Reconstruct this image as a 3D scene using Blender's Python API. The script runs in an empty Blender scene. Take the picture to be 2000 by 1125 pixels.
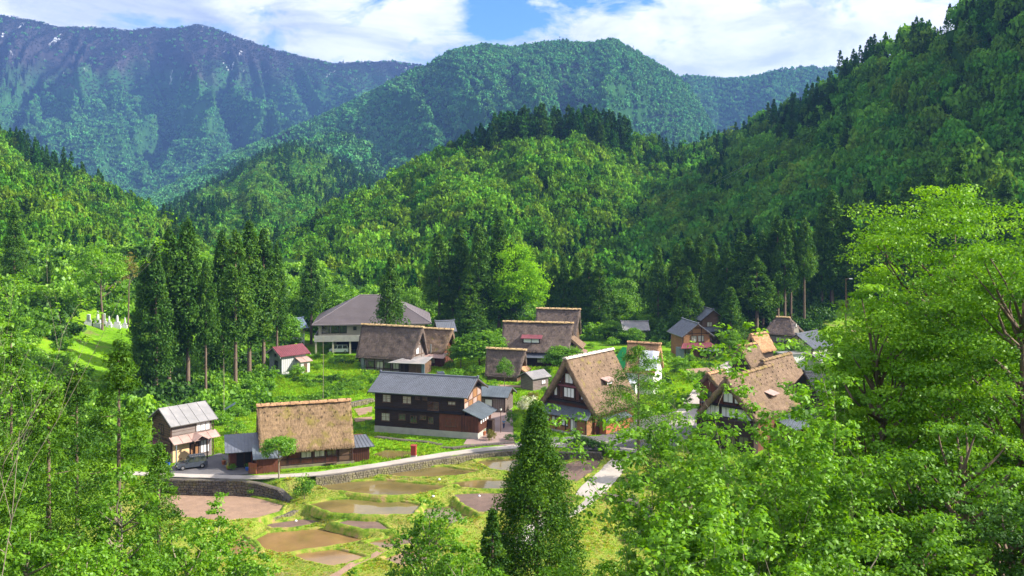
import bpy, math, random
import numpy as np
from mathutils import Vector, Matrix

PI = math.pi
F, HY, CZ = 1963.0, 370.0, 40.0          # focal length in photo pixels, horizon row, camera height (m)
scene = bpy.context.scene
C = scene.collection

# ------------------------------------------------------------------ camera
cam_d = bpy.data.cameras.new('camera')
cam_d.sensor_width = 36.0
cam_d.lens = F / 2000.0 * 36.0
cam_d.shift_y = -(562.5 - HY) / 2000.0
cam_d.clip_start = 0.5
cam_d.clip_end = 20000.0
cam = bpy.data.objects.new('camera', cam_d)
C.objects.link(cam)
cam.location = (0, 0, CZ)
cam.rotation_euler = (PI / 2, 0, 0)
scene.camera = cam

# ------------------------------------------------------------------ sun and sky
SUN_EL, SUN_AZ = math.radians(33), math.radians(94)   # azimuth clockwise from +Y (view direction)
sd = Vector((math.sin(SUN_AZ) * math.cos(SUN_EL), math.cos(SUN_AZ) * math.cos(SUN_EL), math.sin(SUN_EL)))
sun_d = bpy.data.lights.new('sun', 'SUN')
sun_d.energy = 5.0
sun_d.angle = math.radians(0.5)
sun_d.color = (1.0, 0.93, 0.80)
sun = bpy.data.objects.new('sun', sun_d)
C.objects.link(sun)
sun.rotation_euler = sd.to_track_quat('Z', 'Y').to_euler()
sun.location = (60, -30, 120)

scene.view_settings.view_transform = 'Standard'
scene.view_settings.look = 'None'
scene.view_settings.gamma = 1.0
scene.view_settings.use_curve_mapping = False
scene.view_settings.exposure = 1.2
scene.render.engine = 'CYCLES'
scene.cycles.use_denoising = True
scene.cycles.max_bounces = 6
scene.cycles.diffuse_bounces = 2
scene.cycles.glossy_bounces = 2
scene.cycles.transmission_bounces = 3
scene.cycles.volume_bounces = 0
scene.cycles.transparent_max_bounces = 6
scene.cycles.caustics_reflective = False
scene.cycles.caustics_refractive = False
scene.cycles.use_adaptive_sampling = True
scene.cycles.adaptive_threshold = 0.02

world = bpy.data.worlds.new("World")
scene.world = world
world.use_nodes = True


class NT:
    """small helper to write node trees"""
    def __init__(s, tree):
        s.t = tree; s.n = tree.nodes; s.l = tree.links
    def node(s, typ, ins=None, **props):
        nd = s.n.new(typ)
        for k, v in props.items():
            setattr(nd, k, v)
        if ins:
            for k, v in ins.items():
                sock = nd.inputs[k]
                if isinstance(v, bpy.types.NodeSocket):
                    s.l.new(v, sock)
                else:
                    sock.default_value = v
        return nd
    def math(s, op, a, b=0.0, c=None, clamp=False):
        ins = {0: a, 1: b}
        if c is not None: ins[2] = c
        return s.node('ShaderNodeMath', ins, operation=op, use_clamp=clamp).outputs[0]
    def noise(s, vec, scale, detail=4.0, rough=0.55, dist=0.0):
        return s.node('ShaderNodeTexNoise', {'Vector': vec, 'Scale': scale, 'Detail': detail, 'Roughness': rough, 'Distortion': dist}).outputs[0]
    def ramp(s, fac, stops, interp='LINEAR'):
        r = s.node('ShaderNodeValToRGB', {'Fac': fac})
        r.color_ramp.interpolation = interp
        els = r.color_ramp.elements
        while len(els) > 1: els.remove(els[-1])
        for i, (p, c) in enumerate(stops):
            e = els[0] if i == 0 else els.new(p)
            e.position = p
            e.color = (c, c, c, 1) if isinstance(c, (int, float)) else (*c, 1)
        return r.outputs[0]
    def mix(s, fac, a, b, blend='MIX'):
        m = s.node('ShaderNodeMix', data_type='RGBA', blend_type=blend)
        for sock, v in ((m.inputs[0], fac), (m.inputs[6], a), (m.inputs[7], b)):
            if isinstance(v, bpy.types.NodeSocket): s.l.new(v, sock)
            elif isinstance(v, (int, float)): sock.default_value = v if sock == m.inputs[0] else (v, v, v, 1)
            else: sock.default_value = (*v, 1) if len(v) == 3 else v
        return m.outputs[2]
    def mapping(s, vec, scale=(1, 1, 1), loc=(0, 0, 0), rot=(0, 0, 0)):
        return s.node('ShaderNodeMapping', {'Vector': vec, 'Scale': scale, 'Location': loc, 'Rotation': rot}).outputs[0]


def build_world():
    nt = NT(world.node_tree)
    nt.n.clear()
    sky = nt.node('ShaderNodeTexSky', sky_type='NISHITA', sun_disc=False, sun_elevation=SUN_EL, sun_rotation=SUN_AZ,
                  altitude=400.0, air_density=1.0, dust_density=0.4, ozone_density=2.0)
    tc = nt.node('ShaderNodeTexCoord').outputs['Generated']
    sep = nt.node('ShaderNodeSeparateXYZ', {0: tc})
    # cloud layer: project the direction on a plane above
    den = nt.math('ADD', nt.math('MAXIMUM', sep.outputs[2], 0.0), 0.20)
    px = nt.math('DIVIDE', sep.outputs[0], den)
    py = nt.math('DIVIDE', sep.outputs[1], den)
    pv = nt.node('ShaderNodeCombineXYZ', {0: px, 1: py, 2: 3.7}).outputs[0]
    n1 = nt.noise(nt.mapping(tc, scale=(1.0, 1.0, 2.3), loc=(0.35, 0.1, 0)), 3.2, 10.0, 0.60, 0.3)
    n2 = nt.noise(nt.mapping(tc, scale=(1.0, 1.0, 2.0), loc=(4.1, 0.0, 0)), 11.0, 8.0, 0.62, 0.4)
    # an opening in the clouds straight ahead, a wisp of blue to the right
    def opening(px_, py_, r0, r1):
        d = Vector(((px_ - 1000) / F, 1.0, (HY - py_) / F)).normalized()
        v = nt.node('ShaderNodeVectorMath', {0: tc, 1: tuple(d)}, operation='SUBTRACT').outputs[0]
        v = nt.node('ShaderNodeVectorMath', {0: v, 1: (1.0, 1.0, 1.9)}, operation='MULTIPLY').outputs[0]
        ln = nt.node('ShaderNodeVectorMath', {0: v}, operation='LENGTH').outputs['Value']
        return nt.node('ShaderNodeMapRange', {0: ln, 1: r0, 2: r1, 3: 1.0, 4: 0.0}, interpolation_type='SMOOTHSTEP').outputs[0]
    h1 = opening(1050, -12, 0.0, 0.15)
    h2 = opening(960, 38, 0.0, 0.06)
    hole = nt.math('ADD', nt.math('MULTIPLY', h1, 0.36), nt.math('MULTIPLY', h2, 0.26))
    cov = nt.math('SUBTRACT', nt.math('ADD', n1, 0.10), hole)
    cov = nt.math('ADD', cov, nt.math('MULTIPLY', nt.math('SUBTRACT', n2, 0.5), 1.35))
    mask = nt.ramp(cov, [(0.0, 0.0), (0.34, 0.0), (0.44, 0.45), (0.56, 1.0)])
    # grey bases and bright tops
    shade = nt.noise(nt.mapping(tc, scale=(1.0, 1.0, 2.6), loc=(1.45, 0.63, 2.0)), 6.5, 10.0, 0.62, 0.4)
    ccol = nt.ramp(shade, [(0.30, (3.4, 3.8, 4.5)), (0.42, (5.0, 5.3, 5.8)), (0.52, (7.0, 7.1, 7.3)), (0.62, (8.4, 8.3, 8.1))])
    blue = nt.mix(1.0, sky.outputs[0], (0.42, 0.74, 1.18), 'MULTIPLY')
    col = nt.mix(mask, blue, ccol)
    below = nt.math('GREATER_THAN', sep.outputs[2], -0.02)
    bg = nt.node('ShaderNodeBackground', {'Color': nt.mix(below, (0.6, 0.9, 0.5), col), 'Strength': 0.082})
    out = nt.node('ShaderNodeOutputWorld')
    nt.l.new(bg.outputs[0], out.inputs[0])

build_world()

# ------------------------------------------------------------------ materials
def new_mat(name):
    m = bpy.data.materials.new(name)
    m.use_nodes = True
    m.node_tree.nodes.clear()
    return m, NT(m.node_tree)

def finish(m, nt, shader):
    o = nt.node('ShaderNodeOutputMaterial')
    nt.l.new(shader, o.inputs[0])
    return m

def leaf_mat(name, dark, mid, light, transl=0.35, gloss=0.05, rough=0.45, inst=False, tval=1.35):
    """foliage: leaf tint from the mesh attribute, per plant shift from the object's random number"""
    m, nt = new_mat(name)
    at = nt.node('ShaderNodeAttribute', attribute_name='tint').outputs['Fac']
    rnd = nt.node('ShaderNodeObjectInfo').outputs['Random']
    k = 0.45 if inst else 0.15
    f = nt.math('ADD', nt.math('MULTIPLY', at, 1 - k), nt.math('MULTIPLY', rnd, k))
    col = nt.ramp(f, [(0.05, dark), (0.5, mid), (0.95, light)])
    if inst:
        loc = nt.node('ShaderNodeObjectInfo').outputs['Location']
        pn = nt.noise(loc, 0.022, 3.0, 0.6)
        f = nt.math('ADD', f, nt.math('MULTIPLY', nt.math('SUBTRACT', pn, 0.5), 1.1))
        col = nt.ramp(f, [(0.05, dark), (0.5, mid), (0.95, light)])
        r2 = nt.math('FRACT', nt.math('MULTIPLY', rnd, 17.31))
        hs = nt.node('ShaderNodeHueSaturation', {'Hue': nt.math('ADD', 0.482, nt.math('MULTIPLY', r2, 0.036)),
                                                 'Value': nt.math('ADD', 0.78, nt.math('MULTIPLY', r2, 0.5)), 'Color': col})
        col = hs.outputs[0]
    d = nt.node('ShaderNodeBsdfDiffuse', {'Color': col})
    tcol = nt.mix(1.0, col, (tval * 1.1, tval, tval * 0.35), 'MULTIPLY')
    t = nt.node('ShaderNodeBsdfTranslucent', {'Color': tcol})
    mx = nt.node('ShaderNodeMixShader', {0: transl, 1: d.outputs[0], 2: t.outputs[0]})
    if gloss > 0:
        g = nt.node('ShaderNodeBsdfGlossy', {'Color': (0.9, 1.0, 0.85, 1), 'Roughness': rough})
        mx = nt.node('ShaderNodeMixShader', {0: gloss, 1: mx.outputs[0], 2: g.outputs[0]})
    return finish(m, nt, mx.outputs[0])

def pri(name, col, rough=0.7, scale=3.0, var=0.25, bump=0.2, bscale=None, metallic=0.0, stretch=(1, 1, 1), col2=None, spec=0.3, detail=5.0, dist=0.02):
    m, nt = new_mat(name)
    tc = nt.node('ShaderNodeTexCoord').outputs['Object']
    v = nt.mapping(tc, scale=stretch)
    n = nt.noise(v, scale, detail, 0.6)
    n2 = nt.noise(tc, scale * 0.23, 3.0, 0.5)
    c2 = col2 if col2 else tuple(min(1.0, c * (1 + var)) for c in col)
    c1 = tuple(c * (1 - var) for c in col)
    f = nt.math('ADD', nt.math('MULTIPLY', n, 0.65), nt.math('MULTIPLY', n2, 0.35))
    colr = nt.ramp(f, [(0.32, c1), (0.5, col), (0.68, c2)])
    b = nt.node('ShaderNodeBsdfPrincipled', {'Base Color': colr, 'Roughness': rough, 'Metallic': metallic, 'Specular IOR Level': spec})
    if bump > 0:
        bn = nt.noise(v, bscale or scale * 3, 4.0, 0.6)
        bp = nt.node('ShaderNodeBump', {'Height': bn, 'Strength': bump, 'Distance': dist})
        nt.l.new(bp.outputs[0], b.inputs['Normal'])
    return finish(m, nt, b.outputs[0])

M = {}
def mats():
    M['leaf_bright'] = leaf_mat('leaf_bright', (0.05, 0.15, 0.006), (0.14, 0.33, 0.010), (0.26, 0.48, 0.020), 0.40, 0.03, 0.5)
    M['leaf_mid'] = leaf_mat('leaf_mid', (0.038, 0.12, 0.006), (0.11, 0.27, 0.010), (0.22, 0.42, 0.022), 0.42, 0.025, 0.55)
    M['leaf_deep'] = leaf_mat('leaf_deep', (0.015, 0.055, 0.006), (0.038, 0.115, 0.010), (0.085, 0.20, 0.018), 0.33, 0.02, 0.6)
    M['leaf_red'] = leaf_mat('leaf_red', (0.10, 0.10, 0.02), (0.20, 0.20, 0.035), (0.32, 0.26, 0.07), 0.4, 0.03)
    M['leaf_white'] = leaf_mat('leaf_white', (0.20, 0.30, 0.12), (0.5, 0.55, 0.40), (0.8, 0.8, 0.72), 0.3, 0.02)
    M['needle'] = leaf_mat('needle', (0.017, 0.065, 0.007), (0.052, 0.145, 0.012), (0.13, 0.25, 0.018), 0.32, 0.015, 0.6)
    M['needle_fresh'] = leaf_mat('needle_fresh', (0.022, 0.08, 0.005), (0.078, 0.20, 0.009), (0.19, 0.35, 0.016), 0.36, 0.02, 0.6)
    M['needle_mid'] = leaf_mat('needle_mid', (0.014, 0.055, 0.005), (0.050, 0.14, 0.008), (0.14, 0.28, 0.014), 0.34, 0.015, 0.6)
    M['wood_leaf'] = leaf_mat('wood_leaf', (0.032, 0.100, 0.010), (0.090, 0.215, 0.017), (0.21, 0.36, 0.030), 0.26, 0.0, inst=True)
    M['wood_cloud_tone'] = leaf_mat('wood_cloud_tone', (0.038, 0.12, 0.016), (0.090, 0.225, 0.028), (0.19, 0.35, 0.040), 0.28, 0.0, inst=True)  # leaf greens made greyer in place of cloud shade over the right hill
    M['leaf_vivid'] = leaf_mat('leaf_vivid', (0.10, 0.24, 0.005), (0.20, 0.43, 0.008), (0.30, 0.56, 0.015), 0.45, 0.01, 0.6)
    M['tile_black'] = pri('tile_black', (0.030, 0.032, 0.040), 0.5, 1.2, 0.22, 0.1, spec=0.4)
    M['wood_needle'] = leaf_mat('wood_needle', (0.010, 0.042, 0.008), (0.026, 0.085, 0.013), (0.06, 0.15, 0.018), 0.22, 0.0, inst=True)
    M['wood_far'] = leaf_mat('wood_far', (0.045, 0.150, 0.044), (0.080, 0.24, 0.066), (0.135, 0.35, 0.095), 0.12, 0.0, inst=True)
    M['wood_bare'] = leaf_mat('wood_bare', (0.020, 0.026, 0.030), (0.038, 0.042, 0.044), (0.060, 0.066, 0.058), 0.05, 0.0, inst=True)
    M['bark'] = pri('bark', (0.16, 0.115, 0.085), 0.9, 4.0, 0.35, 0.6, 12, stretch=(3, 3, 0.5))
    M['bark_pale'] = pri('bark_pale', (0.27, 0.23, 0.17), 0.9, 5.0, 0.3, 0.4, 14, stretch=(3, 3, 0.6))
    M['tile_dark'] = pri('tile_dark', (0.115, 0.125, 0.155), 0.42, 1.2, 0.22, 0.1, spec=0.5)
    M['tile_blue'] = pri('tile_blue', (0.14, 0.19, 0.27), 0.4, 1.0, 0.25, 0.1, spec=0.5)
    M['metal_slate'] = pri('metal_slate', (0.125, 0.15, 0.175), 0.45, 0.8, 0.25, 0.08, metallic=0.1, spec=0.5)
    M['metal_pale'] = pri('metal_pale', (0.27, 0.26, 0.265), 0.5, 0.9, 0.15, 0.08, spec=0.4, col2=(0.40, 0.35, 0.34))
    M['metal_pink'] = pri('metal_pink', (0.42, 0.28, 0.25), 0.6, 0.9, 0.25, 0.08)
    M['metal_red'] = pri('metal_red', (0.20, 0.06, 0.075), 0.5, 0.9, 0.25, 0.08)
    M['hall_roof'] = pri('hall_roof', (0.17, 0.145, 0.155), 0.6, 0.35, 0.12, 0.1)
    M['boards_dark'] = pri('boards_dark', (0.040, 0.024, 0.019), 0.85, 2.0, 0.5, 0.4, 8, stretch=(0.5, 0.5, 6))
    M['boards_red'] = pri('boards_red', (0.13, 0.045, 0.026), 0.8, 2.0, 0.45, 0.4, 8, stretch=(4, 4, 0.4))
    M['boards_brown'] = pri('boards_brown', (0.12, 0.070, 0.045), 0.85, 2.0, 0.4, 0.4, 8, stretch=(0.6, 0.6, 6))
    M['boards_grey'] = pri('boards_grey', (0.21, 0.175, 0.165), 0.85, 1.6, 0.3, 0.4, 8, stretch=(0.6, 0.6, 5))
    M['boards_orange'] = pri('boards_orange', (0.29, 0.145, 0.065), 0.75, 1.6, 0.3, 0.3, 8, stretch=(0.6, 0.6, 5))
    M['post_wood'] = pri('post_wood', (0.05, 0.028, 0.020), 0.8, 3.0, 0.35, 0.3)
    M['plaster'] = pri('plaster', (0.58, 0.52, 0.42), 0.9, 0.7, 0.12, 0.1)
    M['white_wall'] = pri('white_wall', (0.72, 0.72, 0.70), 0.85, 0.7, 0.08, 0.1)
    M['concrete'] = pri('concrete', (0.38, 0.37, 0.34), 0.9, 1.0, 0.18, 0.3)
    M['hall_wall'] = pri('hall_wall', (0.42, 0.39, 0.30), 0.9, 0.5, 0.12, 0.1)
    M['grey_panel'] = pri('grey_panel', (0.20, 0.245, 0.25), 0.7, 1.0, 0.15, 0.2, stretch=(5, 5, 0.4))
    M['grey_pale'] = pri('grey_pale', (0.50, 0.51, 0.49), 0.7, 1.0, 0.12, 0.2, stretch=(5, 5, 0.4))
    M['paper'] = pri('paper', (0.78, 0.78, 0.80), 0.8, 1.0, 0.05, 0.0)
    M['shutter'] = pri('shutter', (0.72, 0.50, 0.28), 0.6, 1.0, 0.08, 0.0)
    M['asphalt'] = pri('asphalt', (0.135, 0.128, 0.135), 0.9, 0.5, 0.25, 0.3, 30)
    M['road_pale'] = pri('road_pale', (0.40, 0.355, 0.32), 0.9, 0.35, 0.20, 0.3, 20)
    M['pavement'] = pri('pavement', (0.30, 0.215, 0.195), 0.9, 0.4, 0.15, 0.3, 20)
    M['stone'] = pri('stone', (0.23, 0.20, 0.14), 0.9, 1.1, 0.5, 0.6, 6, col2=(0.24, 0.23, 0.08), dist=0.05)
    M['stone_dark'] = pri('stone_dark', (0.11, 0.095, 0.085), 0.9, 1.1, 0.45, 0.6, 6, col2=(0.15, 0.13, 0.07), dist=0.05)
    M['tomb'] = pri('tomb', (0.46, 0.47, 0.48), 0.7, 1.0, 0.25, 0.2)
    M['soil'] = pri('soil', (0.30, 0.195, 0.135), 0.95, 0.9, 0.22, 0.9, 5, dist=0.1)
    M['soil_dark'] = pri('soil_dark', (0.17, 0.11, 0.085), 0.6, 0.8, 0.3, 0.7, 5, dist=0.08)
    M['green_tarp'] = pri('green_tarp', (0.015, 0.28, 0.07), 0.5, 1.0, 0.2, 0.2)
    M['white_tarp'] = pri('white_tarp', (0.68, 0.70, 0.76), 0.5, 1.0, 0.12, 0.3)
    M['car_dark'] = pri('car_dark', (0.045, 0.055, 0.075), 0.25, 1.0, 0.1, 0.0, spec=0.7)
    M['car_white'] = pri('car_white', (0.70, 0.71, 0.73), 0.3, 1.0, 0.05, 0.0, spec=0.6)
    M['car_blue'] = pri('car_blue', (0.05, 0.075, 0.13), 0.25, 1.0, 0.1, 0.0, spec=0.7)
    M['rubber'] = pri('rubber', (0.02, 0.02, 0.02), 0.8, 5, 0.2, 0)
    M['chrome'] = pri('chrome', (0.5, 0.5, 0.52), 0.3, 5, 0.1, 0, metallic=0.8)
    M['lamp_glass'] = pri('lamp_glass', (0.7, 0.7, 0.65), 0.15, 5, 0.1, 0)
    M['plate_yellow'] = pri('plate_yellow', (0.75, 0.50, 0.02), 0.5, 5, 0.05, 0)
    M['black'] = pri('black', (0.017, 0.014, 0.014), 0.6, 3, 0.3, 0.1)
    M['skin'] = pri('skin', (0.50, 0.30, 0.21), 0.6, 3, 0.1, 0)
    M['cloth_blue'] = pri('cloth_blue', (0.10, 0.28, 0.50), 0.8, 6, 0.15, 0.2)
    M['cloth_dark'] = pri('cloth_dark', (0.03, 0.05, 0.12), 0.8, 6, 0.15, 0.2)
    M['hair'] = pri('hair', (0.015, 0.012, 0.010), 0.6, 6, 0.2, 0.2)
    M['flower'] = pri('flower', (0.40, 0.05, 0.12), 0.7, 9, 0.4, 0)
    M['pot_blue'] = pri('pot_blue', (0.05, 0.15, 0.55), 0.5, 9, 0.1, 0)
    M['pot_clay'] = pri('pot_clay', (0.38, 0.13, 0.06), 0.7, 9, 0.2, 0)
    M['sign_red'] = pri('sign_red', (0.30, 0.045, 0.035), 0.7, 3, 0.25, 0)
    M['bag_white'] = pri('bag_white', (0.70, 0.72, 0.78), 0.6, 3, 0.1, 0.2)
    M['straw'] = pri('straw', (0.50, 0.34, 0.17), 0.95, 6, 0.4, 0.6, 25, stretch=(1, 5, 5))
    M['straw_pale'] = pri('straw_pale', (0.58, 0.50, 0.42), 0.95, 5, 0.3, 0.6, 25, stretch=(1, 5, 5))

    # glass: dark panes with a sheen
    m, nt = new_mat('window_glass')
    tc = nt.node('ShaderNodeTexCoord').outputs['Object']
    col = nt.ramp(nt.noise(tc, 0.8, 2.0), [(0.35, (0.02, 0.025, 0.022)), (0.65, (0.10, 0.11, 0.085))])
    b = nt.node('ShaderNodeBsdfPrincipled', {'Base Color': col, 'Roughness': 0.08, 'Specular IOR Level': 0.9})
    M['glass'] = finish(m, nt, b.outputs[0])
    m, nt = new_mat('curtained_glass')
    tc = nt.node('ShaderNodeTexCoord').outputs['Object']
    col = nt.ramp(nt.noise(nt.mapping(tc, scale=(6, 6, .3)), 1.5, 2.0), [(0.35, (0.30, 0.28, 0.24)), (0.65, (0.60, 0.57, 0.50))])
    b = nt.node('ShaderNodeBsdfPrincipled', {'Base Color': col, 'Roughness': 0.12, 'Specular IOR Level': 0.8})
    M['curtain'] = finish(m, nt, b.outputs[0])

    # thatch
    def thatch(name, base, moss, mossy):
        m, nt = new_mat(name)
        tc = nt.node('ShaderNodeTexCoord').outputs['Object']
        fine = nt.noise(nt.mapping(tc, scale=(2.6, .7, .7)), 2.2, 8.0, 0.75)
        big = nt.noise(tc, 0.45, 5.0, 0.6)
        rows = nt.noise(nt.mapping(tc, scale=(0.25, .6, 3.0)), 1.6, 4.0, 0.6)
        f = nt.math('ADD', nt.math('MULTIPLY', fine, 0.55), nt.math('ADD', nt.math('MULTIPLY', big, 0.25), nt.math('MULTIPLY', rows, 0.2)))
        col = nt.ramp(f, [(0.34, tuple(c * 0.32 for c in base)), (0.45, tuple(c * 0.75 for c in base)), (0.53, base), (0.66, tuple(min(1, c * 1.6) for c in base))])
        mk = nt.ramp(nt.noise(tc, 0.55, 6.0, 0.65), [(0.56 - mossy, 0.0), (0.68 - mossy, 1.0)])
        mk = nt.math('MULTIPLY', mk, nt.math('ADD', 0.25, fine))
        col = nt.mix(mk, col, moss)
        b = nt.node('ShaderNodeBsdfPrincipled', {'Base Color': col, 'Roughness': 0.97, 'Specular IOR Level': 0.1})
        bp = nt.node('ShaderNodeBump', {'Height': fine, 'Strength': 0.9, 'Distance': 0.12})
        nt.l.new(bp.outputs[0], b.inputs['Normal'])
        return finish(m, nt, b.outputs[0])
    M['thatch'] = thatch('thatch', (0.22, 0.152, 0.105), (0.25, 0.21, 0.05), -0.02)
    M['thatch_mossy'] = thatch('thatch_mossy', (0.265, 0.178, 0.105), (0.20, 0.17, 0.035), 0.05)
    M['thatch_grey'] = thatch('thatch_grey', (0.145, 0.110, 0.095), (0.13, 0.12, 0.08), -0.06)
    M['thatch_new'] = thatch('thatch_new', (0.46, 0.27, 0.15), (0.3, 0.2, 0.1), -0.08)

    # muddy water
    def water(name, c1, c2, seed):
        m, nt = new_mat(name)
        tc = nt.node('ShaderNodeTexCoord').outputs['Object']
        col = nt.ramp(nt.noise(nt.mapping(tc, loc=(seed, 0, 0)), 0.22, 5.0, 0.6), [(0.35, c1), (0.65, c2)])
        # rows of tiny seedlings showing as a fine grain in the mud
        sp = nt.ramp(nt.noise(tc, 3.5, 3.0, 0.7), [(0.62, 0.0), (0.70, 1.0)])
        col = nt.mix(nt.math('MULTIPLY', sp, 0.45), col, (0.10, 0.12, 0.03))
        b = nt.node('ShaderNodeBsdfPrincipled', {'Base Color': col, 'Roughness': 0.06, 'Specular IOR Level': 0.6, 'IOR': 1.33})
        bp = nt.node('ShaderNodeBump', {'Height': nt.noise(tc, 1.4, 3.0, 0.5), 'Strength': 0.10, 'Distance': 0.02})
        nt.l.new(bp.outputs[0], b.inputs['Normal'])
        return finish(m, nt, b.outputs[0])
    M['water_brown'] = water('water_brown', (0.17, 0.105, 0.042), (0.27, 0.165, 0.065), 0)
    M['water_olive'] = water('water_olive', (0.12, 0.095, 0.035), (0.21, 0.155, 0.055), 9)

    # ground: meadow with soil and dry patches
    m, nt = new_mat('meadow')
    geo = nt.node('ShaderNodeNewGeometry').outputs['Position']
    a = nt.noise(geo, 0.055, 6.0, 0.6, 0.6)
    b_ = nt.noise(geo, 0.9, 5.0, 0.65)
    c_ = nt.noise(geo, 5.0, 3.0, 0.6)
    f = nt.math('ADD', nt.math('MULTIPLY', a, 0.5), nt.math('ADD', nt.math('MULTIPLY', b_, 0.32), nt.math('MULTIPLY', c_, 0.18)))
    col = nt.ramp(f, [(0.34, (0.045, 0.11, 0.008)), (0.46, (0.12, 0.27, 0.010)), (0.56, (0.185, 0.36, 0.014)), (0.68, (0.27, 0.33, 0.03))])
    dry = nt.node('ShaderNodeAttribute', attribute_name='dry').outputs['Fac']
    df = nt.math('MULTIPLY', dry, nt.ramp(nt.math('ADD', nt.math('MULTIPLY', b_, .6), nt.math('MULTIPLY', nt.noise(geo, .3, 3.), .4)), [(0.36, 0.15), (0.62, 1.0)]))
    dcol = nt.ramp(c_, [(0.35, (0.19, 0.15, 0.045)), (0.5, (0.34, 0.26, 0.08)), (0.68, (0.42, 0.29, 0.12))])
    col = nt.mix(df, col, dcol)
    brn = nt.math('MULTIPLY', nt.ramp(nt.noise(geo, 0.16, 5.0, 0.65), [(0.56, 0.0), (0.66, 1.0)]), 0.65)
    col = nt.mix(brn, col, (0.20, 0.165, 0.075))
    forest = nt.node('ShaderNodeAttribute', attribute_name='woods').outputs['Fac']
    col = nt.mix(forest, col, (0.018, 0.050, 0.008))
    b = nt.node('ShaderNodeBsdfPrincipled', {'Base Color': col, 'Roughness': 1.0, 'Specular IOR Level': 0.05})
    bp = nt.node('ShaderNodeBump', {'Height': nt.math('ADD', b_, nt.math('MULTIPLY', c_, 0.5)), 'Strength': 0.9, 'Distance': 0.35})
    nt.l.new(bp.outputs[0], b.inputs['Normal'])
    M['meadow'] = finish(m, nt, b.outputs[0])
    M['grass_blade'] = leaf_mat('grass_blade', (0.10, 0.22, 0.012), (0.22, 0.40, 0.018), (0.42, 0.54, 0.05), 0.40, 0.0, inst=True)
    M['grass_dry'] = leaf_mat('grass_dry', (0.18, 0.22, 0.03), (0.38, 0.36, 0.06), (0.55, 0.40, 0.13), 0.35, 0.0, inst=True)

    m, nt = new_mat('bund_earth')
    geo = nt.node('ShaderNodeNewGeometry').outputs['Position']
    a = nt.noise(geo, 0.8, 5.0, 0.65)
    col = nt.ramp(a, [(0.34, (0.06, 0.13, 0.012)), (0.46, (0.16, 0.25, 0.025)), (0.57, (0.29, 0.29, 0.06)), (0.68, (0.36, 0.25, 0.12))])
    b = nt.node('ShaderNodeBsdfPrincipled', {'Base Color': col, 'Roughness': 1.0, 'Specular IOR Level': 0.05})
    bp = nt.node('ShaderNodeBump', {'Height': nt.noise(geo, 4.0, 4.0, 0.7), 'Strength': 0.9, 'Distance': 0.15})
    nt.l.new(bp.outputs[0], b.inputs['Normal'])
    M['bund_earth'] = finish(m, nt, b.outputs[0])

    # hill floors under the woods
    def hillmat(name, c1, c2):
        m, nt = new_mat(name)
        geo = nt.node('ShaderNodeNewGeometry').outputs['Position']
        n = nt.noise(geo, 0.03, 8.0, 0.7)
        col = nt.ramp(n, [(0.35, c1), (0.65, c2)])
        b = nt.node('ShaderNodeBsdfDiffuse', {'Color': col})
        return finish(m, nt, b.outputs[0])
    M['hill_near'] = hillmat('hill_near', (0.012, 0.040, 0.008), (0.030, 0.085, 0.014))
    M['hill_mid'] = hillmat('hill_mid', (0.014, 0.050, 0.014), (0.035, 0.10, 0.025))
    # far range: woods below, bare purple-brown slopes above with snow left in the gullies
    m, nt = new_mat('hill_far')
    geo = nt.node('ShaderNodeNewGeometry').outputs['Position']
    sep = nt.node('ShaderNodeSeparateXYZ', {0: geo})
    n = nt.noise(geo, 0.012, 8.0, 0.7)
    low = nt.ramp(n, [(0.35, (0.016, 0.055, 0.018)), (0.65, (0.038, 0.11, 0.03))])
    bare = nt.ramp(nt.noise(geo, 0.02, 8.0, 0.7), [(0.35, (0.020, 0.020, 0.026)), (0.65, (0.058, 0.050, 0.054))])
    zz = nt.math('ADD', sep.outputs[2], nt.math('MULTIPLY', nt.math('SUBTRACT', nt.noise(geo, 0.003, 5.0), 0.5), 500.0))
    hi = nt.node('ShaderNodeMapRange', {0: zz, 1: 450.0, 2: 550.0}).outputs[0]
    col = nt.mix(hi, low, bare)
    sn = nt.noise(nt.mapping(geo, scale=(1.0, 0.25, 0.28), rot=(0, 0.35, 0)), 0.030, 5.0, 0.6)
    sn2 = nt.noise(geo, 0.0028, 3.0, 0.5)
    snm = nt.math('MULTIPLY', nt.ramp(sn, [(0.63, 0.0), (0.65, 0.8)]), nt.ramp(sn2, [(0.42, 0.0), (0.50, 1.0)]))
    snm = nt.math('MULTIPLY', snm, nt.node('ShaderNodeMapRange', {0: sep.outputs[2], 1: 430.0, 2: 520.0}).outputs[0])
    col = nt.mix(snm, col, (0.80, 0.84, 0.90))
    b = nt.node('ShaderNodeBsdfDiffuse', {'Color': col})
    M['hill_far'] = finish(m, nt, b.outputs[0])
mats()

# ------------------------------------------------------------------ scene-object helpers
def tag(o, label=None, cat=None, group=None, kind=None):
    if label: o['label'] = label
    if cat: o['category'] = cat
    if group: o['group'] = group
    if kind: o['kind'] = kind
    return o

def thing(name, label, cat, loc=(0, 0, 0), rz=0.0, group=None):
    o = bpy.data.objects.new(name, None)
    C.objects.link(o)
    o.location = loc
    o.rotation_euler = (0, 0, rz)
    o.empty_display_size = 0.5
    return tag(o, label, cat, group)

def link(name, me, parent=None, mat=None, label=None, kind=None):
    if mat is not None and not me.materials:
        me.materials.append(M[mat] if isinstance(mat, str) else mat)
    o = bpy.data.objects.new(name, me)
    C.objects.link(o)
    if parent is not None: o.parent = parent
    if label: o['label'] = label
    if kind: o['kind'] = kind
    return o

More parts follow.
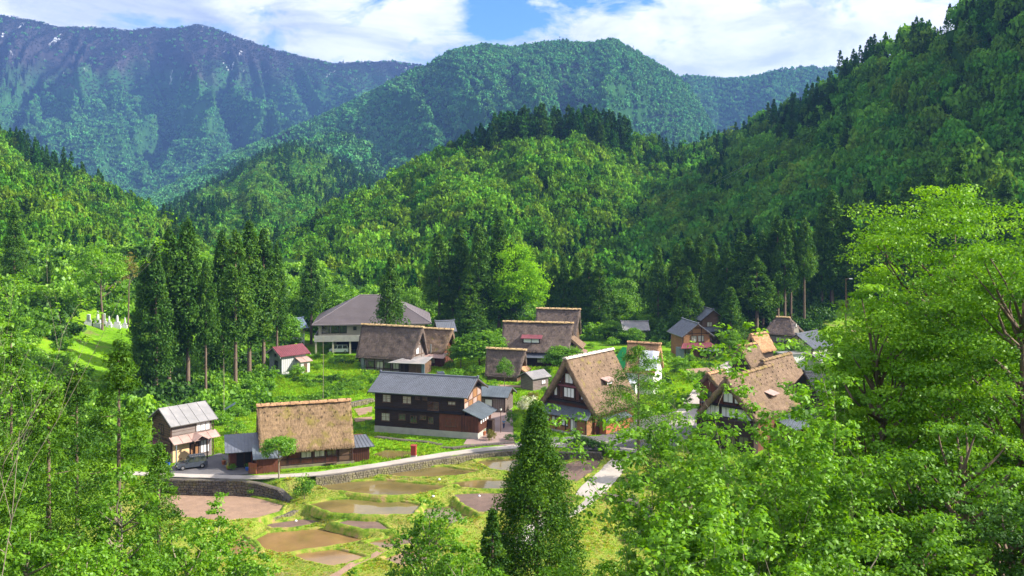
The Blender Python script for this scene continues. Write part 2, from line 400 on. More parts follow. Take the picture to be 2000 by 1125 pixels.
class MB:
    """collects boxes, slabs, prisms and tubes into one mesh"""
    def __init__(s):
        s.v = []; s.f = []
    def add(s, vs, fs):
        b = len(s.v)
        s.v.extend([tuple(p) for p in vs])
        s.f.extend([tuple(i + b for i in f) for f in fs])
        return s
    def box(s, x0, x1, y0, y1, z0, z1):
        return s.add([(x0, y0, z0), (x1, y0, z0), (x1, y1, z0), (x0, y1, z0), (x0, y0, z1), (x1, y0, z1), (x1, y1, z1), (x0, y1, z1)],
                     [(0, 3, 2, 1), (4, 5, 6, 7), (0, 1, 5, 4), (1, 2, 6, 5), (2, 3, 7, 6), (3, 0, 4, 7)])
    def slab(s, a, b, c, d, t):
        """quad a-b-c-d (counter-clockwise seen from outside) given thickness t inward"""
        a, b, c, d = (Vector(p) for p in (a, b, c, d))
        n = (b - a).cross(d - a).normalized() * t
        vs = [a, b, c, d, a - n, b - n, c - n, d - n]
        return s.add(vs, [(0, 1, 2, 3), (7, 6, 5, 4), (0, 4, 5, 1), (1, 5, 6, 2), (2, 6, 7, 3), (3, 7, 4, 0)])
    def prism_x(s, prof, x0, x1):
        """profile [(y, z)...] swept along x"""
        n = len(prof)
        vs = [(x0, y, z) for y, z in prof] + [(x1, y, z) for y, z in prof]
        fs = [tuple(range(n))[::-1], tuple(range(n, 2 * n))] + [(i, (i + 1) % n, n + (i + 1) % n, n + i) for i in range(n)]
        return s.add(vs, fs)
    def prism_y(s, prof, y0, y1):
        n = len(prof)
        vs = [(x, y0, z) for x, z in prof] + [(x, y1, z) for x, z in prof]
        fs = [tuple(range(n)), tuple(range(n, 2 * n))[::-1]] + [(i, n + i, n + (i + 1) % n, (i + 1) % n) for i in range(n)]
        return s.add(vs, fs)
    def tube(s, pts, rad, n=6, cap=True):
        pts = [Vector(p) for p in pts]
        if isinstance(rad, (int, float)): rad = [rad] * len(pts)
        rings = []
        vs = []
        for i, p in enumerate(pts):
            d = (pts[min(i + 1, len(pts) - 1)] - pts[max(i - 1, 0)])
            d = d.normalized() if d.length > 1e-6 else Vector((0, 0, 1))
            u = d.orthogonal().normalized() if abs(d.z) < 0.9 else Vector((1, 0, 0)).cross(d).normalized()
            w = d.cross(u)
            for k in range(n):
                a = 2 * PI * k / n
                vs.append(p + (u * math.cos(a) + w * math.sin(a)) * rad[i])
        fs = []
        for i in range(len(pts) - 1):
            for k in range(n):
                fs.append((i * n + k, i * n + (k + 1) % n, (i + 1) * n + (k + 1) % n, (i + 1) * n + k))
        if cap:
            fs.append(tuple(range(n))[::-1]); fs.append(tuple(range((len(pts) - 1) * n, len(pts) * n)))
        return s.add(vs, fs)
    def lathe(s, prof, n=12, c=(0, 0)):
        vs = []
        for r, z in prof:
            for k in range(n):
                a = 2 * PI * k / n
                vs.append((c[0] + r * math.cos(a), c[1] + r * math.sin(a), z))
        fs = []
        for i in range(len(prof) - 1):
            for k in range(n):
                fs.append((i * n + k, i * n + (k + 1) % n, (i + 1) * n + (k + 1) % n, (i + 1) * n + k))
        fs.append(tuple(range(n))[::-1]); fs.append(tuple(range((len(prof) - 1) * n, len(prof) * n)))
        return s.add(vs, fs)
    def mesh(s, name, smooth=False):
        me = bpy.data.meshes.new(name)
        me.from_pydata(s.v, [], s.f)
        if smooth: me.polygons.foreach_set('use_smooth', [True] * len(me.polygons))
        return me
    def build(s, name, mat, parent=None, label=None, kind=None, smooth=False):
        return link(name, s.mesh(name, smooth), parent, mat, label, kind)

def quads_mesh(name, V, tint=None, faces=None, smooth=False):
    """V (n,4,3): loose quads.  or V (n,3) with faces (m,4)"""
    me = bpy.data.meshes.new(name)
    if faces is None:
        n = V.shape[0]
        co = V.reshape(-1, 3)
        idx = np.arange(n * 4, dtype=np.int32)
    else:
        co = V; n = faces.shape[0]; idx = faces.astype(np.int32).ravel()
    me.vertices.add(len(co)); me.vertices.foreach_set('co', co.astype(np.float32).ravel())
    me.loops.add(len(idx)); me.loops.foreach_set('vertex_index', idx)
    me.polygons.add(n)
    me.polygons.foreach_set('loop_start', np.arange(0, n * 4, 4, dtype=np.int32))
    me.polygons.foreach_set('loop_total', np.full(n, 4, dtype=np.int32))
    if smooth: me.polygons.foreach_set('use_smooth', np.ones(n, dtype=bool))
    if tint is not None:
        a = me.attributes.new('tint', 'FLOAT', 'POINT')
        t = np.repeat(tint, 4) if faces is None else tint
        a.data.foreach_set('value', t.astype(np.float32))
    me.update(calc_edges=True)
    return me

# numpy value noise
_rng = np.random.default_rng(11)
_TAB = _rng.random((256, 256))
def vnoise(x, y):
    xi = np.floor(x).astype(int); yi = np.floor(y).astype(int)
    fx = x - xi; fy = y - yi
    fx = fx * fx * (3 - 2 * fx); fy = fy * fy * (3 - 2 * fy)
    a = _TAB[xi & 255, yi & 255]; b = _TAB[(xi + 1) & 255, yi & 255]
    c = _TAB[xi & 255, (yi + 1) & 255]; d = _TAB[(xi + 1) & 255, (yi + 1) & 255]
    return (a * (1 - fx) + b * fx) * (1 - fy) + (c * (1 - fx) + d * fx) * fy
def fbm(x, y, o=4, g=0.5):
    s = 0; a = 1; t = 0
    for i in range(o):
        s = s + a * vnoise(x * 2 ** i + 17.3 * i, y * 2 ** i + 5.1 * i); t += a; a *= g
    return s / t
def sm(a, b, t):
    t = np.clip((t - a) / (b - a), 0, 1)
    return t * t * (3 - 2 * t)

def W(px, py, Y):
    return Vector(((px - 1000) / F * Y, Y, CZ - (py - HY) / F * Y))
def G(px, py, z=0.0):
    Y = (CZ - z) * F / (py - HY)
    return Vector(((px - 1000) / F * Y, Y, z))
# ------------------------------------------------------------------ the valley floor
# front edge of the lane above the paddies (points on the ground, metres)
LANE_FRONT = [G(*p) for p in [(100, 925), (250, 931), (330, 936), (420, 938), (470, 937), (545, 938), (620, 931), (720, 917), (800, 904), (900, 889), (1000, 879), (1100, 876), (1200, 876), (1300, 878), (1500, 890), (1700, 900)]]
_lx = np.array([p.x for p in LANE_FRONT]); _ly = np.array([p.y for p in LANE_FRONT])

# terraces: (kind, water level, outline in photo pixels at that level)
PADS = [
 ('water_olive', -1.15, [(628, 949), (674, 943), (740, 940), (800, 945), (868, 951), (835, 960), (800, 966), (747, 967), (695, 962), (646, 956)]),
 ('water_olive', -0.95, [(748, 927), (800, 917), (863, 913), (927, 922), (887, 929), (835, 932), (782, 931)]),
 ('water_olive', -0.75, [(936, 901), (1000, 897), (1040, 902), (1030, 916), (1000, 921), (964, 916)]),
 ('water_olive', -1.15, [(885, 944), (935, 938), (1010, 939), (1010, 952), (965, 955), (905, 952)]),
 ('soil_dark', -1.45, [(893, 968), (935, 966), (985, 966), (1020, 975), (1000, 998), (940, 1000), (912, 987)]),
 ('water_olive', -1.7, [(612, 985), (650, 978), (700, 976), (770, 980), (815, 988), (800, 1004), (720, 1005), (650, 1001)]),
 ('soil_dark', -2.9, [(526, 1026), (590, 1017), (622, 1020), (574, 1030), (535, 1031)]),
 ('water_brown', -3.0, [(500, 1057), (525, 1043), (590, 1037), (655, 1034), (716, 1050), (674, 1062), (590, 1073), (549, 1079), (515, 1070)]),
 ('water_brown', -3.1, [(579, 1084), (607, 1078), (657, 1076), (706, 1089), (674, 1100), (650, 1104), (610, 1096)]),
 ('water_brown', -2.8, [(726, 1061), (775, 1049), (815, 1052), (800, 1060), (750, 1070)]),
 ('water_brown', -3.0, [(756, 1092), (795, 1078), (830, 1082), (815, 1096), (788, 1104)]),
 ('soil_dark', -2.2, [(668, 1022), (700, 1014), (735, 1022), (752, 1034), (712, 1032)]),
 ('water_olive', -2.0, [(830, 995), (880, 990), (915, 1010), (880, 1022), (835, 1012)]),
 ('water_brown', -2.9, [(440, 1062), (468, 1050), (488, 1060), (500, 1078), (465, 1084)]),
 ('water_olive', -1.5, [(1020, 985), (1090, 965), (1125, 975), (1085, 1005), (1030, 1010)]),
 ('soil_dark', -1.2, [(1095, 912), (1125, 903), (1172, 897), (1160, 915), (1125, 940), (1100, 935)]),
 ('soil', -2.05, [(300, 976), (345, 968), (400, 966), (460, 969), (505, 977), (548, 989), (542, 998), (500, 1012), (430, 1016), (360, 1010)]),
 ('water_olive', -0.45, [(728, 889), (755, 880), (806, 883), (804, 890), (760, 897)]),
 ('water_brown', -0.8, [(1318, 949), (1360, 944), (1385, 952), (1345, 961)]),
 ('soil_dark', -1.5, [(1325, 990), (1375, 986), (1385, 1020), (1340, 1030)]),
]
_pads = [(k, z, np.array([[G(px, py, z).x, G(px, py, z).y] for px, py in pl])) for k, z, pl in PADS]

def poly_sd(x, y, P):
    """signed distance to a polygon, negative inside"""
    d = np.full(x.shape, 1e9); inside = np.zeros(x.shape, bool)
    n = len(P)
    for i in range(n):
        ax, ay = P[i]; bx, by = P[(i + 1) % n]
        ex, ey = bx - ax, by - ay
        t = np.clip(((x - ax) * ex + (y - ay) * ey) / (ex * ex + ey * ey), 0, 1)
        d = np.minimum(d, np.hypot(x - ax - t * ex, y - ay - t * ey))
        c = (ay > y) != (by > y)
        xs = ax + (y - ay) * ex / (ey if abs(ey) > 1e-9 else 1e-9)
        inside ^= c & (x < xs)
    return np.where(inside, -d, d)

def gz(x, y, pads=True):
    x = np.asarray(x, float); y = np.asarray(y, float)
    yr = np.interp(x, _lx, _ly)
    low = -1.25 - 1.9 * sm(133, 112, y) - 0.10 * fbm(x * .2, y * .2, 3)
    right = sm(22, 34, x)
    low = low * (1 - right) + right * (-0.6 - 1.2 * sm(150, 115, y))
    width = 0.35 + 6.0 * sm(10, 22, x) 
    k = np.clip((yr - y) / width, 0, 1)
    k = k * k * (3 - 2 * k)
    z = low * k - 0.06 * (1 - k) * fbm(x * .15, y * .15, 3)
    # left side hill with the graveyard
    hl = sm(0, 75, (-x - 66) + (y - 190) * 0.25) * 17 * sm(120, 190, y) * sm(450, 340, y)
    z = z + hl
    # shelf behind, on the right
    z = z + sm(236, 292, y) * sm(48, 84, x) * 7.5
    z = z + sm(290, 420, y) * 3.0
    # soft bumps in meadows
    z = z + 0.5 * (fbm(x * .06, y * .06, 3) - .62) * sm(172, 190, y) * sm(0, 14, np.abs(x + 20) - 10)
    # slope the photographer stands on
    s = np.where(y > 0, 38.2 - 0.52 * y, 38.2 + np.minimum(-y * 0.08, 4.0)) + 1.2 * (fbm(x * .1, y * .1, 3) - .5) * sm(4, 20, y)
    z = np.where(s > z, s, z) if not np.isscalar(z) else max(s, z)
    if pads:
        near = (y > 85) & (y < 175) & (x > -70) & (x < 60)
        if near.ndim == 0:
            near = near.reshape(1); zz = z.reshape(1).copy(); xx = x.reshape(1); yy = y.reshape(1)
        else:
            zz = z; xx = x; yy = y
        if near.any():
            xn, yn, zn = xx[near], yy[near], zz[near].copy()
            wob = 0.30 * (fbm(xn * .9, yn * .9, 3) - .5)
            sds = np.array([poly_sd(xn, yn, P) + wob for kd, lv, P in _pads])
            lvs = np.array([lv for kd, lv, P in _pads])
            offs = np.array([0.0 if kd.startswith('soil') else 0.25 for kd, lv, P in _pads])
            w = np.exp(-np.clip(sds, 0, 30) / .45) + 1e-12
            lvl = (w * lvs[:, None]).sum(0) / w.sum(0)
            j = sds.argmin(0); smin = sds.min(0) - 0.5
            t = sm(0.30, -0.10, smin)
            blend = sm(3.4, 0.9, smin)
            zn = zn * (1 - blend) + blend * (lvl + .04) + .20 * np.exp(-((smin - .42) / .28) ** 2)
            zn = zn * (1 - t) + t * (lvs[j] - offs[j] - .04)
            zz[near] = zn
        z = zz if z.ndim else zz[0]
    return z

def gz1(x, y):
    return float(gz(np.array([x]), np.array([y]))[0])

_Y = np.concatenate([np.arange(60, 420, 0.5)])
def hit(px, py):
    """where the sight line through a photo pixel meets the valley floor"""
    X = (px - 1000) / F * _Y
    ray = CZ - (py - HY) / F * _Y
    g = gz(X, _Y, pads=False)
    k = np.nonzero(ray <= g)[0]
    i = k[0] if len(k) else len(_Y) - 1
    return Vector((X[i], _Y[i], gz1(X[i], _Y[i])))

def build_ground():
    xs = np.concatenate([[-6500, -3500, -1800, -1000, -600, -400, -300, -240, -200], np.arange(-175, -72, 2.5), np.arange(-72, 62, 0.45), np.arange(62, 150, 2.2), [160, 180, 210, 260, 340, 500, 900, 1700, 3500, 6500]])
    ys = np.concatenate([[-600, -300, -150, -80, -40, -20, -10], np.arange(-4, 86, 2.0), np.arange(86, 176, 0.45), np.arange(176, 345, 1.5), np.arange(350, 500, 10), [520, 600, 750, 1000, 1500, 2500, 4000, 6500]])
    X, Y = np.meshgrid(xs, ys)
    Z = gz(X.ravel(), Y.ravel()).reshape(X.shape)
    nx, ny = len(xs), len(ys)
    V = np.stack([X, Y, Z], -1).reshape(-1, 3)
    i = np.arange(nx * ny).reshape(ny, nx)
    Fc = np.stack([i[:-1, :-1], i[:-1, 1:], i[1:, 1:], i[1:, :-1]], -1).reshape(-1, 4)
    me = quads_mesh('ground', V, faces=Fc, smooth=True)
    x, y = V[:, 0], V[:, 1]
    yr = np.interp(x, _lx, _ly)
    dry = sm(1, 0, (y - yr)) * sm(95, 106, y) * sm(40, 20, x) * sm(-62, -50, x)
    dry = dry * .75
    dry = np.maximum(dry, 0.8 * sm(9, 2, np.hypot(x + 41, (y - 160) * .7)))
    a = me.attributes.new('dry', 'FLOAT', 'POINT'); a.data.foreach_set('value', dry.astype(np.float32))
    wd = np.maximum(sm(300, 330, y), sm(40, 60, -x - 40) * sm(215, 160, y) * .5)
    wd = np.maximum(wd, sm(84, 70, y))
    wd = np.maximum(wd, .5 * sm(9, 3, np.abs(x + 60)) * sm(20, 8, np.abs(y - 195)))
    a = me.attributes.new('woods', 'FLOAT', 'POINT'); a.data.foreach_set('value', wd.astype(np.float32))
    o = link('ground', me, None, 'meadow')
    tag(o, kind='structure')
build_ground()

RIBS = []; SHEETS = []
def sheet(name, pts, z, mat, t=0.12, kind='structure', label=None, dens=1.0):
    if 'water' not in name and 'soil' not in name: SHEETS.append(np.array([(p[0], p[1]) for p in pts]))
    mb = MB()
    n = len(pts)
    vs = [(p[0], p[1], z) for p in pts] + [(p[0], p[1], z - t) for p in pts]
    mb.add(vs, [tuple(range(n))] + [(i, n + i, n + (i + 1) % n, (i + 1) % n) for i in range(n)])
    o = mb.build(name, mat)
    # keep the face pointing up
    if o.data.polygons[0].normal.z < 0: o.data.flip_normals()
    return tag(o, label=label, kind=kind)

def ribbon(name, centre, widths, z, mat, t=0.12):
    """lane with soft uneven edges along a centre line"""
    pts = []
    cs = [Vector((c[0], c[1], 0)) for c in centre]
    fine = []; wf = []
    for i in range(len(cs) - 1):
        for k in range(6):
            a = k / 6
            p0 = cs[max(i - 1, 0)]; p1 = cs[i]; p2 = cs[i + 1]; p3 = cs[min(i + 2, len(cs) - 1)]
            q = 0.5 * ((2 * p1) + (p2 - p0) * a + (2 * p0 - 5 * p1 + 4 * p2 - p3) * a * a + (-p0 + 3 * p1 - 3 * p2 + p3) * a ** 3)
            fine.append(q); wf.append(widths[i] * (1 - a) + widths[i + 1] * a)
    fine.append(cs[-1]); wf.append(widths[-1])
    RIBS.append(([(p.x, p.y) for p in fine[:-1:3]] + [(fine[-1].x, fine[-1].y)], max(widths)))
    L, R = [], []
    rnd = random.Random(5)
    for i, p in enumerate(fine):
        d = (fine[min(i + 1, len(fine) - 1)] - fine[max(i - 1, 0)]).normalized()
        n = Vector((-d.y, d.x, 0))
        w = wf[i] / 2
        L.append(p + n * (w + rnd.uniform(-.08, .08))); R.append(p - n * (w + rnd.uniform(-.08, .08)))
    mb = MB()
    zf = z if callable(z) else (lambda x, y: z)
    for i in range(len(fine) - 1):
        a, b, c, d = R[i], R[i + 1], L[i + 1], L[i]
        q = [(p.x, p.y, zf(p.x, p.y)) for p in (a, b, c, d)]
        mb.slab(q[0], q[1], q[2], q[3], t)
    o = mb.build(name, mat)
    if o.data.polygons[0].normal.z < 0: o.data.flip_normals()
    return tag(o, kind='structure')

def build_paths():
    # lane along the top of the retaining wall
    c = [G(*p) for p in [(235, 925), (330, 929), (420, 932), (500, 933), (620, 926), (720, 912), (800, 899), (900, 884), (1000, 874), (1100, 870), (1190, 868)]]
    ribbon('lane', [(p.x, p.y + 0.35) for p in c], [1.6, 1.6, 1.6, 1.6, 1.7, 1.8, 1.8, 1.9, 2.0, 2.4, 3.0], 0.03, 'road_pale')
    # paved yard with the parked car
    sheet('yard_pavement', [G(*p) for p in [(318, 926), (345, 905), (405, 893), (428, 885), (470, 893), (478, 905), (500, 925), (420, 929)]], 0.02, 'asphalt')
    # square between the black house and the steep gable
    sheet('square_pavement', [G(*p) for p in [(905, 868), (945, 806), (1000, 800), (1005, 870)]], 0.02, 'pavement')
    sheet('junction_pavement', [G(*p) for p in [(1005, 868), (1030, 855), (1170, 852), (1230, 822), (1335, 800), (1365, 830), (1330, 870), (1240, 884), (1190, 880), (1100, 875)]], 0.026, 'asphalt')
    # path going down to the paddies
    def zp(x, y): return 0.02 + gz1(x, y) * 1.0 + 0.10
    ribbon('footpath', [(p.x, p.y) for p in [G(1225, 876, 0), G(1207, 888, -.1), G(1190, 915, -.4), G(1162, 947, -.8), G(1120, 985, -1.1), G(1060, 1020, -1.4), G(1000, 1060, -1.8)]], [3.0, 2.4, 3.3, 3.6, 3.4, 3.0, 3.0], zp, 'road_pale', 0.5)
    # lane between the houses on the right going up the village
    ribbon('village_lane', [(p.x, p.y) for p in [G(1330, 830), G(1352, 790), G(1385, 748), G(1410, 725), G(1440, 705), G(1500, 690)]], [4, 3.6, 4, 4, 3.5, 3.0], 0.03, 'road_pale')
    # earth track along the field at the foot of the right hill
    ribbon('field_track', [(p.x, p.y) for p in [hit(1618, 668), hit(1640, 655), hit(1665, 648), hit(1700, 640)]], [1.5, 1.5, 1.5, 1.5], lambda x, y: gz1(x, y) + 0.15, 'soil', 0.3)
    # earth track between the lower paddies
    ribbon('paddy_track', [(p.x, p.y) for p in [G(640, 1130, -3), G(700, 1098, -3), G(760, 1075, -3), G(820, 1050, -2.8)]], [0.9, 0.8, 0.8, 0.8], lambda x, y: gz1(x, y) + 0.06, 'soil', 0.2)
    # garden beds by the black house and field soil on the right
    for i, (pl, m) in enumerate([([(690, 800), (727, 795), (727, 806), (700, 812)], 'soil'), ([(690, 818), (727, 815), (727, 821), (695, 825)], 'soil'),
                    ([(1340, 722), (1395, 718), (1400, 727), (1345, 733)], 'soil'), ([(1030, 752), (1062, 754), (1060, 758), (1028, 757)], 'soil'), ([(962, 752), (1020, 754), (1016, 757), (962, 756)], 'soil')]):
        pts = [G(*p) for p in pl]
        sheet('garden_bed', pts, 0.14, m, 0.4)
    # water and soil surfaces of the terraces
    for k, z, P in _pads:
        c = P.mean(0)
        Q = []
        for p in P:
            d = p - c
            Q.append(p + d / np.linalg.norm(d) * (0.80 if k.startswith('water') else 0.65))
        # subdivide the outline so it curves
        fine = []
        n = len(Q)
        for i in range(n):
            p0, p1, p2, p3 = (Q[(i + j - 1) % n] for j in range(4))
            for kk in range(4):
                a = kk / 4
                fine.append(p1 * (1 - a) + p2 * a)
        # raised earth bund round each plot
        def off(dd):
            Pn = []
            nn = len(P)
            area = sum(P[i][0] * P[(i + 1) % nn][1] - P[(i + 1) % nn][0] * P[i][1] for i in range(nn))
            sg = 1 if area > 0 else -1
            for i in range(nn):
                e1 = P[i] - P[i - 1]; e2 = P[(i + 1) % nn] - P[i]
                n1 = np.array([e1[1], -e1[0]]) / np.linalg.norm(e1) * sg; n2 = np.array([e2[1], -e2[0]]) / np.linalg.norm(e2) * sg
                m_ = n1 + n2; m_ /= np.linalg.norm(m_)
                Pn.append(P[i] + m_ * dd / max(.5, float(m_ @ n1)))
            out = []
            for i in range(nn):
                for kk in range(6):
                    out.append(Pn[i] * (1 - kk / 6) + Pn[(i + 1) % nn] * kk / 6)
            return np.array(out)
        rb = np.random.default_rng(int(abs(c[0] * 10)))
        rows_ = [(off(.30), -.30), (off(.42), .16), (off(.62), .24), (off(.92), .20), (off(1.15), -.15), (off(1.45), -.75)]
        m_ = len(rows_[0][0]); jit = rb.normal(0, .07, (m_, 2)); jz = rb.normal(0, .035, m_)
        mbb = MB()
        mbb.add([(q[0] + jit[i][0], q[1] + jit[i][1], z + h_ + jz[i]) for r_, h_ in rows_ for i, q in enumerate(r_)],
                [(a_ * m_ + i, a_ * m_ + (i + 1) % m_, (a_ + 1) * m_ + (i + 1) % m_, (a_ + 1) * m_ + i) for a_ in range(len(rows_) - 1) for i in range(m_)])
        if z < -.6: tag(mbb.build('earth_bund', 'bund_earth', smooth=True), kind='structure')
        fine = list(off(.36))
        water = k.startswith('water')
        if water:
            sheet('paddy_water', fine, z, k, 0.3)
        else:
            sheet('field_soil', fine, z + 0.05, k, 0.12)
build_paths()

# ------------------------------------------------------------------ stone walls
def stone_wall(label, line, height, mat='stone', size=0.42, batter=0.18, seed=1, moss=False):
    """dry stone retaining wall; line = points of its top edge, left to right, facing the camera"""
    rnd = random.Random(seed)
    P = [Vector(p) for p in line]
    root = thing('stone_wall', label, 'wall', P[0])
    hs = height if isinstance(height, (list, tuple)) else [height] * len(P)
    core = MB(); st = MB()
    o = P[0]
    for i in range(len(P) - 1):
        a, b = P[i] - o, P[i + 1] - o
        d = (b - a); L = d.length; d = d / L
        n = Vector((d.y, -d.x, 0)).normalized()
        if n.y > 0: n = -n
        h0, h1 = hs[i], hs[i + 1]
        core.add([a + n * .12, b + n * .12, b - Vector((0, 0, h1)) + n * (batter * h1), a - Vector((0, 0, h0)) + n * (batter * h0), a - n * .5, b - n * .5], [(0, 3, 2, 1), (0, 1, 5, 4)])
        z = 0.0
        hm = max(h0, h1)
        while z < hm:
            rh = size * rnd.uniform(.6, 1.0)
            x = -rnd.uniform(0, size)
            while x < L:
                w = size * rnd.uniform(.7, 1.6)
                t = min(max((x + w / 2) / L, 0), 1)
                hh = h0 * (1 - t) + h1 * t
                if z < hh:
                    c = a + d * (x + w / 2) - Vector((0, 0, z + rh / 2)) + n * (0.14 + batter * (z + rh / 2) + rnd.uniform(-.03, .07))
                    c += d.orthogonal() * 0
                    vs = []
                    for sx in (-1, 1):
                        for sy in (-1, 1):
                            for sz in (-1, 1):
                                vs.append(c + d * sx * (w / 2 - .025) * rnd.uniform(.82, 1) + n * sy * .13 * rnd.uniform(.7, 1.2) + Vector((0, 0, sz * (rh / 2 - .02) * rnd.uniform(.8, 1))))
                    st.add(vs, [(0, 1, 3, 2), (4, 6, 7, 5), (0, 4, 5, 1), (2, 3, 7, 6), (1, 5, 7, 3), (0, 2, 6, 4)])
                x += w
            z += rh
    core.build('wall_core', 'stone_dark', root)
    s = st.build('wall_stones', mat, root, kind='stuff')
    return root

def walls():
    zl = lambda px, py, z=0.0: G(px, py, z)
    stone_wall('dark tall dry stone wall under the car yard above the brown soil field', [zl(300, 934), zl(345, 936), zl(420, 938), zl(470, 938), zl(508, 944, -.25), zl(545, 955, -.7), zl(566, 975, -1.5)], [1.8, 1.8, 1.9, 1.9, 1.9, 1.6, .8], 'stone_dark', 0.42, seed=2)
    stone_wall('long low mossy stone wall carrying the lane above the wet paddies', [zl(618, 932), zl(680, 924), zl(740, 914), zl(800, 905), zl(850, 897), zl(900, 890), zl(950, 884), zl(1000, 880), zl(1060, 878)], [1.35, 1.35, 1.25, 1.2, 1.1, 1.0, .95, .9, .9], 'stone', 0.34, seed=3)
    stone_wall('stone wall under the black house corner beside the red post', [zl(862, 873, .1), zl(884, 874, .25), zl(940, 868, .2), zl(1005, 863, .2)], [.9, 1.1, 0.9, 0.6], 'stone_dark', 0.4, seed=4)
    stone_wall('rubble stone bank below the white footing of the black house', [zl(735, 852, .2), zl(780, 858, .2), zl(830, 862, .15), zl(862, 868, .1)], [0.9, 1.2, 1.2, 1.1], 'stone_dark', 0.42, seed=5)
    stone_wall('short pale stone wall along the grassy edge below the soil field', [zl(470, 1022, -2.35), zl(510, 1016, -2.3), zl(560, 1003, -2.2), zl(578, 996, -2.1)], [.9, 1.0, .9, .5], 'stone', 0.34, seed=6)
    stone_wall('dark stone bank behind the mud paddy right of the big conifer', [zl(1090, 884, -.1), zl(1130, 882, -.1), zl(1175, 884, -.1)], [1.0, 1.1, .9], 'stone_dark', 0.4, seed=7)
    stone_wall('grey stone edging in the grass right of the footpath', [zl(1180, 962, -.5), zl(1225, 975, -.6), zl(1275, 990, -.7)], [.5, .6, .6], 'stone', 0.34, seed=8)
    stone_wall('broken stone bank on the meadow left of the black house', [zl(672, 790, .8), zl(700, 783, .9), zl(727, 778, .9)], [.7, .8, .5], 'stone', 0.34, seed=9)
walls()
# ------------------------------------------------------------------ building helpers
FOOT = []
def place(name, label, px, py, corner, rz, L, W, z=0.0, cat='house', group=None):
    a = G(px, py, z)
    r = math.radians(rz)
    lx = {'L': -L / 2, 'R': L / 2, 'C': 0}[corner[1]]; ly = {'F': -W / 2, 'B': W / 2}[corner[0]]
    x = a.x - (lx * math.cos(r) - ly * math.sin(r)); y = a.y - (lx * math.sin(r) + ly * math.cos(r))
    FOOT.append((x, y, r, L, W))
    return thing(name, label, cat, (x, y, z), r, group)

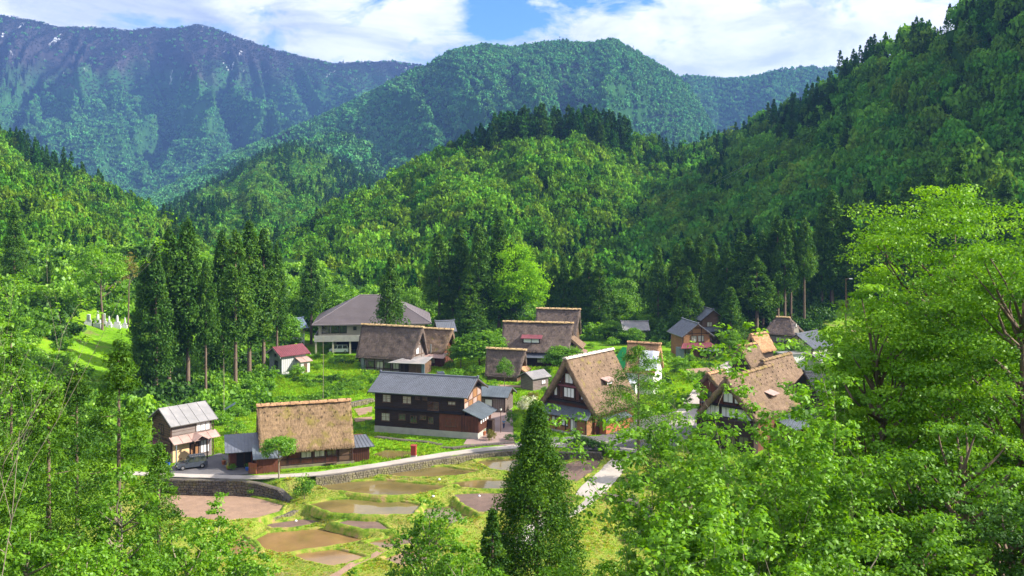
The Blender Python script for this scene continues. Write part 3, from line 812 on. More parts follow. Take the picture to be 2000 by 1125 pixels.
class H:
    """one building in local axes: ridge along x, front wall at y = -W/2"""
    def __init__(s, root, L, W, hw, hr):
        s.root, s.L, s.W, s.hw, s.hr = root, L, W, hw, hr
    def fbox(s, mb, face, u0, u1, z0, z1, d0, d1):
        if face == 'front': mb.box(u0, u1, -s.W / 2 - d1, -s.W / 2 - d0, z0, z1)
        elif face == 'back': mb.box(u0, u1, s.W / 2 + d0, s.W / 2 + d1, z0, z1)
        elif face == 'right': mb.box(s.L / 2 + d0, s.L / 2 + d1, u0, u1, z0, z1)
        elif face == 'left': mb.box(-s.L / 2 - d1, -s.L / 2 - d0, -u1, -u0, z0, z1)
    def body(s, mat, z0=-0.6, hw=None, hr=None, name='wall'):
        hw = hw or s.hw; hr = hr or s.hr
        w = s.W / 2
        mb = MB(); mb.prism_x([(-w, z0), (w, z0), (w, hw), (0, hr), (-w, hw)][::-1], -s.L / 2, s.L / 2)
        return mb.build(name, mat, s.root)
    def planks(s, faces, mat, step=0.42, horiz=True, z0=0.1, gable=True, d=0.03):
        """battens and board laps over the walls, joined"""
        mb = MB()
        for f in faces:
            half = (s.L if f in ('front', 'back') else s.W) / 2
            top = s.hw
            if horiz:
                z = z0
                while z < (s.hr - .3 if f in ('left', 'right') and gable else top):
                    hf = half if z < s.hw else half * (s.hr - z) / (s.hr - s.hw)
                    s.fbox(mb, f, -hf, hf, z, z + 0.045, 0, d)
                    z += step
            else:
                u = -half
                while u <= half:
                    zt = top if f in ('front', 'back') else s.hw + (s.hr - s.hw) * (1 - abs(u) / half)
                    s.fbox(mb, f, u - .03, u + .03, z0, zt - .05, 0, d)
                    u += step
        return mb.build('wall_battens', mat, s.root, kind='stuff')
    def beams(s, face, zs=(), us=(), mat='post_wood', w=0.16, z0=0.0, z1=None, d=0.07, half=None):
        hf = half or (s.L if face in ('front', 'back') else s.W) / 2
        for z in zs:
            h2 = hf if z < s.hw else hf * max(0.05, (s.hr - z) / (s.hr - s.hw))
            mb = MB(); s.fbox(mb, face, -h2, h2, z, z + w, 0.002, d + .012); mb.build('beam', mat, s.root)
        for u in us:
            zt = z1 or (s.hw if face in ('front', 'back') else s.hw + (s.hr - s.hw) * (1 - abs(u) / hf) - .1)
            mb = MB(); s.fbox(mb, face, u - w / 2, u + w / 2, z0, zt, 0.002, d); mb.build('post', mat, s.root)
    def window(s, face, u, z, w, h, pane='curtain', frame='post_wood', cols=2, rows=1, name='window', b=0.07, label=None):
        fr = MB()
        d = 0.10
        s.fbox(fr, face, u, u + w, z, z + b, 0, d); s.fbox(fr, face, u, u + w, z + h - b, z + h, 0, d)
        s.fbox(fr, face, u, u + b, z + b, z + h - b, 0, d); s.fbox(fr, face, u + w - b, u + w, z + b, z + h - b, 0, d)
        for i in range(1, cols):
            c = u + w * i / cols
            s.fbox(fr, face, c - .03, c + .03, z + b, z + h - b, 0, d - .02)
        for j in range(1, rows):
            c = z + h * j / rows
            s.fbox(fr, face, u + b, u + w - b, c - .02, c + .02, 0, d - .025)
        s.fbox(fr, face, u - .06, u + w + .06, z - .07, z - .002, 0, d + .06)
        f = fr.build(name, frame, s.root, label)
        for i in range(cols):
            p = MB()
            a = u + w * i / cols + (.03 if i else b); c = u + w * (i + 1) / cols - (.03 if i < cols - 1 else b)
            s.fbox(p, face, a + .002, c - .002, z + b + .002, z + h - b - .002, 0.0, 0.035)
            p.build('pane', pane, f)
        return f
    def door(s, face, u, w, h, mat='boards_brown', z=0.0, panes=None):
        mb = MB(); s.fbox(mb, face, u, u + w, z, z + h, 0, .06)
        dd = mb.build('door', mat, s.root)
        fr = MB()
        s.fbox(fr, face, u - .1, u, z, z + h + .1, 0, .12); s.fbox(fr, face, u + w, u + w + .1, z, z + h + .1, 0, .12); s.fbox(fr, face, u, u + w, z + h, z + h + .1, 0, .12)
        fr.build('door_frame', 'post_wood', dd)
        if panes:
            p = MB(); s.fbox(p, face, u + .1, u + w - .1, z + h * .35, z + h - .15, .06, .075); p.build('pane', panes, dd)
        return dd

def slope_detail(a, b, c, d, style, step=0.30, rib=0.30):
    """tiles or standing seams on a slope; a-b the eave, d-c the ridge"""
    a, b, c, d = (Vector(p) for p in (a, b, c, d))
    n = (b - a).cross(d - a).normalized()
    mb = MB()
    Lm = ((b - a).length + (c - d).length) / 2; H_ = ((d - a).length + (c - b).length) / 2
    def P(u, v, h=0): return (a * (1 - u) + b * u) * (1 - v) + (d * (1 - u) + c * u) * v + n * h
    if style == 'tile':
        nu = max(2, int(Lm / rib)); nv = max(2, int(H_ / step))
        rnd = random.Random(3)
        for j in range(nv):
            v0, v1 = j / nv, (j + 1) / nv
            for i in range(nu):
                u0, u1 = i / nu, (i + 1) / nu
                um = (u0 + u1) / 2
                k = rnd.uniform(-.008, .012)
                vs = [P(u0, v0, .03 + k), P(um, v0, .10 + k), P(u1, v0, .03 + k), P(u0, v1, .004), P(um, v1, .06), P(u1, v1, .004), P(u0, v0, 0), P(u1, v0, 0)]
                mb.add(vs, [(0, 1, 4, 3), (1, 2, 5, 4), (6, 7, 2, 1), (6, 1, 0)])
    else:
        nu = max(2, int(Lm / (0.45 if style == 'seam' else 1.5)))
        for i in range(nu + 1):
            u = i / nu
            e = 0.025 / Lm
            u0, u1 = min(max(u - e, 0), 1), min(max(u + e, 0), 1)
            vs = [P(u0, 0, 0), P(u1, 0, 0), P(u1, 1, 0), P(u0, 1, 0), P(u0, 0, .05), P(u1, 0, .05), P(u1, 1, .05), P(u0, 1, .05)]
            mb.add(vs, [(4, 5, 6, 7), (0, 1, 5, 4), (1, 2, 6, 5), (2, 3, 7, 6), (3, 0, 4, 7)])
        for v in (0.33, 0.66):
            e = .02 / H_
            mb.add([P(0, v - e, .004), P(1, v - e, .02), P(1, v + e, .02), P(0, v + e, .004)], [(0, 1, 2, 3)])
    return mb

def roof_slopes(root, quads, mat, style='tile', t=0.14, name='roof', step=.3, label=None):
    mb = MB()
    for q in quads: mb.slab(*q, t)
    r = mb.build(name, mat, root, label)
    dt = MB()
    for q in quads:
        m = slope_detail(*q, style, step, step)
        dt.add(m.v, m.f)
    dt.build('roof_tiles' if style == 'tile' else 'roof_seams', mat, r, kind='stuff')
    return r

def gable_roof(root, L, W, hw, hr, mat, style='tile', ov=0.7, og=0.7, ridge=True, step=.3, barge='post_wood', shift=0.0):
    s = (hr - hw) / (W / 2)
    ye = W / 2 + ov; ze = hw - s * ov + .12; zr = hr + .12
    x0, x1 = -L / 2 - og + shift, L / 2 + og + shift
    q1 = ((x0, -ye, ze), (x1, -ye, ze), (x1, 0, zr), (x0, 0, zr))
    q2 = ((x1, ye, ze), (x0, ye, ze), (x0, 0, zr), (x1, 0, zr))
    r = roof_slopes(root, [q1, q2], mat, style, step=step)
    if ridge:
        mb = MB()
        mb.prism_x([(-.22, zr - .02), (.22, zr - .02), (.17, zr + .22), (-.17, zr + .22)][::-1], x0 - .05, x1 + .05)
        for x in (x0, x1):
            mb.box(x - .14, x + .14, -.24, .24, zr + .02, zr + .38)
        mb.build('roof_ridge', mat, r)
    for x in (x0, x1):
        mb = MB()
        for sg in (-1, 1):
            a = Vector((x, sg * (ye - .02), ze - .16)); b = Vector((x, 0, zr - .16))
            dx = Vector((.05, 0, 0))
            up = Vector((0, 0, .20))
            mb.add([a - dx, a + dx, a + dx - up, a - dx - up, b - dx, b + dx, b + dx - up, b - dx - up], [(0, 1, 5, 4), (1, 2, 6, 5), (2, 3, 7, 6), (3, 0, 4, 7), (0, 3, 2, 1), (4, 5, 6, 7)])
        mb.build('bargeboard', barge, root)
    return r

def thatch_roof(root, L, W, ze, zr, mat, over=0.75, og=0.7, lean=0.5, thick=0.6, seed=1, ridge='straw', hooks=True, hip=0.0, sag=0.25, dens=1.0):
    rng = np.random.default_rng(seed)
    half = W / 2 + over
    ns = 16; nx = max(14, int(L / 0.4))
    s = np.linspace(0, 1, ns + 1)
    slope_len = math.hypot(half, zr - ze)
    ny_, nz_ = (zr - ze) / slope_len, half / slope_len
    V = []; Fs = []
    base = 0
    edge_pts = []
    for sg in (-1, 1):
        u = np.linspace(-1, 1, nx + 1)
        U, S = np.meshgrid(u, s)
        xe = L / 2 + og + lean * S - hip * S
        X = U * xe
        Yo = sg * half * (1 - S)
        Z = ze + (zr - ze) * S - sag * np.sin(PI * S) * 0.6
        nse = (fbm(X * 1.6 + seed * 7, S * slope_len * 1.6 + 3, 4, .6) - .5) * 0.50 + (rng.random(X.shape) - .5) * 0.09
        nse += 0.10 * (np.abs(U) ** 6)
        X = X + (rng.random(X.shape) - .5) * .10 * (np.abs(U) > .99)
        O = np.stack([X, Yo + sg * ny_ * nse, Z + nz_ * nse - .12 * (S < .01) * rng.random(X.shape)], -1)
        I = np.stack([X * (1 - .04 / max(1, L)), sg * np.maximum(half * (1 - S) - thick * ny_, 0.0), Z - thick * nz_], -1)
        I[-1, :, 2] = O[-1, :, 2] - thick * 1.2
        nO = O.shape[0] * O.shape[1]
        V.append(O.reshape(-1, 3)); V.append(I.reshape(-1, 3))
        i = np.arange(nO).reshape(ns + 1, nx + 1)
        fo = np.stack([i[:-1, :-1], i[:-1, 1:], i[1:, 1:], i[1:, :-1]], -1).reshape(-1, 4)
        fi = fo[:, ::-1] + nO
        ea = np.stack([i[0, :-1] + nO, i[0, 1:] + nO, i[0, 1:], i[0, :-1]], -1)
        g0 = np.stack([i[:-1, 0], i[1:, 0], i[1:, 0] + nO, i[:-1, 0] + nO], -1)
        g1 = np.stack([i[1:, -1], i[:-1, -1], i[:-1, -1] + nO, i[1:, -1] + nO], -1)
        tp = np.stack([i[-1, :-1], i[-1, 1:], i[-1, 1:] + nO, i[-1, :-1] + nO], -1)
        ff = np.concatenate([fo, fi, ea, g0, g1, tp])
        if sg > 0: ff = ff[:, ::-1]
        Fs.append(ff + base); base += 2 * nO
        # straw ends sticking out of the surface and along the edges
        m = int(900 * dens)
        uu = rng.random(m) * 2 - 1; ss = rng.random(m) ** 1.2
        edge = rng.random(m)
        ss = np.where(edge < .3, rng.random(m) * .02, ss)
        uu = np.where((edge > .3) & (edge < .5), np.sign(uu) * (1 - rng.random(m) * .01), uu)
        xe2 = L / 2 + og + lean * ss - hip * ss
        bx = uu * xe2; by = sg * half * (1 - ss); bz = ze + (zr - ze) * ss - sag * np.sin(PI * ss) * .6
        nn = np.array([0, sg * ny_, nz_]); dn = np.array([0, sg * half / slope_len, -(zr - ze) / slope_len])
        ln = rng.uniform(.18, .45, m)[:, None]
        B = np.stack([bx, by, bz], -1) + nn * rng.uniform(.0, .10, m)[:, None]
        D = dn * ln + nn * ln * rng.uniform(.05, .3, m)[:, None] + rng.normal(0, .04, (m, 3))
        wd = rng.uniform(.015, .04, m)[:, None]
        sx = np.array([1.0, 0, 0]) * wd
        edge_pts.append(np.stack([B - sx, B + sx, B + D + sx * .4, B + D - sx * .4], 1))
    me = quads_mesh('roof', np.concatenate(V), faces=np.concatenate(Fs))
    r = link('roof', me, root, mat)
    E = np.concatenate(edge_pts)
    link('loose_straw', quads_mesh('loose_straw', E), r, mat, kind='stuff')
    # ridge cap: a lumpy roll of straw, tied with cross poles
    xr = L / 2 + og + lean - hip
    mb = MB()
    n = 9; m = max(10, int(xr * 2 / .35))
    vs = []
    for i in range(m + 1):
        x = -xr - .08 + (2 * xr + .16) * i / m
        for k in range(n):
            a = PI * k / (n - 1)
            rr = .36 + rng.uniform(-.035, .05)
            vs.append((x, -math.cos(a) * rr * 1.35, zr - .12 + math.sin(a) * rr * .95))
    fs = []
    for i in range(m):
        for k in range(n - 1):
            fs.append((i * n + k, (i + 1) * n + k, (i + 1) * n + k + 1, i * n + k + 1))
    fs.append(tuple(range(n))); fs.append(tuple(range(m * n, (m + 1) * n))[::-1])
    mb.add(vs, fs)
    cap = mb.build('ridge_cap', ridge, r)
    k = int(2 * xr / 1.3)
    pole = MB()
    pole.tube([(0, -.62, zr - .30), (0, -.3, zr + .16), (0, 0, zr + .30)], .05, 5)
    pole.tube([(0, .62, zr - .30), (0, .3, zr + .16), (0, 0.02, zr + .30)], .05, 5)
    pm = pole.mesh('ridge_tie')
    for i in range(k):
        o = link('ridge_tie', pm, cap, 'post_wood')
        o.location.x = -xr + .6 + (2 * xr - 1.2) * i / max(1, k - 1)
    if hooks:
        hk = MB()
        for row in (.86, .78, .70):
            cnt = int(L / 1.5)
            for i in range(cnt):
                u = -1 + 2 * (i + .5 + (.25 if row == .78 else 0)) / cnt
                xe = L / 2 + og + lean * row - hip * row
                x = u * xe * .96
                for sg in (-1, 1):
                    y = sg * half * (1 - row); z = ze + (zr - ze) * row - sag * math.sin(PI * row) * .6
                    c = Vector((x, y, z)) + Vector((0, sg * ny_, nz_)) * .08
                    dn = Vector((0, sg * half / slope_len, -(zr - ze) / slope_len))
                    nn = Vector((0, sg * ny_, nz_)); sx = Vector((.035, 0, 0))
                    hk.add([c - sx, c + sx, c + sx + dn * .26, c - sx + dn * .26, c - sx + nn * .09, c + sx + nn * .09, c + sx + dn * .26 + nn * .04, c - sx + dn * .26 + nn * .04],
                           [(4, 5, 6, 7), (0, 1, 5, 4), (1, 2, 6, 5), (2, 3, 7, 6), (3, 0, 4, 7)])
        hk.build('thatch_pegs', 'post_wood', r, kind='stuff')
    return r

def lean_to(root, a, b, c, d, mat='metal_slate', style='seam', name='side_roof', t=.1, label=None):
    return roof_slopes(root, [(a, b, c, d)], mat, style, t, name, label=label)

# ------------------------------------------------------------------ the houses
def house_store():                                   # pale roof store at the left
    L, W, hw, hr = 6.4, 6.0, 5.8, 7.5
    root = place('farm_store', 'two-storey brown farm store with pale sheet roof and tan shutter, beside the car yard', 336, 904, 'FL', 46, L, W)
    h = H(root, L, W, hw, hr)
    h.body('boards_grey'); 
    # gable face in darker boards
    mb = MB(); mb.prism_x([(-W / 2, .0), (W / 2, .0), (W / 2, hw), (0, hr), (-W / 2, hw)][::-1], -L / 2 - .04, -L / 2); mb.build('gable_boards', 'boards_brown', root)
    h.planks(['left'], 'boards_dark', .35, True, d=.07); h.planks(['front'], 'boards_brown', .5, True, z0=3.4)
    gable_roof(root, L, W, hw, hr, 'metal_pale', 'wide', .8, .6, ridge=False)
    h.beams('front', (2.9,), (-3.4, 3.4)); h.beams('left', (3.0,), (-2.9, 2.9), d=.12)
    h.window('left', -.9, 3.7, 1.5, 1.5, 'curtain', 'black', 2)
    h.window('left', -2.6, .3, 2.0, 1.8, 'glass', 'black', 2)
    h.window('front', .6, 3.9, 2.3, 1.3, 'paper', 'boards_grey', 3)
    h.window('front', 1.3, .6, 1.5, 1.9, 'paper', 'boards_grey', 3)
    mb = MB(); h.fbox(mb, 'front', -3.1, -.5, 0, 2.6, 0, .05)
    sh = mb.build('shutter', 'shutter', root)
    mb = MB()
    for i in range(9): h.fbox(mb, 'front', -3.1, -.5, .12 + i * .28, .17 + i * .28, .05, .075)
    mb.build('shutter_slats', 'shutter', sh, kind='stuff')
    h.door('front', -.25, 1.2, 2.2, 'boards_orange')
    lean_to(root, (-L / 2 - .5, -W / 2 - 1.5, 2.95), (L / 2 + .6, -W / 2 - 1.5, 2.95), (L / 2 + .6, -W / 2, 3.75), (-L / 2 - .5, -W / 2, 3.75), 'metal_pink', 'wide')
    # porch gable breaking through the lean-to
    mb = MB()
    mb.slab((-.7, -W / 2 - 2.0, 3.0), (.5, -W / 2 - 2.0, 3.7), (.5, -W / 2, 3.9), (-.7, -W / 2, 3.25), .1)
    mb.slab((.5, -W / 2 - 2.0, 3.7), (1.7, -W / 2 - 2.0, 3.0), (1.7, -W / 2, 3.25), (.5, -W / 2, 3.9), .1)
    mb.build('porch_roof', 'metal_pink', root)
    for x in (-.5, 1.5):
        mb = MB(); mb.box(x - .07, x + .07, -W / 2 - 1.75, -W / 2 - 1.6, 0, 3.0); mb.build('porch_post', 'post_wood', root)
    mb = MB(); mb.box(-L / 2 - 1.2, -L / 2 - .06, -1.5, 2.6, 2.25, 2.33); mb.build('side_canopy', 'metal_red', root)
    mb = MB(); mb.box(-3.3, -3.15, -W / 2 - 1.4, -W / 2 - 1.25, 0, 2.95); mb.build('porch_post', 'metal_slate', root)

def house_thatch_front():
    L, W, hw, hr = 13.2, 8.6, 2.9, 8.35
    root = place('thatched_farmhouse', 'broad thatched farmhouse with golden front roof slope beside the lane, nearest the paddies', 508, 918, 'FL', 17, L, W)
    h = H(root, L, W, hw, hr)
    h.body('boards_red', hr=hr - 1.1)
    thatch_roof(root, L, W, 2.6, hr, 'thatch_mossy', .8, .1, .15, .65, 3, 'thatch_new', sag=.3, dens=1.6)
    # left gable boards
    h.planks(['front'], 'boards_red', .24, False)
    h.beams('front', (.35, 1.15, 2.35), (-6.5, -4.6, -2.7, -.9, .8, 2.6, 4.4, 6.5))
    for u in (-1.0, .9): h.window('front', u + .12, 1.2, 1.5, 1.1, 'curtain', 'post_wood', 2)
    h.window('front', 2.8, 1.3, 1.4, 1.0, 'glass', 'post_wood', 2)
    h.door('front', 4.6, 1.6, 2.1, 'boards_brown'); h.door('front', -4.3, 1.4, 2.0, 'boards_brown')
    h.window('left', -.8, 4.6, 1.6, 1.2, 'paper', 'post_wood', 2); h.window('left', -.5, 6.3, 1.0, .7, 'glass', 'post_wood', 1)
    # right annex
    x0, x1 = L / 2 + .01, L / 2 + 2.5
    mb = MB(); mb.box(x0, x1, -W / 2 + .4, W / 2 - 1, -.4, 2.3); mb.build('annex_wall', 'boards_red', root)
    mb = MB()
    for i in range(9): mb.box(x0 + .05 + i * .28, x0 + .10 + i * .28, -W / 2 + .35, -W / 2 + .4, 0, 2.2)
    mb.build('wall_battens', 'post_wood', root, kind='stuff')
    lean_to(root, (x0 - .7, -W / 2 - .1, 2.2), (x1 + .7, -W / 2 - .1, 2.2), (x1 - .2, -W / 2 + 2.6, 3.4), (x0 - .7, -W / 2 + 2.6, 3.4), 'tile_dark', 'seam', 'annex_roof')
    # left annexes with blue slate roofs
    ax0, ax1 = -L / 2 - 4.6, -L / 2 + .2
    mb = MB(); mb.box(ax0 + .4, ax1 - .1, -W / 2 + 2.2, W / 2 - 1, -.5, 2.5); mb.build('annex_wall', 'boards_red', root)
    lean_to(root, (ax0 - .2, -W / 2 + 1.2, 2.45), (ax1 + .6, -W / 2 + 1.2, 2.45), (ax1 + .6, W / 2 - 2.3, 3.9), (ax0 - .2, W / 2 - 2.3, 3.9), 'tile_dark', 'seam', 'annex_roof')
    bx0, bx1 = -L / 2 - .9, -L / 2 + 3.0
    mb = MB(); mb.box(bx0 + .3, bx1 - .3, -W / 2 - 1.9, -W / 2 - .02, -.5, 2.25); mb.build('porch_wall', 'boards_red', root)
    lean_to(root, (bx0 - .2, -W / 2 - 2.5, 2.2), (bx1, -W / 2 - 2.5, 2.2), (bx1 - .7, -W / 2 + .6, 3.2), (bx0 - .2, -W / 2 + 1.4, 3.4), 'metal_slate', 'seam', 'porch_roof')
    mb = MB()
    mb.box(ax0 + 1.4, ax0 + 3.4, -W / 2 + 2.1, -W / 2 + 2.2, 0, 2.1); mb.build('entrance_shade_panel', 'black', root)  # black slab on the annex wall, painted shade of an open entrance
    for x in (ax0 + .3, ax0 + 2.4, ax0 + 3.6):
        mb = MB(); mb.box(x, x + .14, -W / 2 + 1.4, -W / 2 + 1.54, 0, 2.4); mb.build('porch_post', 'post_wood', root)
    # red open board screen by the entrance
    for i in range(7):
        mb = MB(); mb.box(0, .13, -.03, .03, 0, 1.5); o = mb.build('slat', 'pot_clay', root); o.location = (bx0 - .75 + i * .16, -W / 2 - 1.4 - i * .12, 0.05)
    # stone footing
    mb = MB(); mb.box(-L / 2 - .2, L / 2 + .2, -W / 2 - .25, -W / 2 - .0, -.8, .3); mb.build('footing', 'stone', root)
    # bench and stacked things on the veranda
    mb = MB(); mb.box(2.6, 4.2, -W / 2 - .8, -W / 2 - .35, .35, .45); mb.box(2.7, 2.8, -W / 2 - .7, -W / 2 - .4, -.1, .35); mb.box(4.0, 4.1, -W / 2 - .7, -W / 2 - .4, -.1, .35); mb.build('veranda_board', 'boards_brown', root)

def house_black():
    L, W, hw, hr = 15.6, 8.6, 7.0, 8.85
    root = place('black_board_house', 'long two-storey house of black boards with grey tiled roof above the lane', 906, 856, 'FR', -17, L, W)
    h = H(root, L, W, hw, hr)
    h.body('boards_dark', z0=1.0)
    gable_roof(root, L, W, hw, hr, 'tile_dark', 'tile', 1.0, .9, step=.32)
    mb = MB(); mb.box(-L / 2 - .06, L / 2 + 2.4, -W / 2 - .06, W / 2 + .06, -.8, 1.0); mb.build('footing', 'concrete', root)
    h.planks(['front', 'left'], 'black', .30, True, z0=1.1, d=.035)
    h.beams('front', (3.95,), (), 'black', .12, d=.18)
    mb = MB(); mb.slab((-L / 2, -W / 2 - .45, 3.92), (L / 2, -W / 2 - .45, 3.92), (L / 2, -W / 2, 4.2), (-L / 2, -W / 2, 4.2), .05); mb.build('string_course', 'black', root)
    up = [(-6.4, 5.0, 1.5, 1.25, 'curtain'), (-2.8, 4.95, 1.5, 1.25, 'curtain'), (-.6, 5.75, .8, .5, 'glass'), (.7, 5.75, .8, .5, 'glass'), (1.6, 4.2, 1.9, 1.35, 'glass'), (5.1, 5.2, 1.3, .6, 'curtain')]
    for u, z, w, hh, p in up: h.window('front', u, z, w, hh, p, 'boards_brown', 2, 2 if w > 1.4 else 1)
    lo = [(-6.6, 1.9, 1.5, 1.3, 'curtain'), (-3.5, 2.25, 1.2, 1.0, 'glass'), (-1.5, 1.9, 1.2, 1.15, 'glass'), (.2, 2.55, 1.1, .65, 'glass'), (1.7, 2.0, .9, 1.05, 'glass'), (4.6, 1.8, 1.9, 1.2, 'glass')]
    for u, z, w, hh, p in lo: h.window('front', u, z, w, hh, p, 'boards_brown', 2, 2 if w > 1.4 else 1)
    mb = MB(); h.fbox(mb, 'front', 3.6, L / 2, 1.0, 3.7, 0, .05); mb.build('brown_boards', 'boards_red', root)
    # gable end: plaster panels between posts
    for z0, z1 in ((4.2, 5.5), (5.6, 6.9)):
        for k in range(4):
            u0 = -W / 2 + .2 + k * 2.1
            mb = MB(); h.fbox(mb, 'right', u0, u0 + 1.8, z0, z1, 0, .05); mb.build('wall_panel', 'boards_orange' if (k + int(z0)) % 2 else 'metal_pink', root)
    mb = MB(); mb.prism_x([(-2.6, 7.05), (2.6, 7.05), (0, 8.5)][::-1], L / 2, L / 2 + .05); mb.build('gable_panel', 'black', root)
    h.beams('right', (4.1, 5.5, 6.95), (-4.2, -2.1, 0, 2.1, 4.2), 'boards_brown', .18, z0=1)
    # lower wing wrapped round the right end
    x0, x1 = L / 2 + .01, L / 2 + 2.5
    mb = MB(); mb.box(x0, x1, -W / 2, W / 2 - 2.2, 1.0, 3.6); mb.build('wing_wall', 'boards_red', root)
    mb = MB()
    for i in range(10): mb.box(x0 + .1 + i * .25, x0 + .15 + i * .25, -W / 2 - .03, -W / 2, 1.1, 3.6)
    for i in range(22): mb.box(x1, x1 + .03, -W / 2 + .1 + i * .28, -W / 2 + .15 + i * .28, 1.1, 3.3)
    mb.build('wall_battens', 'boards_dark', root, kind='stuff')
    lean_to(root, (x1 + .9, -W / 2 - .7, 3.35), (x1 + .9, W / 2 - 1.6, 3.35), (x0, W / 2 - 1.6, 4.7), (x0, -W / 2 - .7, 4.7), 'metal_slate', 'seam', 'wing_roof')
    for i in range(4):
        mb = MB(); mb.box(x1 + .02, x1 + .08, -W / 2 + .9 + i * 1.1, -W / 2 + 1.4 + i * 1.1, 2.3, 2.9); mb.build('vent_window', 'paper', root)
    mb = MB(); mb.box(x1 + .05, x1 + .95, -W / 2 + 4.2, -W / 2 + 5.4, 0.0, 2.2); mb.build('porch', 'boards_dark', root)
    mb = MB(); mb.tube([(L / 2 - .3, -W / 2 - .12, 1.0), (L / 2 - .3, -W / 2 - .12, 6.6)], .05, 6); mb.build('downpipe', 'black', root)
    # back annex
    r2 = place('garden_shed', 'small shed with blue-grey sheet roof and white door behind the black house', 987, 806, 'FR', -17, 4.6, 4.6, cat='shed')
    h2 = H(r2, 4.6, 4.6, 3.0, 3.6)
    h2.body('boards_grey'); gable_roof(r2, 4.6, 4.6, 3.0, 4.1, 'metal_slate', 'seam', .6, .6, ridge=False)
    h2.planks(['front', 'right'], 'boards_brown', .35, False)
    h2.door('front', -1.5, 1.3, 2.2, 'white_wall'); h2.beams('front', (2.4,), (-2.2, 2.2))

def house_gassho_main():
    L, W, hw, hr = 11.2, 10.6, 3.3, 12.0
    root = place('steep_gable_house', 'large steep thatched house with white paper windows in its brown gable, centre of village', 1162, 849, 'FL', 49, L, W)
    h = H(root, L, W, hw, hr)
    h.body('boards_red', hr=hr - 1.0)
    thatch_roof(root, L, W, hw + .1, hr, 'thatch', .75, .75, .45, .7, 5, 'straw_pale', sag=.45, dens=1.8)
    # gable wall (left end): storeys
    h.planks(['left'], 'boards_brown', .26, False, z0=3.2)
    mb = MB(); mb.box(-L / 2 - .55, -L / 2 - .02, -4.6, 4.6, 4.55, 4.85); mb.build('gable_ledge', 'black', root)
    mb = MB(); mb.box(-L / 2 - .30, -L / 2 - .02, -2.7, 2.7, 7.15, 7.4); mb.build('gable_ledge', 'metal_red', root)
    mb = MB(); mb.box(-L / 2 - .25, -L / 2 - .02, -4.0, 4.0, 5.0, 5.15); mb.build('beam', 'post_wood', root)
    for u in (-3.2, -2.15, -1.25, 1.25, 2.15, 3.2):
        mb = MB(); mb.box(-L / 2 - .14, -L / 2 - .02, u - .1, u + .1, 4.85, 5.0 + max(0.4, (4.6 - abs(u)) * 1.25)); mb.build('post', 'post_wood', root)
    h.window('left', -1.1, 5.35, 2.2, 1.65, 'paper', 'post_wood', 3)
    h.window('left', -3.35, 5.35, .9, 1.5, 'paper', 'post_wood', 1); h.window('left', 2.45, 5.35, .9, 1.5, 'paper', 'post_wood', 1)
    h.window('left', -.85, 7.7, 1.7, 1.65, 'paper', 'post_wood', 2)
    h.window('left', -2.35, 7.6, .65, .8, 'paper', 'post_wood', 1); h.window('left', 1.7, 7.6, .65, .8, 'paper', 'post_wood', 1)
    h.window('left', -.85, 9.75, .4, .45, 'paper', 'post_wood', 1); h.window('left', .45, 9.75, .4, .45, 'paper', 'post_wood', 1)
    # pent roof and ground floor in front of the gable
    lean_to(root, (-L / 2 - 2.6, 5.6, 2.75), (-L / 2 - 2.6, -5.6, 2.75), (-L / 2 - .03, -5.0, 3.9), (-L / 2 - .03, 5.0, 3.9), 'metal_slate', 'seam', 'pent_roof')
    mb = MB(); mb.box(-L / 2 - 1.7, -L / 2 - .03, -4.9, 4.9, -.4, 2.9); mb.build('front_room_wall', 'boards_orange', root)
    hh = H(root, L + 3.4, W, hw, hr)
    for u in (-4.2, -2.3, -.2, 1.6):
        hh.window('left', u, .4 if u > 1 else 1.0, 1.3, 2.0 if u > 1 else 1.3, 'paper', 'post_wood', 2)
    for u in (-4.8, -2.6, -.6, 1.4, 3.4, 4.8):
        mb = MB(); mb.box(-L / 2 - 1.84, -L / 2 - 1.70, u - .08, u + .08, -.3, 2.9); mb.build('post', 'post_wood', root)
    mb = MB(); mb.box(-L / 2 - 2.4, -L / 2 - 1.7, -4.9, 4.9, -.5, .15); mb.build('footing', 'concrete', root)
    # dormer window on the sunny slope
    dx, s = .9, .50
    half = W / 2 + .75
    y0 = -half * (1 - s); z0 = hw + .1 + (hr - hw - .1) * s
    mb = MB(); mb.box(dx - .9, dx + .9, y0 - .55, y0 + .8, z0 - .7, z0 + .2); d = mb.build('dormer', 'boards_brown', root)
    mb = MB(); mb.box(dx - .7, dx - .03, y0 - .60, y0 - .551, z0 - .55, z0 + .1); mb.build('pane', 'paper', d)
    mb = MB(); mb.box(dx + .03, dx + .7, y0 - .60, y0 - .551, z0 - .55, z0 + .1); mb.build('pane', 'paper', d)
    mb = MB(); mb.slab((dx - 1.25, y0 - 1.1, z0 + .05), (dx + 1.25, y0 - 1.1, z0 + .05), (dx + 1.25, y0 + .9, z0 + .55), (dx - 1.25, y0 + .9, z0 + .55), .1); mb.build('dormer_roof', 'metal_pink', d)
    # lean-to at the sunny side
    lean_to(root, (-L / 2 + 1, -W / 2 - 1.8, 1.9), (L / 2 - 3, -W / 2 - 1.8, 1.9), (L / 2 - 3, -W / 2 - .3, 2.5), (-L / 2 + 1, -W / 2 - .3, 2.5), 'metal_slate', 'seam')
    mb = MB(); mb.box(-L / 2 + 1.2, L / 2 - 3.2, -W / 2 - 1.4, -W / 2 - .03, -.3, 1.95); mb.build('side_room_wall', 'pot_clay', root)

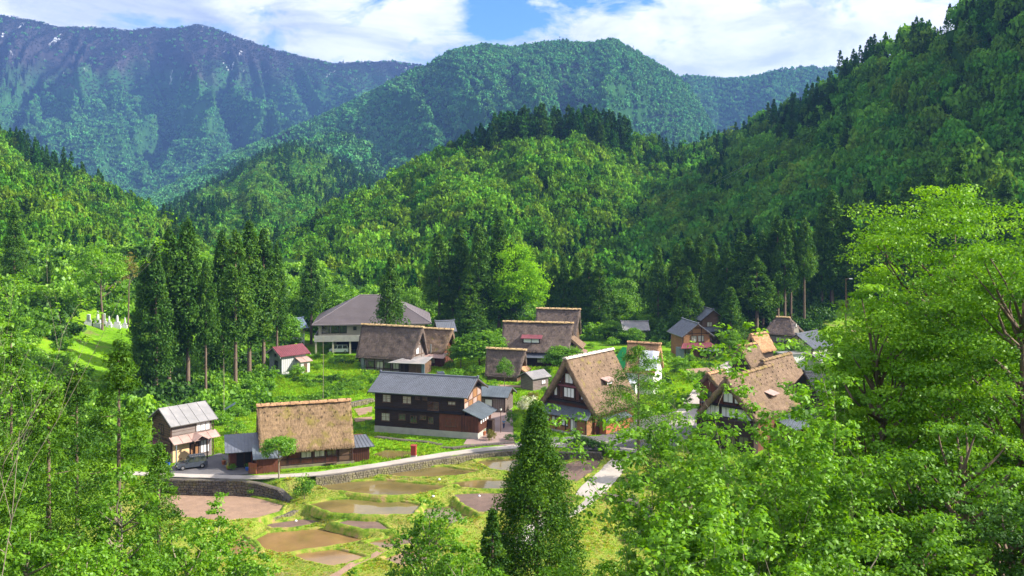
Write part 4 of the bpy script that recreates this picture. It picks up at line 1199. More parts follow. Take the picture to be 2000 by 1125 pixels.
def house_thatch_mid():
    L, W, hw, hr = 12.6, 8.0, 3.0, 9.5
    root = place('thatched_house', 'thatched house with open straw gable and pale blue annex roof, before the grey hall', 802, 728, 'FR', -19, L, W)
    h = H(root, L, W, hw, hr); h.body('boards_grey', hr=hr - 1.4)
    thatch_roof(root, L, W, hw - .1, hr, 'thatch_grey', .7, .4, .9, .65, 7, 'straw', sag=.3, dens=1.5, hooks=False)
    h.beams('front', (.5, 2.4), (-6.1, -4.3, -2.4, -.3, 1.6, 3.7, 5.9), 'post_wood')
    h.window('front', -4.0, .7, 1.5, 1.4, 'glass', 'post_wood', 2); h.window('front', -2.0, .3, 1.7, 1.8, 'curtain', 'post_wood', 2); h.window('front', 0.0, .5, 1.5, 1.4, 'glass', 'post_wood', 2)
    h.window('front', 1.9, .5, 1.6, 1.4, 'curtain', 'post_wood', 2); h.door('front', 4.0, 1.7, 2.1, 'boards_dark')
    h.window('right', -1.2, 3.5, 1.4, 1.5, 'paper', 'post_wood', 2); h.beams('right', (3.2, 5.4), (-1.6, 1.6), 'boards_brown')
    mb = MB(); mb.box(-L / 2 + .9, -L / 2 + 1.5, -W / 2 - .6, -W / 2 - .05, 0, 2.6); mb.build('water_tank', 'grey_panel', root)
    lean_to(root, (L / 2 - 4.0, -W / 2 - 3.2, 2.5), (L / 2 + 4.2, -W / 2 - 2.2, 2.5), (L / 2 + 4.2, -W / 2 + 2.6, 3.35), (L / 2 - 1.0, -W / 2 + .1, 3.35), 'metal_pale', 'seam', 'annex_roof')
    mb = MB(); mb.box(L / 2 + .1, L / 2 + 3.9, -W / 2 - 1.2, -W / 2 + 2.3, -.3, 2.5); mb.build('annex_wall', 'boards_brown', root)
    hh = H(root, L + 7.8, W + 2.4, hw, hr)
    mb = MB(); mb.box(L / 2 + 3.2, L / 2 + 3.9, -W / 2 - 1.35, -W / 2 - 1.22, 0, 2.3); mb.build('turquoise_screen', 'tile_blue', root)
    for x in (L / 2 - 3.2, L / 2 - .6, L / 2 + 2.2):
        mb = MB(); mb.box(x, x + .14, -W / 2 - 2.4, -W / 2 - 2.26, -.1, 2.5); mb.build('porch_post', 'post_wood', root)
    # second house close behind
    L, W, hw, hr = 8.5, 7.0, 3.0, 8.0
    root = place('thatched_house', 'thatched house half hidden behind its neighbour, with rusty red side roof', 862, 716, 'FR', -20, L, W)
    h = H(root, L, W, hw, hr); h.body('boards_red', hr=hr - 1.2)
    thatch_roof(root, L, W, hw, hr, 'thatch', .6, .5, .9, .6, 8, 'straw', sag=.3, hooks=False)
    lean_to(root, (L / 2 - 3.2, -W / 2 - 2.4, 2.3), (L / 2 + 1.6, -W / 2 - 2.4, 2.3), (L / 2 + 1.6, -W / 2 + .2, 3.1), (L / 2 - 3.2, -W / 2 + .2, 3.1), 'metal_pink', 'seam')
    h.window('right', -2.4, 3.6, 1.3, 1.1, 'paper', 'post_wood', 2); h.window('front', 1.2, .6, 1.5, 1.3, 'curtain', 'post_wood', 2)
    h.beams('right', (3.2,), (-2.6, 0, 2.6), 'post_wood')
    mb = MB(); mb.tube([(L / 2 - 2.4, -W / 2 - .5, 2.4), (L / 2 - 2.4, -W / 2 - .5, 5.0)], .22, 8); mb.build('flue_pipe', 'chrome', root)

def house_thatch_dormer():
    L, W, hw, hr = 14.6, 9.0, 3.4, 9.4
    root = place('thatched_inn', 'long grey thatched house with red-capped dormer window, before the cedars', 1108, 717, 'FR', -10, L, W)
    h = H(root, L, W, hw, hr); h.body('boards_dark', hr=hr - 1.2)
    thatch_roof(root, L, W, hw, hr, 'thatch_grey', .8, .4, .5, .65, 9, 'straw', sag=.3, dens=1.5)
    h.beams('front', (1.5, 2.8), (-5.5, -3.7, -1.8, .2, 2.2, 4.2, 6.6)); h.window('front', 2.4, .8, 1.6, 1.5, 'glass', 'post_wood', 2); h.window('front', .4, .8, 1.6, 1.5, 'curtain', 'post_wood', 2)
    lean_to(root, (-L / 2 + .5, -W / 2 - 1.9, 2.2), (L / 2 + .2, -W / 2 - 1.9, 2.2), (L / 2 + .2, -W / 2 - .1, 2.9), (-L / 2 + .5, -W / 2 - .1, 2.9), 'tile_dark', 'seam')
    s = .42; half = W / 2 + .8
    y0 = -half * (1 - s); z0 = hw + (hr - hw) * s
    dx = -1.0
    mb = MB(); mb.box(dx - 2.0, dx + 2.0, y0 - .7, y0 + 1.2, z0 - .95, z0 + .3); d = mb.build('dormer', 'boards_dark', root)
    for k in range(2):
        mb = MB(); a = dx - 1.75 + k * 1.8; mb.box(a, a + 1.65, y0 - .76, y0 - .701, z0 - .7, z0 + .12); mb.build('pane', 'paper', d)
    mb = MB(); mb.slab((dx - 2.4, y0 - 1.3, z0 + .28), (dx + 2.4, y0 - 1.3, z0 + .28), (dx + 2.4, y0 + 1.3, z0 + .95), (dx - 2.4, y0 + 1.3, z0 + .95), .1); mb.build('dormer_roof', 'metal_red', d)
    # low thatched wing at the right end
    mb = MB(); mb.box(L / 2 + .1, L / 2 + 2.6, -2.6, 3.4, -.3, 4.3); mb.build('wing_wall', 'metal_pink', root)
    lean_to(root, (L / 2 + 3.4, -3.4, 4.0), (L / 2 + 3.4, 4.2, 4.0), (L / 2 + .2, 3.2, 6.4), (L / 2 + .2, -2.2, 6.4), 'thatch', 'wide', 'wing_thatch', .5)
    lean_to(root, (L / 2 + 4.0, -3.0, 2.9), (L / 2 + 4.0, 1.6, 2.9), (L / 2 + 2.5, 1.6, 3.4), (L / 2 + 2.5, -3.0, 3.4), 'metal_pink', 'seam', 'canopy')
    # upper one behind
    L, W, hw, hr = 9.4, 8.5, 3.4, 10.1
    root = place('thatched_house', 'thatched house standing highest at the back, its ridge left of the small cedars', 1122, 688, 'FR', -12, L, W)
    h = H(root, L, W, hw, hr); h.body('boards_brown', hr=hr - 1.2)
    thatch_roof(root, L, W, hw, hr, 'thatch_grey', .7, .4, .5, .65, 10, 'straw', sag=.3)
    h.window('right', -1, 5.2, 1.6, 1.3, 'paper', 'post_wood', 2)
    # small low store
    L, W, hw, hr = 6.6, 5.6, 1.3, 6.2
    root = place('thatched_store', 'small low thatched store whose roof nearly reaches the grass, beside the young tree', 1010, 745, 'FR', -18, L, W, cat='storehouse')
    h = H(root, L, W, hw, hr); h.body('boards_brown', hr=hr - 1.1)
    thatch_roof(root, L, W, hw - .3, hr, 'thatch_grey', .5, .3, .8, .6, 11, 'straw', sag=.25, hooks=False)
    h.window('right', -1.1, 2.0, 1.3, .9, 'paper', 'post_wood', 2); h.door('right', .5, 1.1, 1.8, 'boards_orange')
    mb = MB(); mb.slab((L / 2 + 1.5, -1.6, 1.9), (L / 2 + 1.5, 2.6, 1.9), (L / 2 + .2, 2.6, 2.6), (L / 2 + .2, -1.6, 2.6), .35); mb.build('door_hood', 'thatch_new', root)
    # tiny shed
    L, W, hw, hr = 4.2, 3.6, 2.5, 3.4
    root = place('tool_shed', 'tiny weathered shed with pale sheet roof left of the steep gable house', 1041, 763, 'FL', 42, L, W, cat='shed')
    h = H(root, L, W, hw, hr); h.body('boards_grey'); gable_roof(root, L, W, hw, hr, 'metal_pale', 'seam', .5, .5, ridge=False)
    h.planks(['left', 'front'], 'boards_brown', .3, True); h.window('front', .2, 1.0, 1.2, .8, 'paper', 'boards_grey', 2)

def hall():
    L, W, hw, hr = 26, 17, 7.2, 13.2
    root = place('village_hall', 'big cream two-storey hall with wide grey hipped roof and a white van beneath', 622, 690, 'FL', 6, L, W, cat='hall')
    h = H(root, L, W, hw, hr)
    mb = MB(); mb.box(-L / 2, L / 2, -W / 2, W / 2, 3.2, hw - .05); mb.build('wall', 'hall_wall', root)
    mb = MB(); mb.box(-L / 2 + 3, L / 2, -W / 2 + 5, W / 2, -.4, 3.2); mb.build('ground_floor_wall', 'hall_wall', root)
    o = 1.5
    e = [(-L / 2 - o, -W / 2 - o, hw), (L / 2 + o, -W / 2 - o, hw), (L / 2 + o, W / 2 + o, hw), (-L / 2 - o, W / 2 + o, hw)]
    r0, r1 = (-L / 2 + 9.5, 0, hr), (L / 2 - 9.5, 0, hr)
    mb = MB(); mb.add(e + [r0, r1] + [(p[0], p[1], p[2] - .3) for p in e], [(0, 1, 5, 4), (1, 2, 5), (2, 3, 4, 5), (3, 0, 4), (0, 6, 7, 1), (1, 7, 8, 2), (2, 8, 9, 3), (3, 9, 6, 0), (9, 8, 7, 6)])
    rf = mb.build('roof', 'hall_roof', root)
    tl = MB()
    for j in range(1, 26):
        v = j / 26
        def lp(a, b): return Vector(a) * (1 - v) + Vector(b) * v
        a, b = lp(e[0], r0), lp(e[1], r1)
        for p, q in ((a, b), (b, lp(e[2], r1)), (lp(e[3], r0), a)):
            up = Vector((0, 0, .07))
            d2 = (q - p).normalized(); n = Vector((d2.y, -d2.x, 0)) * .12
            tl.add([p + n, q + n, q + n + up, p + n + up, q - n * .2 + up, p - n * .2 + up], [(0, 1, 2, 3), (3, 2, 4, 5)])
    tl.build('roof_courses', 'hall_roof', rf, kind='stuff')
    mb = MB(); mb.tube([r0, r1], .18, 6)
    for k in range(4): mb.tube([e[k], r0 if k in (0, 3) else r1], .12, 5)
    mb.build('roof_ridge', 'hall_roof', rf)
    # balcony with solid parapet
    mb = MB(); mb.box(-L / 2 - .9, L / 2 - 2, -W / 2 - 1.6, -W / 2 - 1.45, 3.0, 4.5); mb.box(-L / 2 - .9, L / 2 - 2, -W / 2 - 1.45, -W / 2 - .02, 3.0, 3.2); mb.box(-L / 2 - .9, -L / 2 - .75, -W / 2 - 1.45, W / 2, 3.0, 4.5); mb.build('balcony', 'concrete', root)
    for i in range(7):
        mb = MB(); x = -L / 2 - .5 + i * 4.1; mb.box(x - .2, x + .2, -W / 2 - 1.43, -W / 2 - 1.0, -.3, 3.0); mb.build('pillar', 'hall_wall', root)
    for u, w, p in ((-12.2, 2.0, 'glass'), (-10.0, 2.0, 'glass'), (-7.9, 1.7, 'glass'), (-4.6, .8, 'glass'), (-2.4, 1.9, 'glass'), (0, 1.9, 'curtain'), (3.2, 1.9, 'glass'), (6.0, 1.9, 'glass'), (9.0, 1.9, 'curtain')):
        h.window('front', u, 4.9 if w > 1 else 5.6, w, 1.9 if w > 1 else .8, p, 'black', 2)
    mb = MB(); mb.box(-L / 2 + 4, L / 2 - 3, -W / 2 + 4.8, -W / 2 + 4.98, .0, 2.6); mb.build('carport_back', 'black', root)

def blue_store():
    L, W, hw, hr = 4.8, 4.2, 5.2, 6.9
    root = place('tall_store', 'narrow tall store with blue tiled roof and white lower wall at the cedar edge', 562, 680, 'FL', 42, L, W, cat='storehouse')
    h = H(root, L, W, hw, hr); h.body('boards_grey'); gable_roof(root, L, W, hw, hr, 'tile_blue', 'tile', .8, .8, step=.34)
    h.planks(['left'], 'boards_brown', .4, True)
    mb = MB(); h.fbox(mb, 'front', -L / 2, L / 2, 0, 3.4, 0, .05); mb.build('plaster_panel', 'white_wall', root)
    mb = MB(); h.fbox(mb, 'front', -L / 2, L / 2, 3.4, 5.0, 0, .04); mb.build('wall_panel', 'metal_pink', root)
    h.window('front', -.4, 1.9, .5, 1.1, 'glass', 'post_wood', 1)
    # grey shed with red roof
    L, W, hw, hr = 6.0, 5.0, 4.3, 5.6
    root = place('panel_shed', 'grey panelled shed with red sheet roof and dark window below the tall store', 550, 731, 'FL', 44, L, W, cat='shed')
    h = H(root, L, W, hw, hr); h.body('grey_panel')
    mb = MB(); h.fbox(mb, 'front', -L / 2, L / 2, 0, hw - .1, 0, .04); mb.build('pale_panel', 'grey_pale', root)
    h.planks(['front'], 'grey_panel', .5, False, d=.06); h.planks(['left'], 'grey_pale', .6, False, d=.02)
    gable_roof(root, L, W, hw, hr, 'metal_red', 'seam', .9, .8, ridge=False, barge='grey_pale')
    h.window('left', -.3, 1.2, 1.3, 1.5, 'glass', 'black', 2); h.window('left', -.3, 3.6, .7, .6, 'glass', 'black', 1)
    mb = MB(); mb.box(.6, 2.9, -W / 2 - 1.9, -W / 2 - .06, -.3, 2.5); mb.build('porch_wall', 'grey_pale', root)
    mb = MB(); mb.box(1.4, 2.2, -W / 2 - 1.95, -W / 2 - 1.9, 0, 2.0); mb.build('door', 'boards_brown', root)
    lean_to(root, (.2, -W / 2 - 2.4, 2.5), (3.4, -W / 2 - 2.4, 2.5), (3.4, -W / 2 - .05, 3.3), (.2, -W / 2 - .05, 3.3), 'metal_pink', 'wide', 'porch_roof')
    # roof just seen between cedars and thatch
    L, W, hw, hr = 4, 4, 5.0, 6.9
    root = place('slate_roof_house', 'small house with dark blue roof glimpsed between thatched gable and cedars', 888, 683, 'FR', 20, L, W)
    h = H(root, L, W, hw, hr); h.body('boards_grey'); gable_roof(root, L, W, hw, hr, 'tile_dark', 'seam', .5, .5); h.window('front', -.8, 3, 1.5, 1.2, 'glass', 'post_wood', 2)

def right_houses():
    # thatched house being re-roofed, wrapped in sheets
    L, W, hw, hr = 5.4, 7.0, 4.2, 9.4
    root = place('thatched_house', 'orange newly thatched house half wrapped in white sheets, green sheet at its left', 1276, 770, 'FR', -22, L, W)
    h = H(root, L, W, hw, hr); h.body('white_wall', hr=hr - 1.2)
    thatch_roof(root, L, W, hw, hr, 'thatch_new', .6, .3, .4, .6, 21, 'thatch_new', sag=.2, hooks=False)
    half = W / 2 + .6
    def sl(x, s, d=.35):
        return Vector((x, -half * (1 - s) - .8 * d, hw + (hr - hw) * s + .6 * d))
    rnd = random.Random(4)
    mb = MB(); g = [[sl(-.2 + 3.6 * i / 6, .06 + .66 * j / 6, .35 + rnd.uniform(-.1, .12)) for i in range(7)] for j in range(7)]
    for j in range(6):
        for i in range(6): mb.slab(g[j][i], g[j][i + 1], g[j + 1][i + 1], g[j + 1][i], .05)
    mb.build('white_sheet', 'white_tarp', root)
    mb = MB(); mb.slab((-L / 2 - 4.2, -W / 2 - .9, 3.6), (-L / 2 - .2, -W / 2 - .9, 3.2), (-L / 2 - .4, -W / 2 + 1.6, 8.6), (-L / 2 - 1.3, -W / 2 + 1.6, 8.6), .06); mb.build('green_sheet', 'green_tarp', root)
    mb = MB(); mb.box(-L / 2 - 3, -L / 2 + 2.4, -W / 2 - 2.2, -W / 2 - .3, -.2, 2.2); mb.build('site_hut_wall', 'white_wall', root)
    lean_to(root, (-L / 2 - 3.3, -W / 2 - 2.6, 2.3), (-L / 2 + 2.7, -W / 2 - 2.6, 2.3), (-L / 2 + 2.7, -W / 2 - .1, 3.1), (-L / 2 - 3.3, -W / 2 - .1, 3.1), 'white_tarp', 'wide')
    h.window('front', .5, 1.0, 1.5, 1.4, 'glass', 'post_wood', 2)
    # timber house with orange boards
    L, W, hw, hr = 8.0, 6.6, 5.6, 8.0
    root = place('timber_house', 'two-storey house with orange board gable, dark tiled roof and red lower roof', 1386, 697, 'FL', 103, L, W)
    h = H(root, L, W, hw, hr); h.body('boards_orange')
    gable_roof(root, L, W, hw, hr, 'tile_dark', 'tile', .9, .8, step=.36)
    h.beams('left', (3.2, 5.6), (-3.6, -1.2, 1.2, 3.6)); h.beams('left', (6.9,), ())
    h.window('left', -1.5, 3.7, 1.5, 1.5, 'curtain', 'post_wood', 2); h.window('left', .3, 3.7, 1.5, 1.5, 'curtain', 'post_wood', 2)
    h.window('left', -3.0, .5, 2.0, 1.7, 'glass', 'post_wood', 2); h.window('left', .6, .5, 2.0, 1.7, 'glass', 'post_wood', 2)
    lean_to(root, (-L / 2 - 1.7, W / 2 + 1.4, 2.5), (-L / 2 - 1.7, -W / 2 - 1.4, 2.5), (-L / 2 - .02, -W / 2 - .2, 3.5), (-L / 2 - .02, W / 2 + .2, 3.5), 'metal_red', 'seam', 'lower_roof')
    mb = MB(); mb.box(-L / 2 - 3.2, -L / 2 - 1.2, -W / 2 - 1.2, -W / 2 + 3.2, -.3, 1.9); mb.build('porch_wall', 'boards_dark', root)
    mb = MB(); mb.box(-L / 2 - 3.8, -L / 2 - 1.0, -W / 2 - 1.6, -W / 2 + 3.6, 1.95, 2.12); mb.build('porch_roof', 'metal_slate', root)
    mb = MB(); mb.box(-L / 2 - .4, -L / 2 + 2, W / 2 + .02, W / 2 + 1.2, -.3, 2.4); mb.build('side_room_wall', 'grey_panel', root)
    # house behind among the cedars
    L, W, hw, hr = 7.0, 5.4, 6.9, 8.9
    root = place('shaded_house', 'shaded house with blue-black tiled roof among the cedar trunks behind the timber house', 1410, 672, 'FL', 103, L, W)
    h = H(root, L, W, hw, hr); h.body('boards_brown'); gable_roof(root, L, W, hw, hr, 'tile_dark', 'tile', .9, .8, step=.4)
    h.window('left', -1.5, 4.6, 1.4, 1.2, 'curtain', 'post_wood', 2)
    lean_to(root, (-L / 2 - 1.7, W / 2 + 1.8, 3.6), (-L / 2 - 1.7, -W / 2 - 1.2, 3.6), (-L / 2 - .02, -W / 2 - .2, 4.5), (-L / 2 - .02, W / 2 + .2, 4.5), 'tile_dark', 'seam', 'lower_roof')
    # low pale roof far back
    L, W, hw, hr = 6.4, 5, 2.6, 4.2
    root = place('low_barn', 'low barn with pale mauve roof far back at the forest foot', 1219, 662, 'FL', 2, L, W, cat='barn')
    h = H(root, L, W, hw, hr); h.body('boards_grey'); gable_roof(root, L, W, hw, hr, 'metal_pale', 'seam', .6, .5); h.door('front', -1, 1.6, 1.9)
    # far thatched with hips
    L, W, hw, hr = 6.6, 7.0, 3.0, 6.7
    root = place('thatched_house', 'grey thatched house with cut-back ridge at the foot of the field, furthest right', 1548, 676, 'FR', -30, L, W, z=.6)
    h = H(root, L, W, hw, hr); h.body('boards_grey', hr=hr - 1.4)
    thatch_roof(root, L, W, hw - .2, hr, 'thatch_grey', .8, .9, -.2, .6, 23, 'straw', hip=2.3, sag=.1, hooks=False)
    h.window('right', -.7, 4.3, 1.2, 1.0, 'paper', 'post_wood', 2); h.window('front', -1, .8, 1.6, 1.3, 'curtain', 'post_wood', 2)
    # cream house with dark tiles
    L, W, hw, hr = 7.4, 7.2, 3.6, 5.9
    root = place('plaster_house', 'cream plaster house with dark timber frame and black tiled roof below the field', 1586, 706, 'FL', 43, L, W)
    h = H(root, L, W, hw, hr); h.body('plaster'); gable_roof(root, L, W, hw, hr, 'tile_dark', 'tile', 1.0, .9, step=.34)
    h.beams('left', (1.1, 3.2), (-3.5, -1.7, 0, 1.7, 3.5)); h.beams('front', (3.0,), (-3.5, -1.2, 1.2, 3.5))
    h.window('left', -1.6, 1.3, 1.5, 1.5, 'curtain', 'post_wood', 2); h.window('left', .15, 1.3, 1.5, 1.5, 'glass', 'post_wood', 2)
    h.window('front', -.9, 1.4, 1.6, 1.1, 'curtain', 'post_wood', 2); h.window('front', 1.6, 1.4, 1.4, 1.1, 'paper', 'post_wood', 2)
    L, W, hw, hr = 5.4, 4.2, 2.7, 3.5
    root = place('cycle_shed', 'open white-posted shed with pale blue sheet roof in front of the cream house', 1600, 727, 'FL', 20, L, W, cat='shed')
    h = H(root, L, W, hw, hr)
    mb = MB(); mb.box(-L / 2, L / 2, W / 2 - .12, W / 2, -.2, hw); mb.build('back_wall', 'white_wall', root)
    for x in (-L / 2 + .1, -.8, .9, L / 2 - .1):
        mb = MB(); mb.box(x - .08, x + .08, -W / 2, -W / 2 + .16, -.2, hw); mb.build('post', 'white_wall', root)
    gable_roof(root, L, W, hw, hr, 'metal_pale', 'seam', .5, .4, ridge=False)
    mb = MB(); mb.box(-L / 2 - 6.2, -L / 2 - 1.2, 1.4, 4.4, -.3, 3.6); mb.build('white_annex_wall', 'white_wall', root)
    mb = MB(); mb.box(-L / 2 - 6.5, -L / 2 - .9, 1.0, 4.8, 3.62, 3.8); mb.build('white_annex_roof', 'metal_pale', root)
    # two little thatched stores
    for lab, px, py, L, W, hw, hr, sd, mt in (('little thatched store with open dark gable and orange ridge, nearer of two', 1466, 741, 5.0, 4.8, 2.6, 6.9, 25, 'thatch'),
                                          ('little thatched store with rounded orange ridge, behind its twin', 1486, 709, 5.0, 4.6, 2.6, 6.4, 26, 'thatch_new')):
        root = place('thatched_store', lab, px, py, 'FL', 42, L, W, cat='storehouse')
        h = H(root, L, W, hw, hr); h.body('boards_dark', hr=hr - 1.1)
        thatch_roof(root, L, W, hw, hr, mt, .5, .5, .3, .5, sd, 'thatch_new', sag=.15, hooks=False)
        h.window('left', -.6, 2.8, 1.2, .9, 'glass', 'post_wood', 2); h.door('left', -.5, 1.0, 1.9)

def house_gassho_right():
    L, W, hw, hr = 13.0, 9.0, 4.9, 11.0
    root = place('steep_gable_house', 'steep thatched house with three white panels across its gable, behind the thin saplings', 1476, 884, 'FL', 49, L, W)
    h = H(root, L, W, hw, hr); h.body('boards_red', hr=hr - 1.0, z0=-.6)
    thatch_roof(root, L, W, hw + .1, hr, 'thatch', .7, .8, .4, .7, 31, 'thatch_mossy', sag=.35, dens=1.8)
    mb = MB(); mb.box(-L / 2 - 1.4, -L / 2 - .02, -4.9, 4.9, -.5, 4.6); mb.build('front_room_wall', 'boards_dark', root)
    mb = MB(); mb.slab((-L / 2 - 2.4, 5.3, 6.85 - 1.2), (-L / 2 - 2.4, -5.3, 6.85 - 1.2), (-L / 2 - .02, -4.8, 6.7), (-L / 2 - .02, 4.8, 6.7), .12)
    mb = MB(); mb.box(-L / 2 - .8, -L / 2 - .02, -4.7, 4.7, 6.35, 6.6); mb.build('gable_ledge', 'black', root)
    hh = H(root, L + .3, W, hw, hr)
    for k in range(3): hh.window('left', -4.0 + k * 2.75, 4.7, 2.45, 1.6, 'paper', 'post_wood', 3)
    mb = MB(); mb.box(-L / 2 - .14, -L / 2 - .01, -4.5, 4.5, 4.6, 6.4); mb.build('panel_back', 'boards_dark', root)
    h.window('left', -1.0, 6.95, 1.7, 1.6, 'paper', 'post_wood', 2); h.window('left', .9, 6.95, .9, 1.2, 'paper', 'post_wood', 1)
    h.window('left', -.9, 9.0, .4, .45, 'paper', 'post_wood', 1); h.window('left', .4, 9.0, .4, .45, 'paper', 'post_wood', 1)
    h.planks(['left'], 'boards_brown', .28, False, z0=6.6)
    hg = H(root, L + 2.8, W, hw, hr)
    for k in range(4): hg.window('left', -4.2 + k * 2.2, .9, 1.7, 1.6, 'glass', 'post_wood', 2)
    dx, s = 1.5, .42
    half = W / 2 + .7; y0 = -half * (1 - s); z0 = hw + (hr - hw) * s
    mb = MB(); mb.box(dx - .9, dx + .9, y0 - .5, y0 + .8, z0 - .7, z0 + .2); d = mb.build('dormer', 'boards_brown', root)
    mb = MB(); mb.slab((dx - 1.2, y0 - 1.0, z0 + .1), (dx + 1.2, y0 - 1.0, z0 + .1), (dx + 1.2, y0 + .9, z0 + .6), (dx - 1.2, y0 + .9, z0 + .6), .1); mb.build('dormer_roof', 'metal_pink', d)
    # neighbour right behind with mossy gable edge
    L, W, hw, hr = 9.0, 9.0, 4.0, 10.3
    root = place('thatched_house', 'brown thatched house with mossy yellow gable edge, close behind the three-panel gable', 1540, 826, 'FL', 49, L, W)
    h = H(root, L, W, hw, hr); h.body('boards_red', hr=hr - 1.0)
    thatch_roof(root, L, W, hw, hr, 'thatch', .7, .6, .4, .7, 33, 'thatch_mossy', sag=.3); h.window('left', -1, 5.2, 1.8, 1.4, 'paper', 'post_wood', 2)
    # small thatched annex
    L, W, hw, hr = 4.5, 4.0, 4.3, 6.6
    root = place('thatched_store', 'small reddish thatched annex showing left of the three-panel gable', 1404, 803, 'FL', 49, L, W, cat='storehouse')
    h = H(root, L, W, hw, hr); h.body('boards_red', hr=hr - .8); thatch_roof(root, L, W, hw, hr, 'thatch', .4, .4, .2, .5, 34, 'thatch_new', sag=.1, hooks=False); h.window('left', -.6, 2.2, 1.2, 1.2, 'glass', 'post_wood', 2)
    # black posted shelter
    L, W, hw, hr = 5.4, 4.6, 6.0, 8.2
    root = place('tiled_shelter', 'tall shelter with black tiled roof on dark posts below the big green tree', 1594, 826, 'FL', 25, L, W, cat='shelter')
    gable_roof(root, L, W, hw, hr, 'tile_black', 'tile', .8, .6, step=.34)
    for x in (-L / 2, 0, L / 2):
        for y in (-W / 2, W / 2):
            mb = MB(); mb.box(x - .11, x + .11, y - .11, y + .11, -.5, hw + .1); mb.build('post', 'black', root)
    mb = MB(); mb.box(-L / 2 + .15, L / 2 - .15, -W / 2 + .6, W / 2 - .2, -.3, 4.6); mb.build('wall', 'boards_dark', root)
    # sloping open shed roof
    L, W = 8.6, 3.6
    root = place('open_shed', 'open shed with long sloping grey metal roof against the thatched house', 1549, 874, 'FL', 42, L, W, cat='shed')
    lean_to(root, (-L / 2 - .3, -W / 2 - .4, 2.7), (L / 2 + .3, -W / 2 - .4, 2.7), (L / 2 + .3, W / 2 + .3, 4.2), (-L / 2 - .3, W / 2 + .3, 4.2), 'metal_slate', 'seam', 'roof')
    for x in (-L / 2, -L / 6, L / 6, L / 2):
        mb = MB(); mb.box(x - .09, x + .09, -W / 2 - .09, -W / 2 + .09, -.6, 2.75); mb.build('post', 'post_wood', root)
        mb = MB(); mb.box(x - .09, x + .09, W / 2 - .09, W / 2 + .09, -.6, 3.95); mb.build('post', 'post_wood', root)
    mb = MB(); mb.box(-L / 2, L / 2, W / 2 + .12, W / 2 + .2, -.6, 3.9); mb.build('back_wall', 'boards_dark', root)

for fn in (house_store, house_thatch_front, house_black, house_gassho_main, house_thatch_mid, house_thatch_dormer, hall, blue_store, right_houses, house_gassho_right):
    fn()
# ------------------------------------------------------------------ foliage generators
def leafquads(P, N, size, asp, rng):
    n = len(P)
    N = N / np.linalg.norm(N, axis=1, keepdims=True)
    t = rng.normal(size=(n, 3)); t -= (t * N).sum(1, keepdims=True) * N
    t /= np.linalg.norm(t, axis=1, keepdims=True)
    b = np.cross(N, t)
    s = (size * rng.uniform(.65, 1.25, n))[:, None] * .5
    k = N * s * .25
    return np.stack([P - t * s, P + b * s * asp + k, P + t * s, P - b * s * asp + k], 1)

def clump_leaves(Cn, R, per, size, flat, rng, asp=.7, up=.45, power=2.2, droop=0.0):
    m = len(Cn)
    n = m * per
    d = rng.normal(size=(n, 3)); d /= np.linalg.norm(d, axis=1, keepdims=True)
    rr = rng.random(n) ** (1 / power)
    rad = np.repeat(R, per)
    off = d * (rr * rad)[:, None]
    off[:, 2] *= flat
    # lumpy outline
    off *= (0.75 + .5 * rng.random((m, 1)).repeat(per, 0))
    off[:, 2] -= droop * rr * rad * np.hypot(d[:, 0], d[:, 1])
    P = np.repeat(Cn, per, 0) + off
    N = d * .55 + np.array([0, 0, up]) + rng.normal(size=(n, 3)) * .5
    tint = np.clip(.5 + np.repeat(rng.normal(0, .17, m), per) + rng.normal(0, .13, n), 0, 1)
    return leafquads(P, N, size, asp, rng), tint

def limb(mb, a, b, r0, r1, rng, bend=.15, n=5, seg=4):
    a = np.array(a, float); b = np.array(b, float)
    L = np.linalg.norm(b - a)
    off = rng.normal(size=3) * bend * L; off[2] = -abs(off[2]) * .6
    pts, rad = [], []
    for i in range(seg + 1):
        t = i / seg
        pts.append(tuple(a * (1 - t) + b * t + off * math.sin(PI * t) * .5)); rad.append(r0 * (1 - t) + r1 * t)
    mb.tube(pts, rad, n)
    return pts

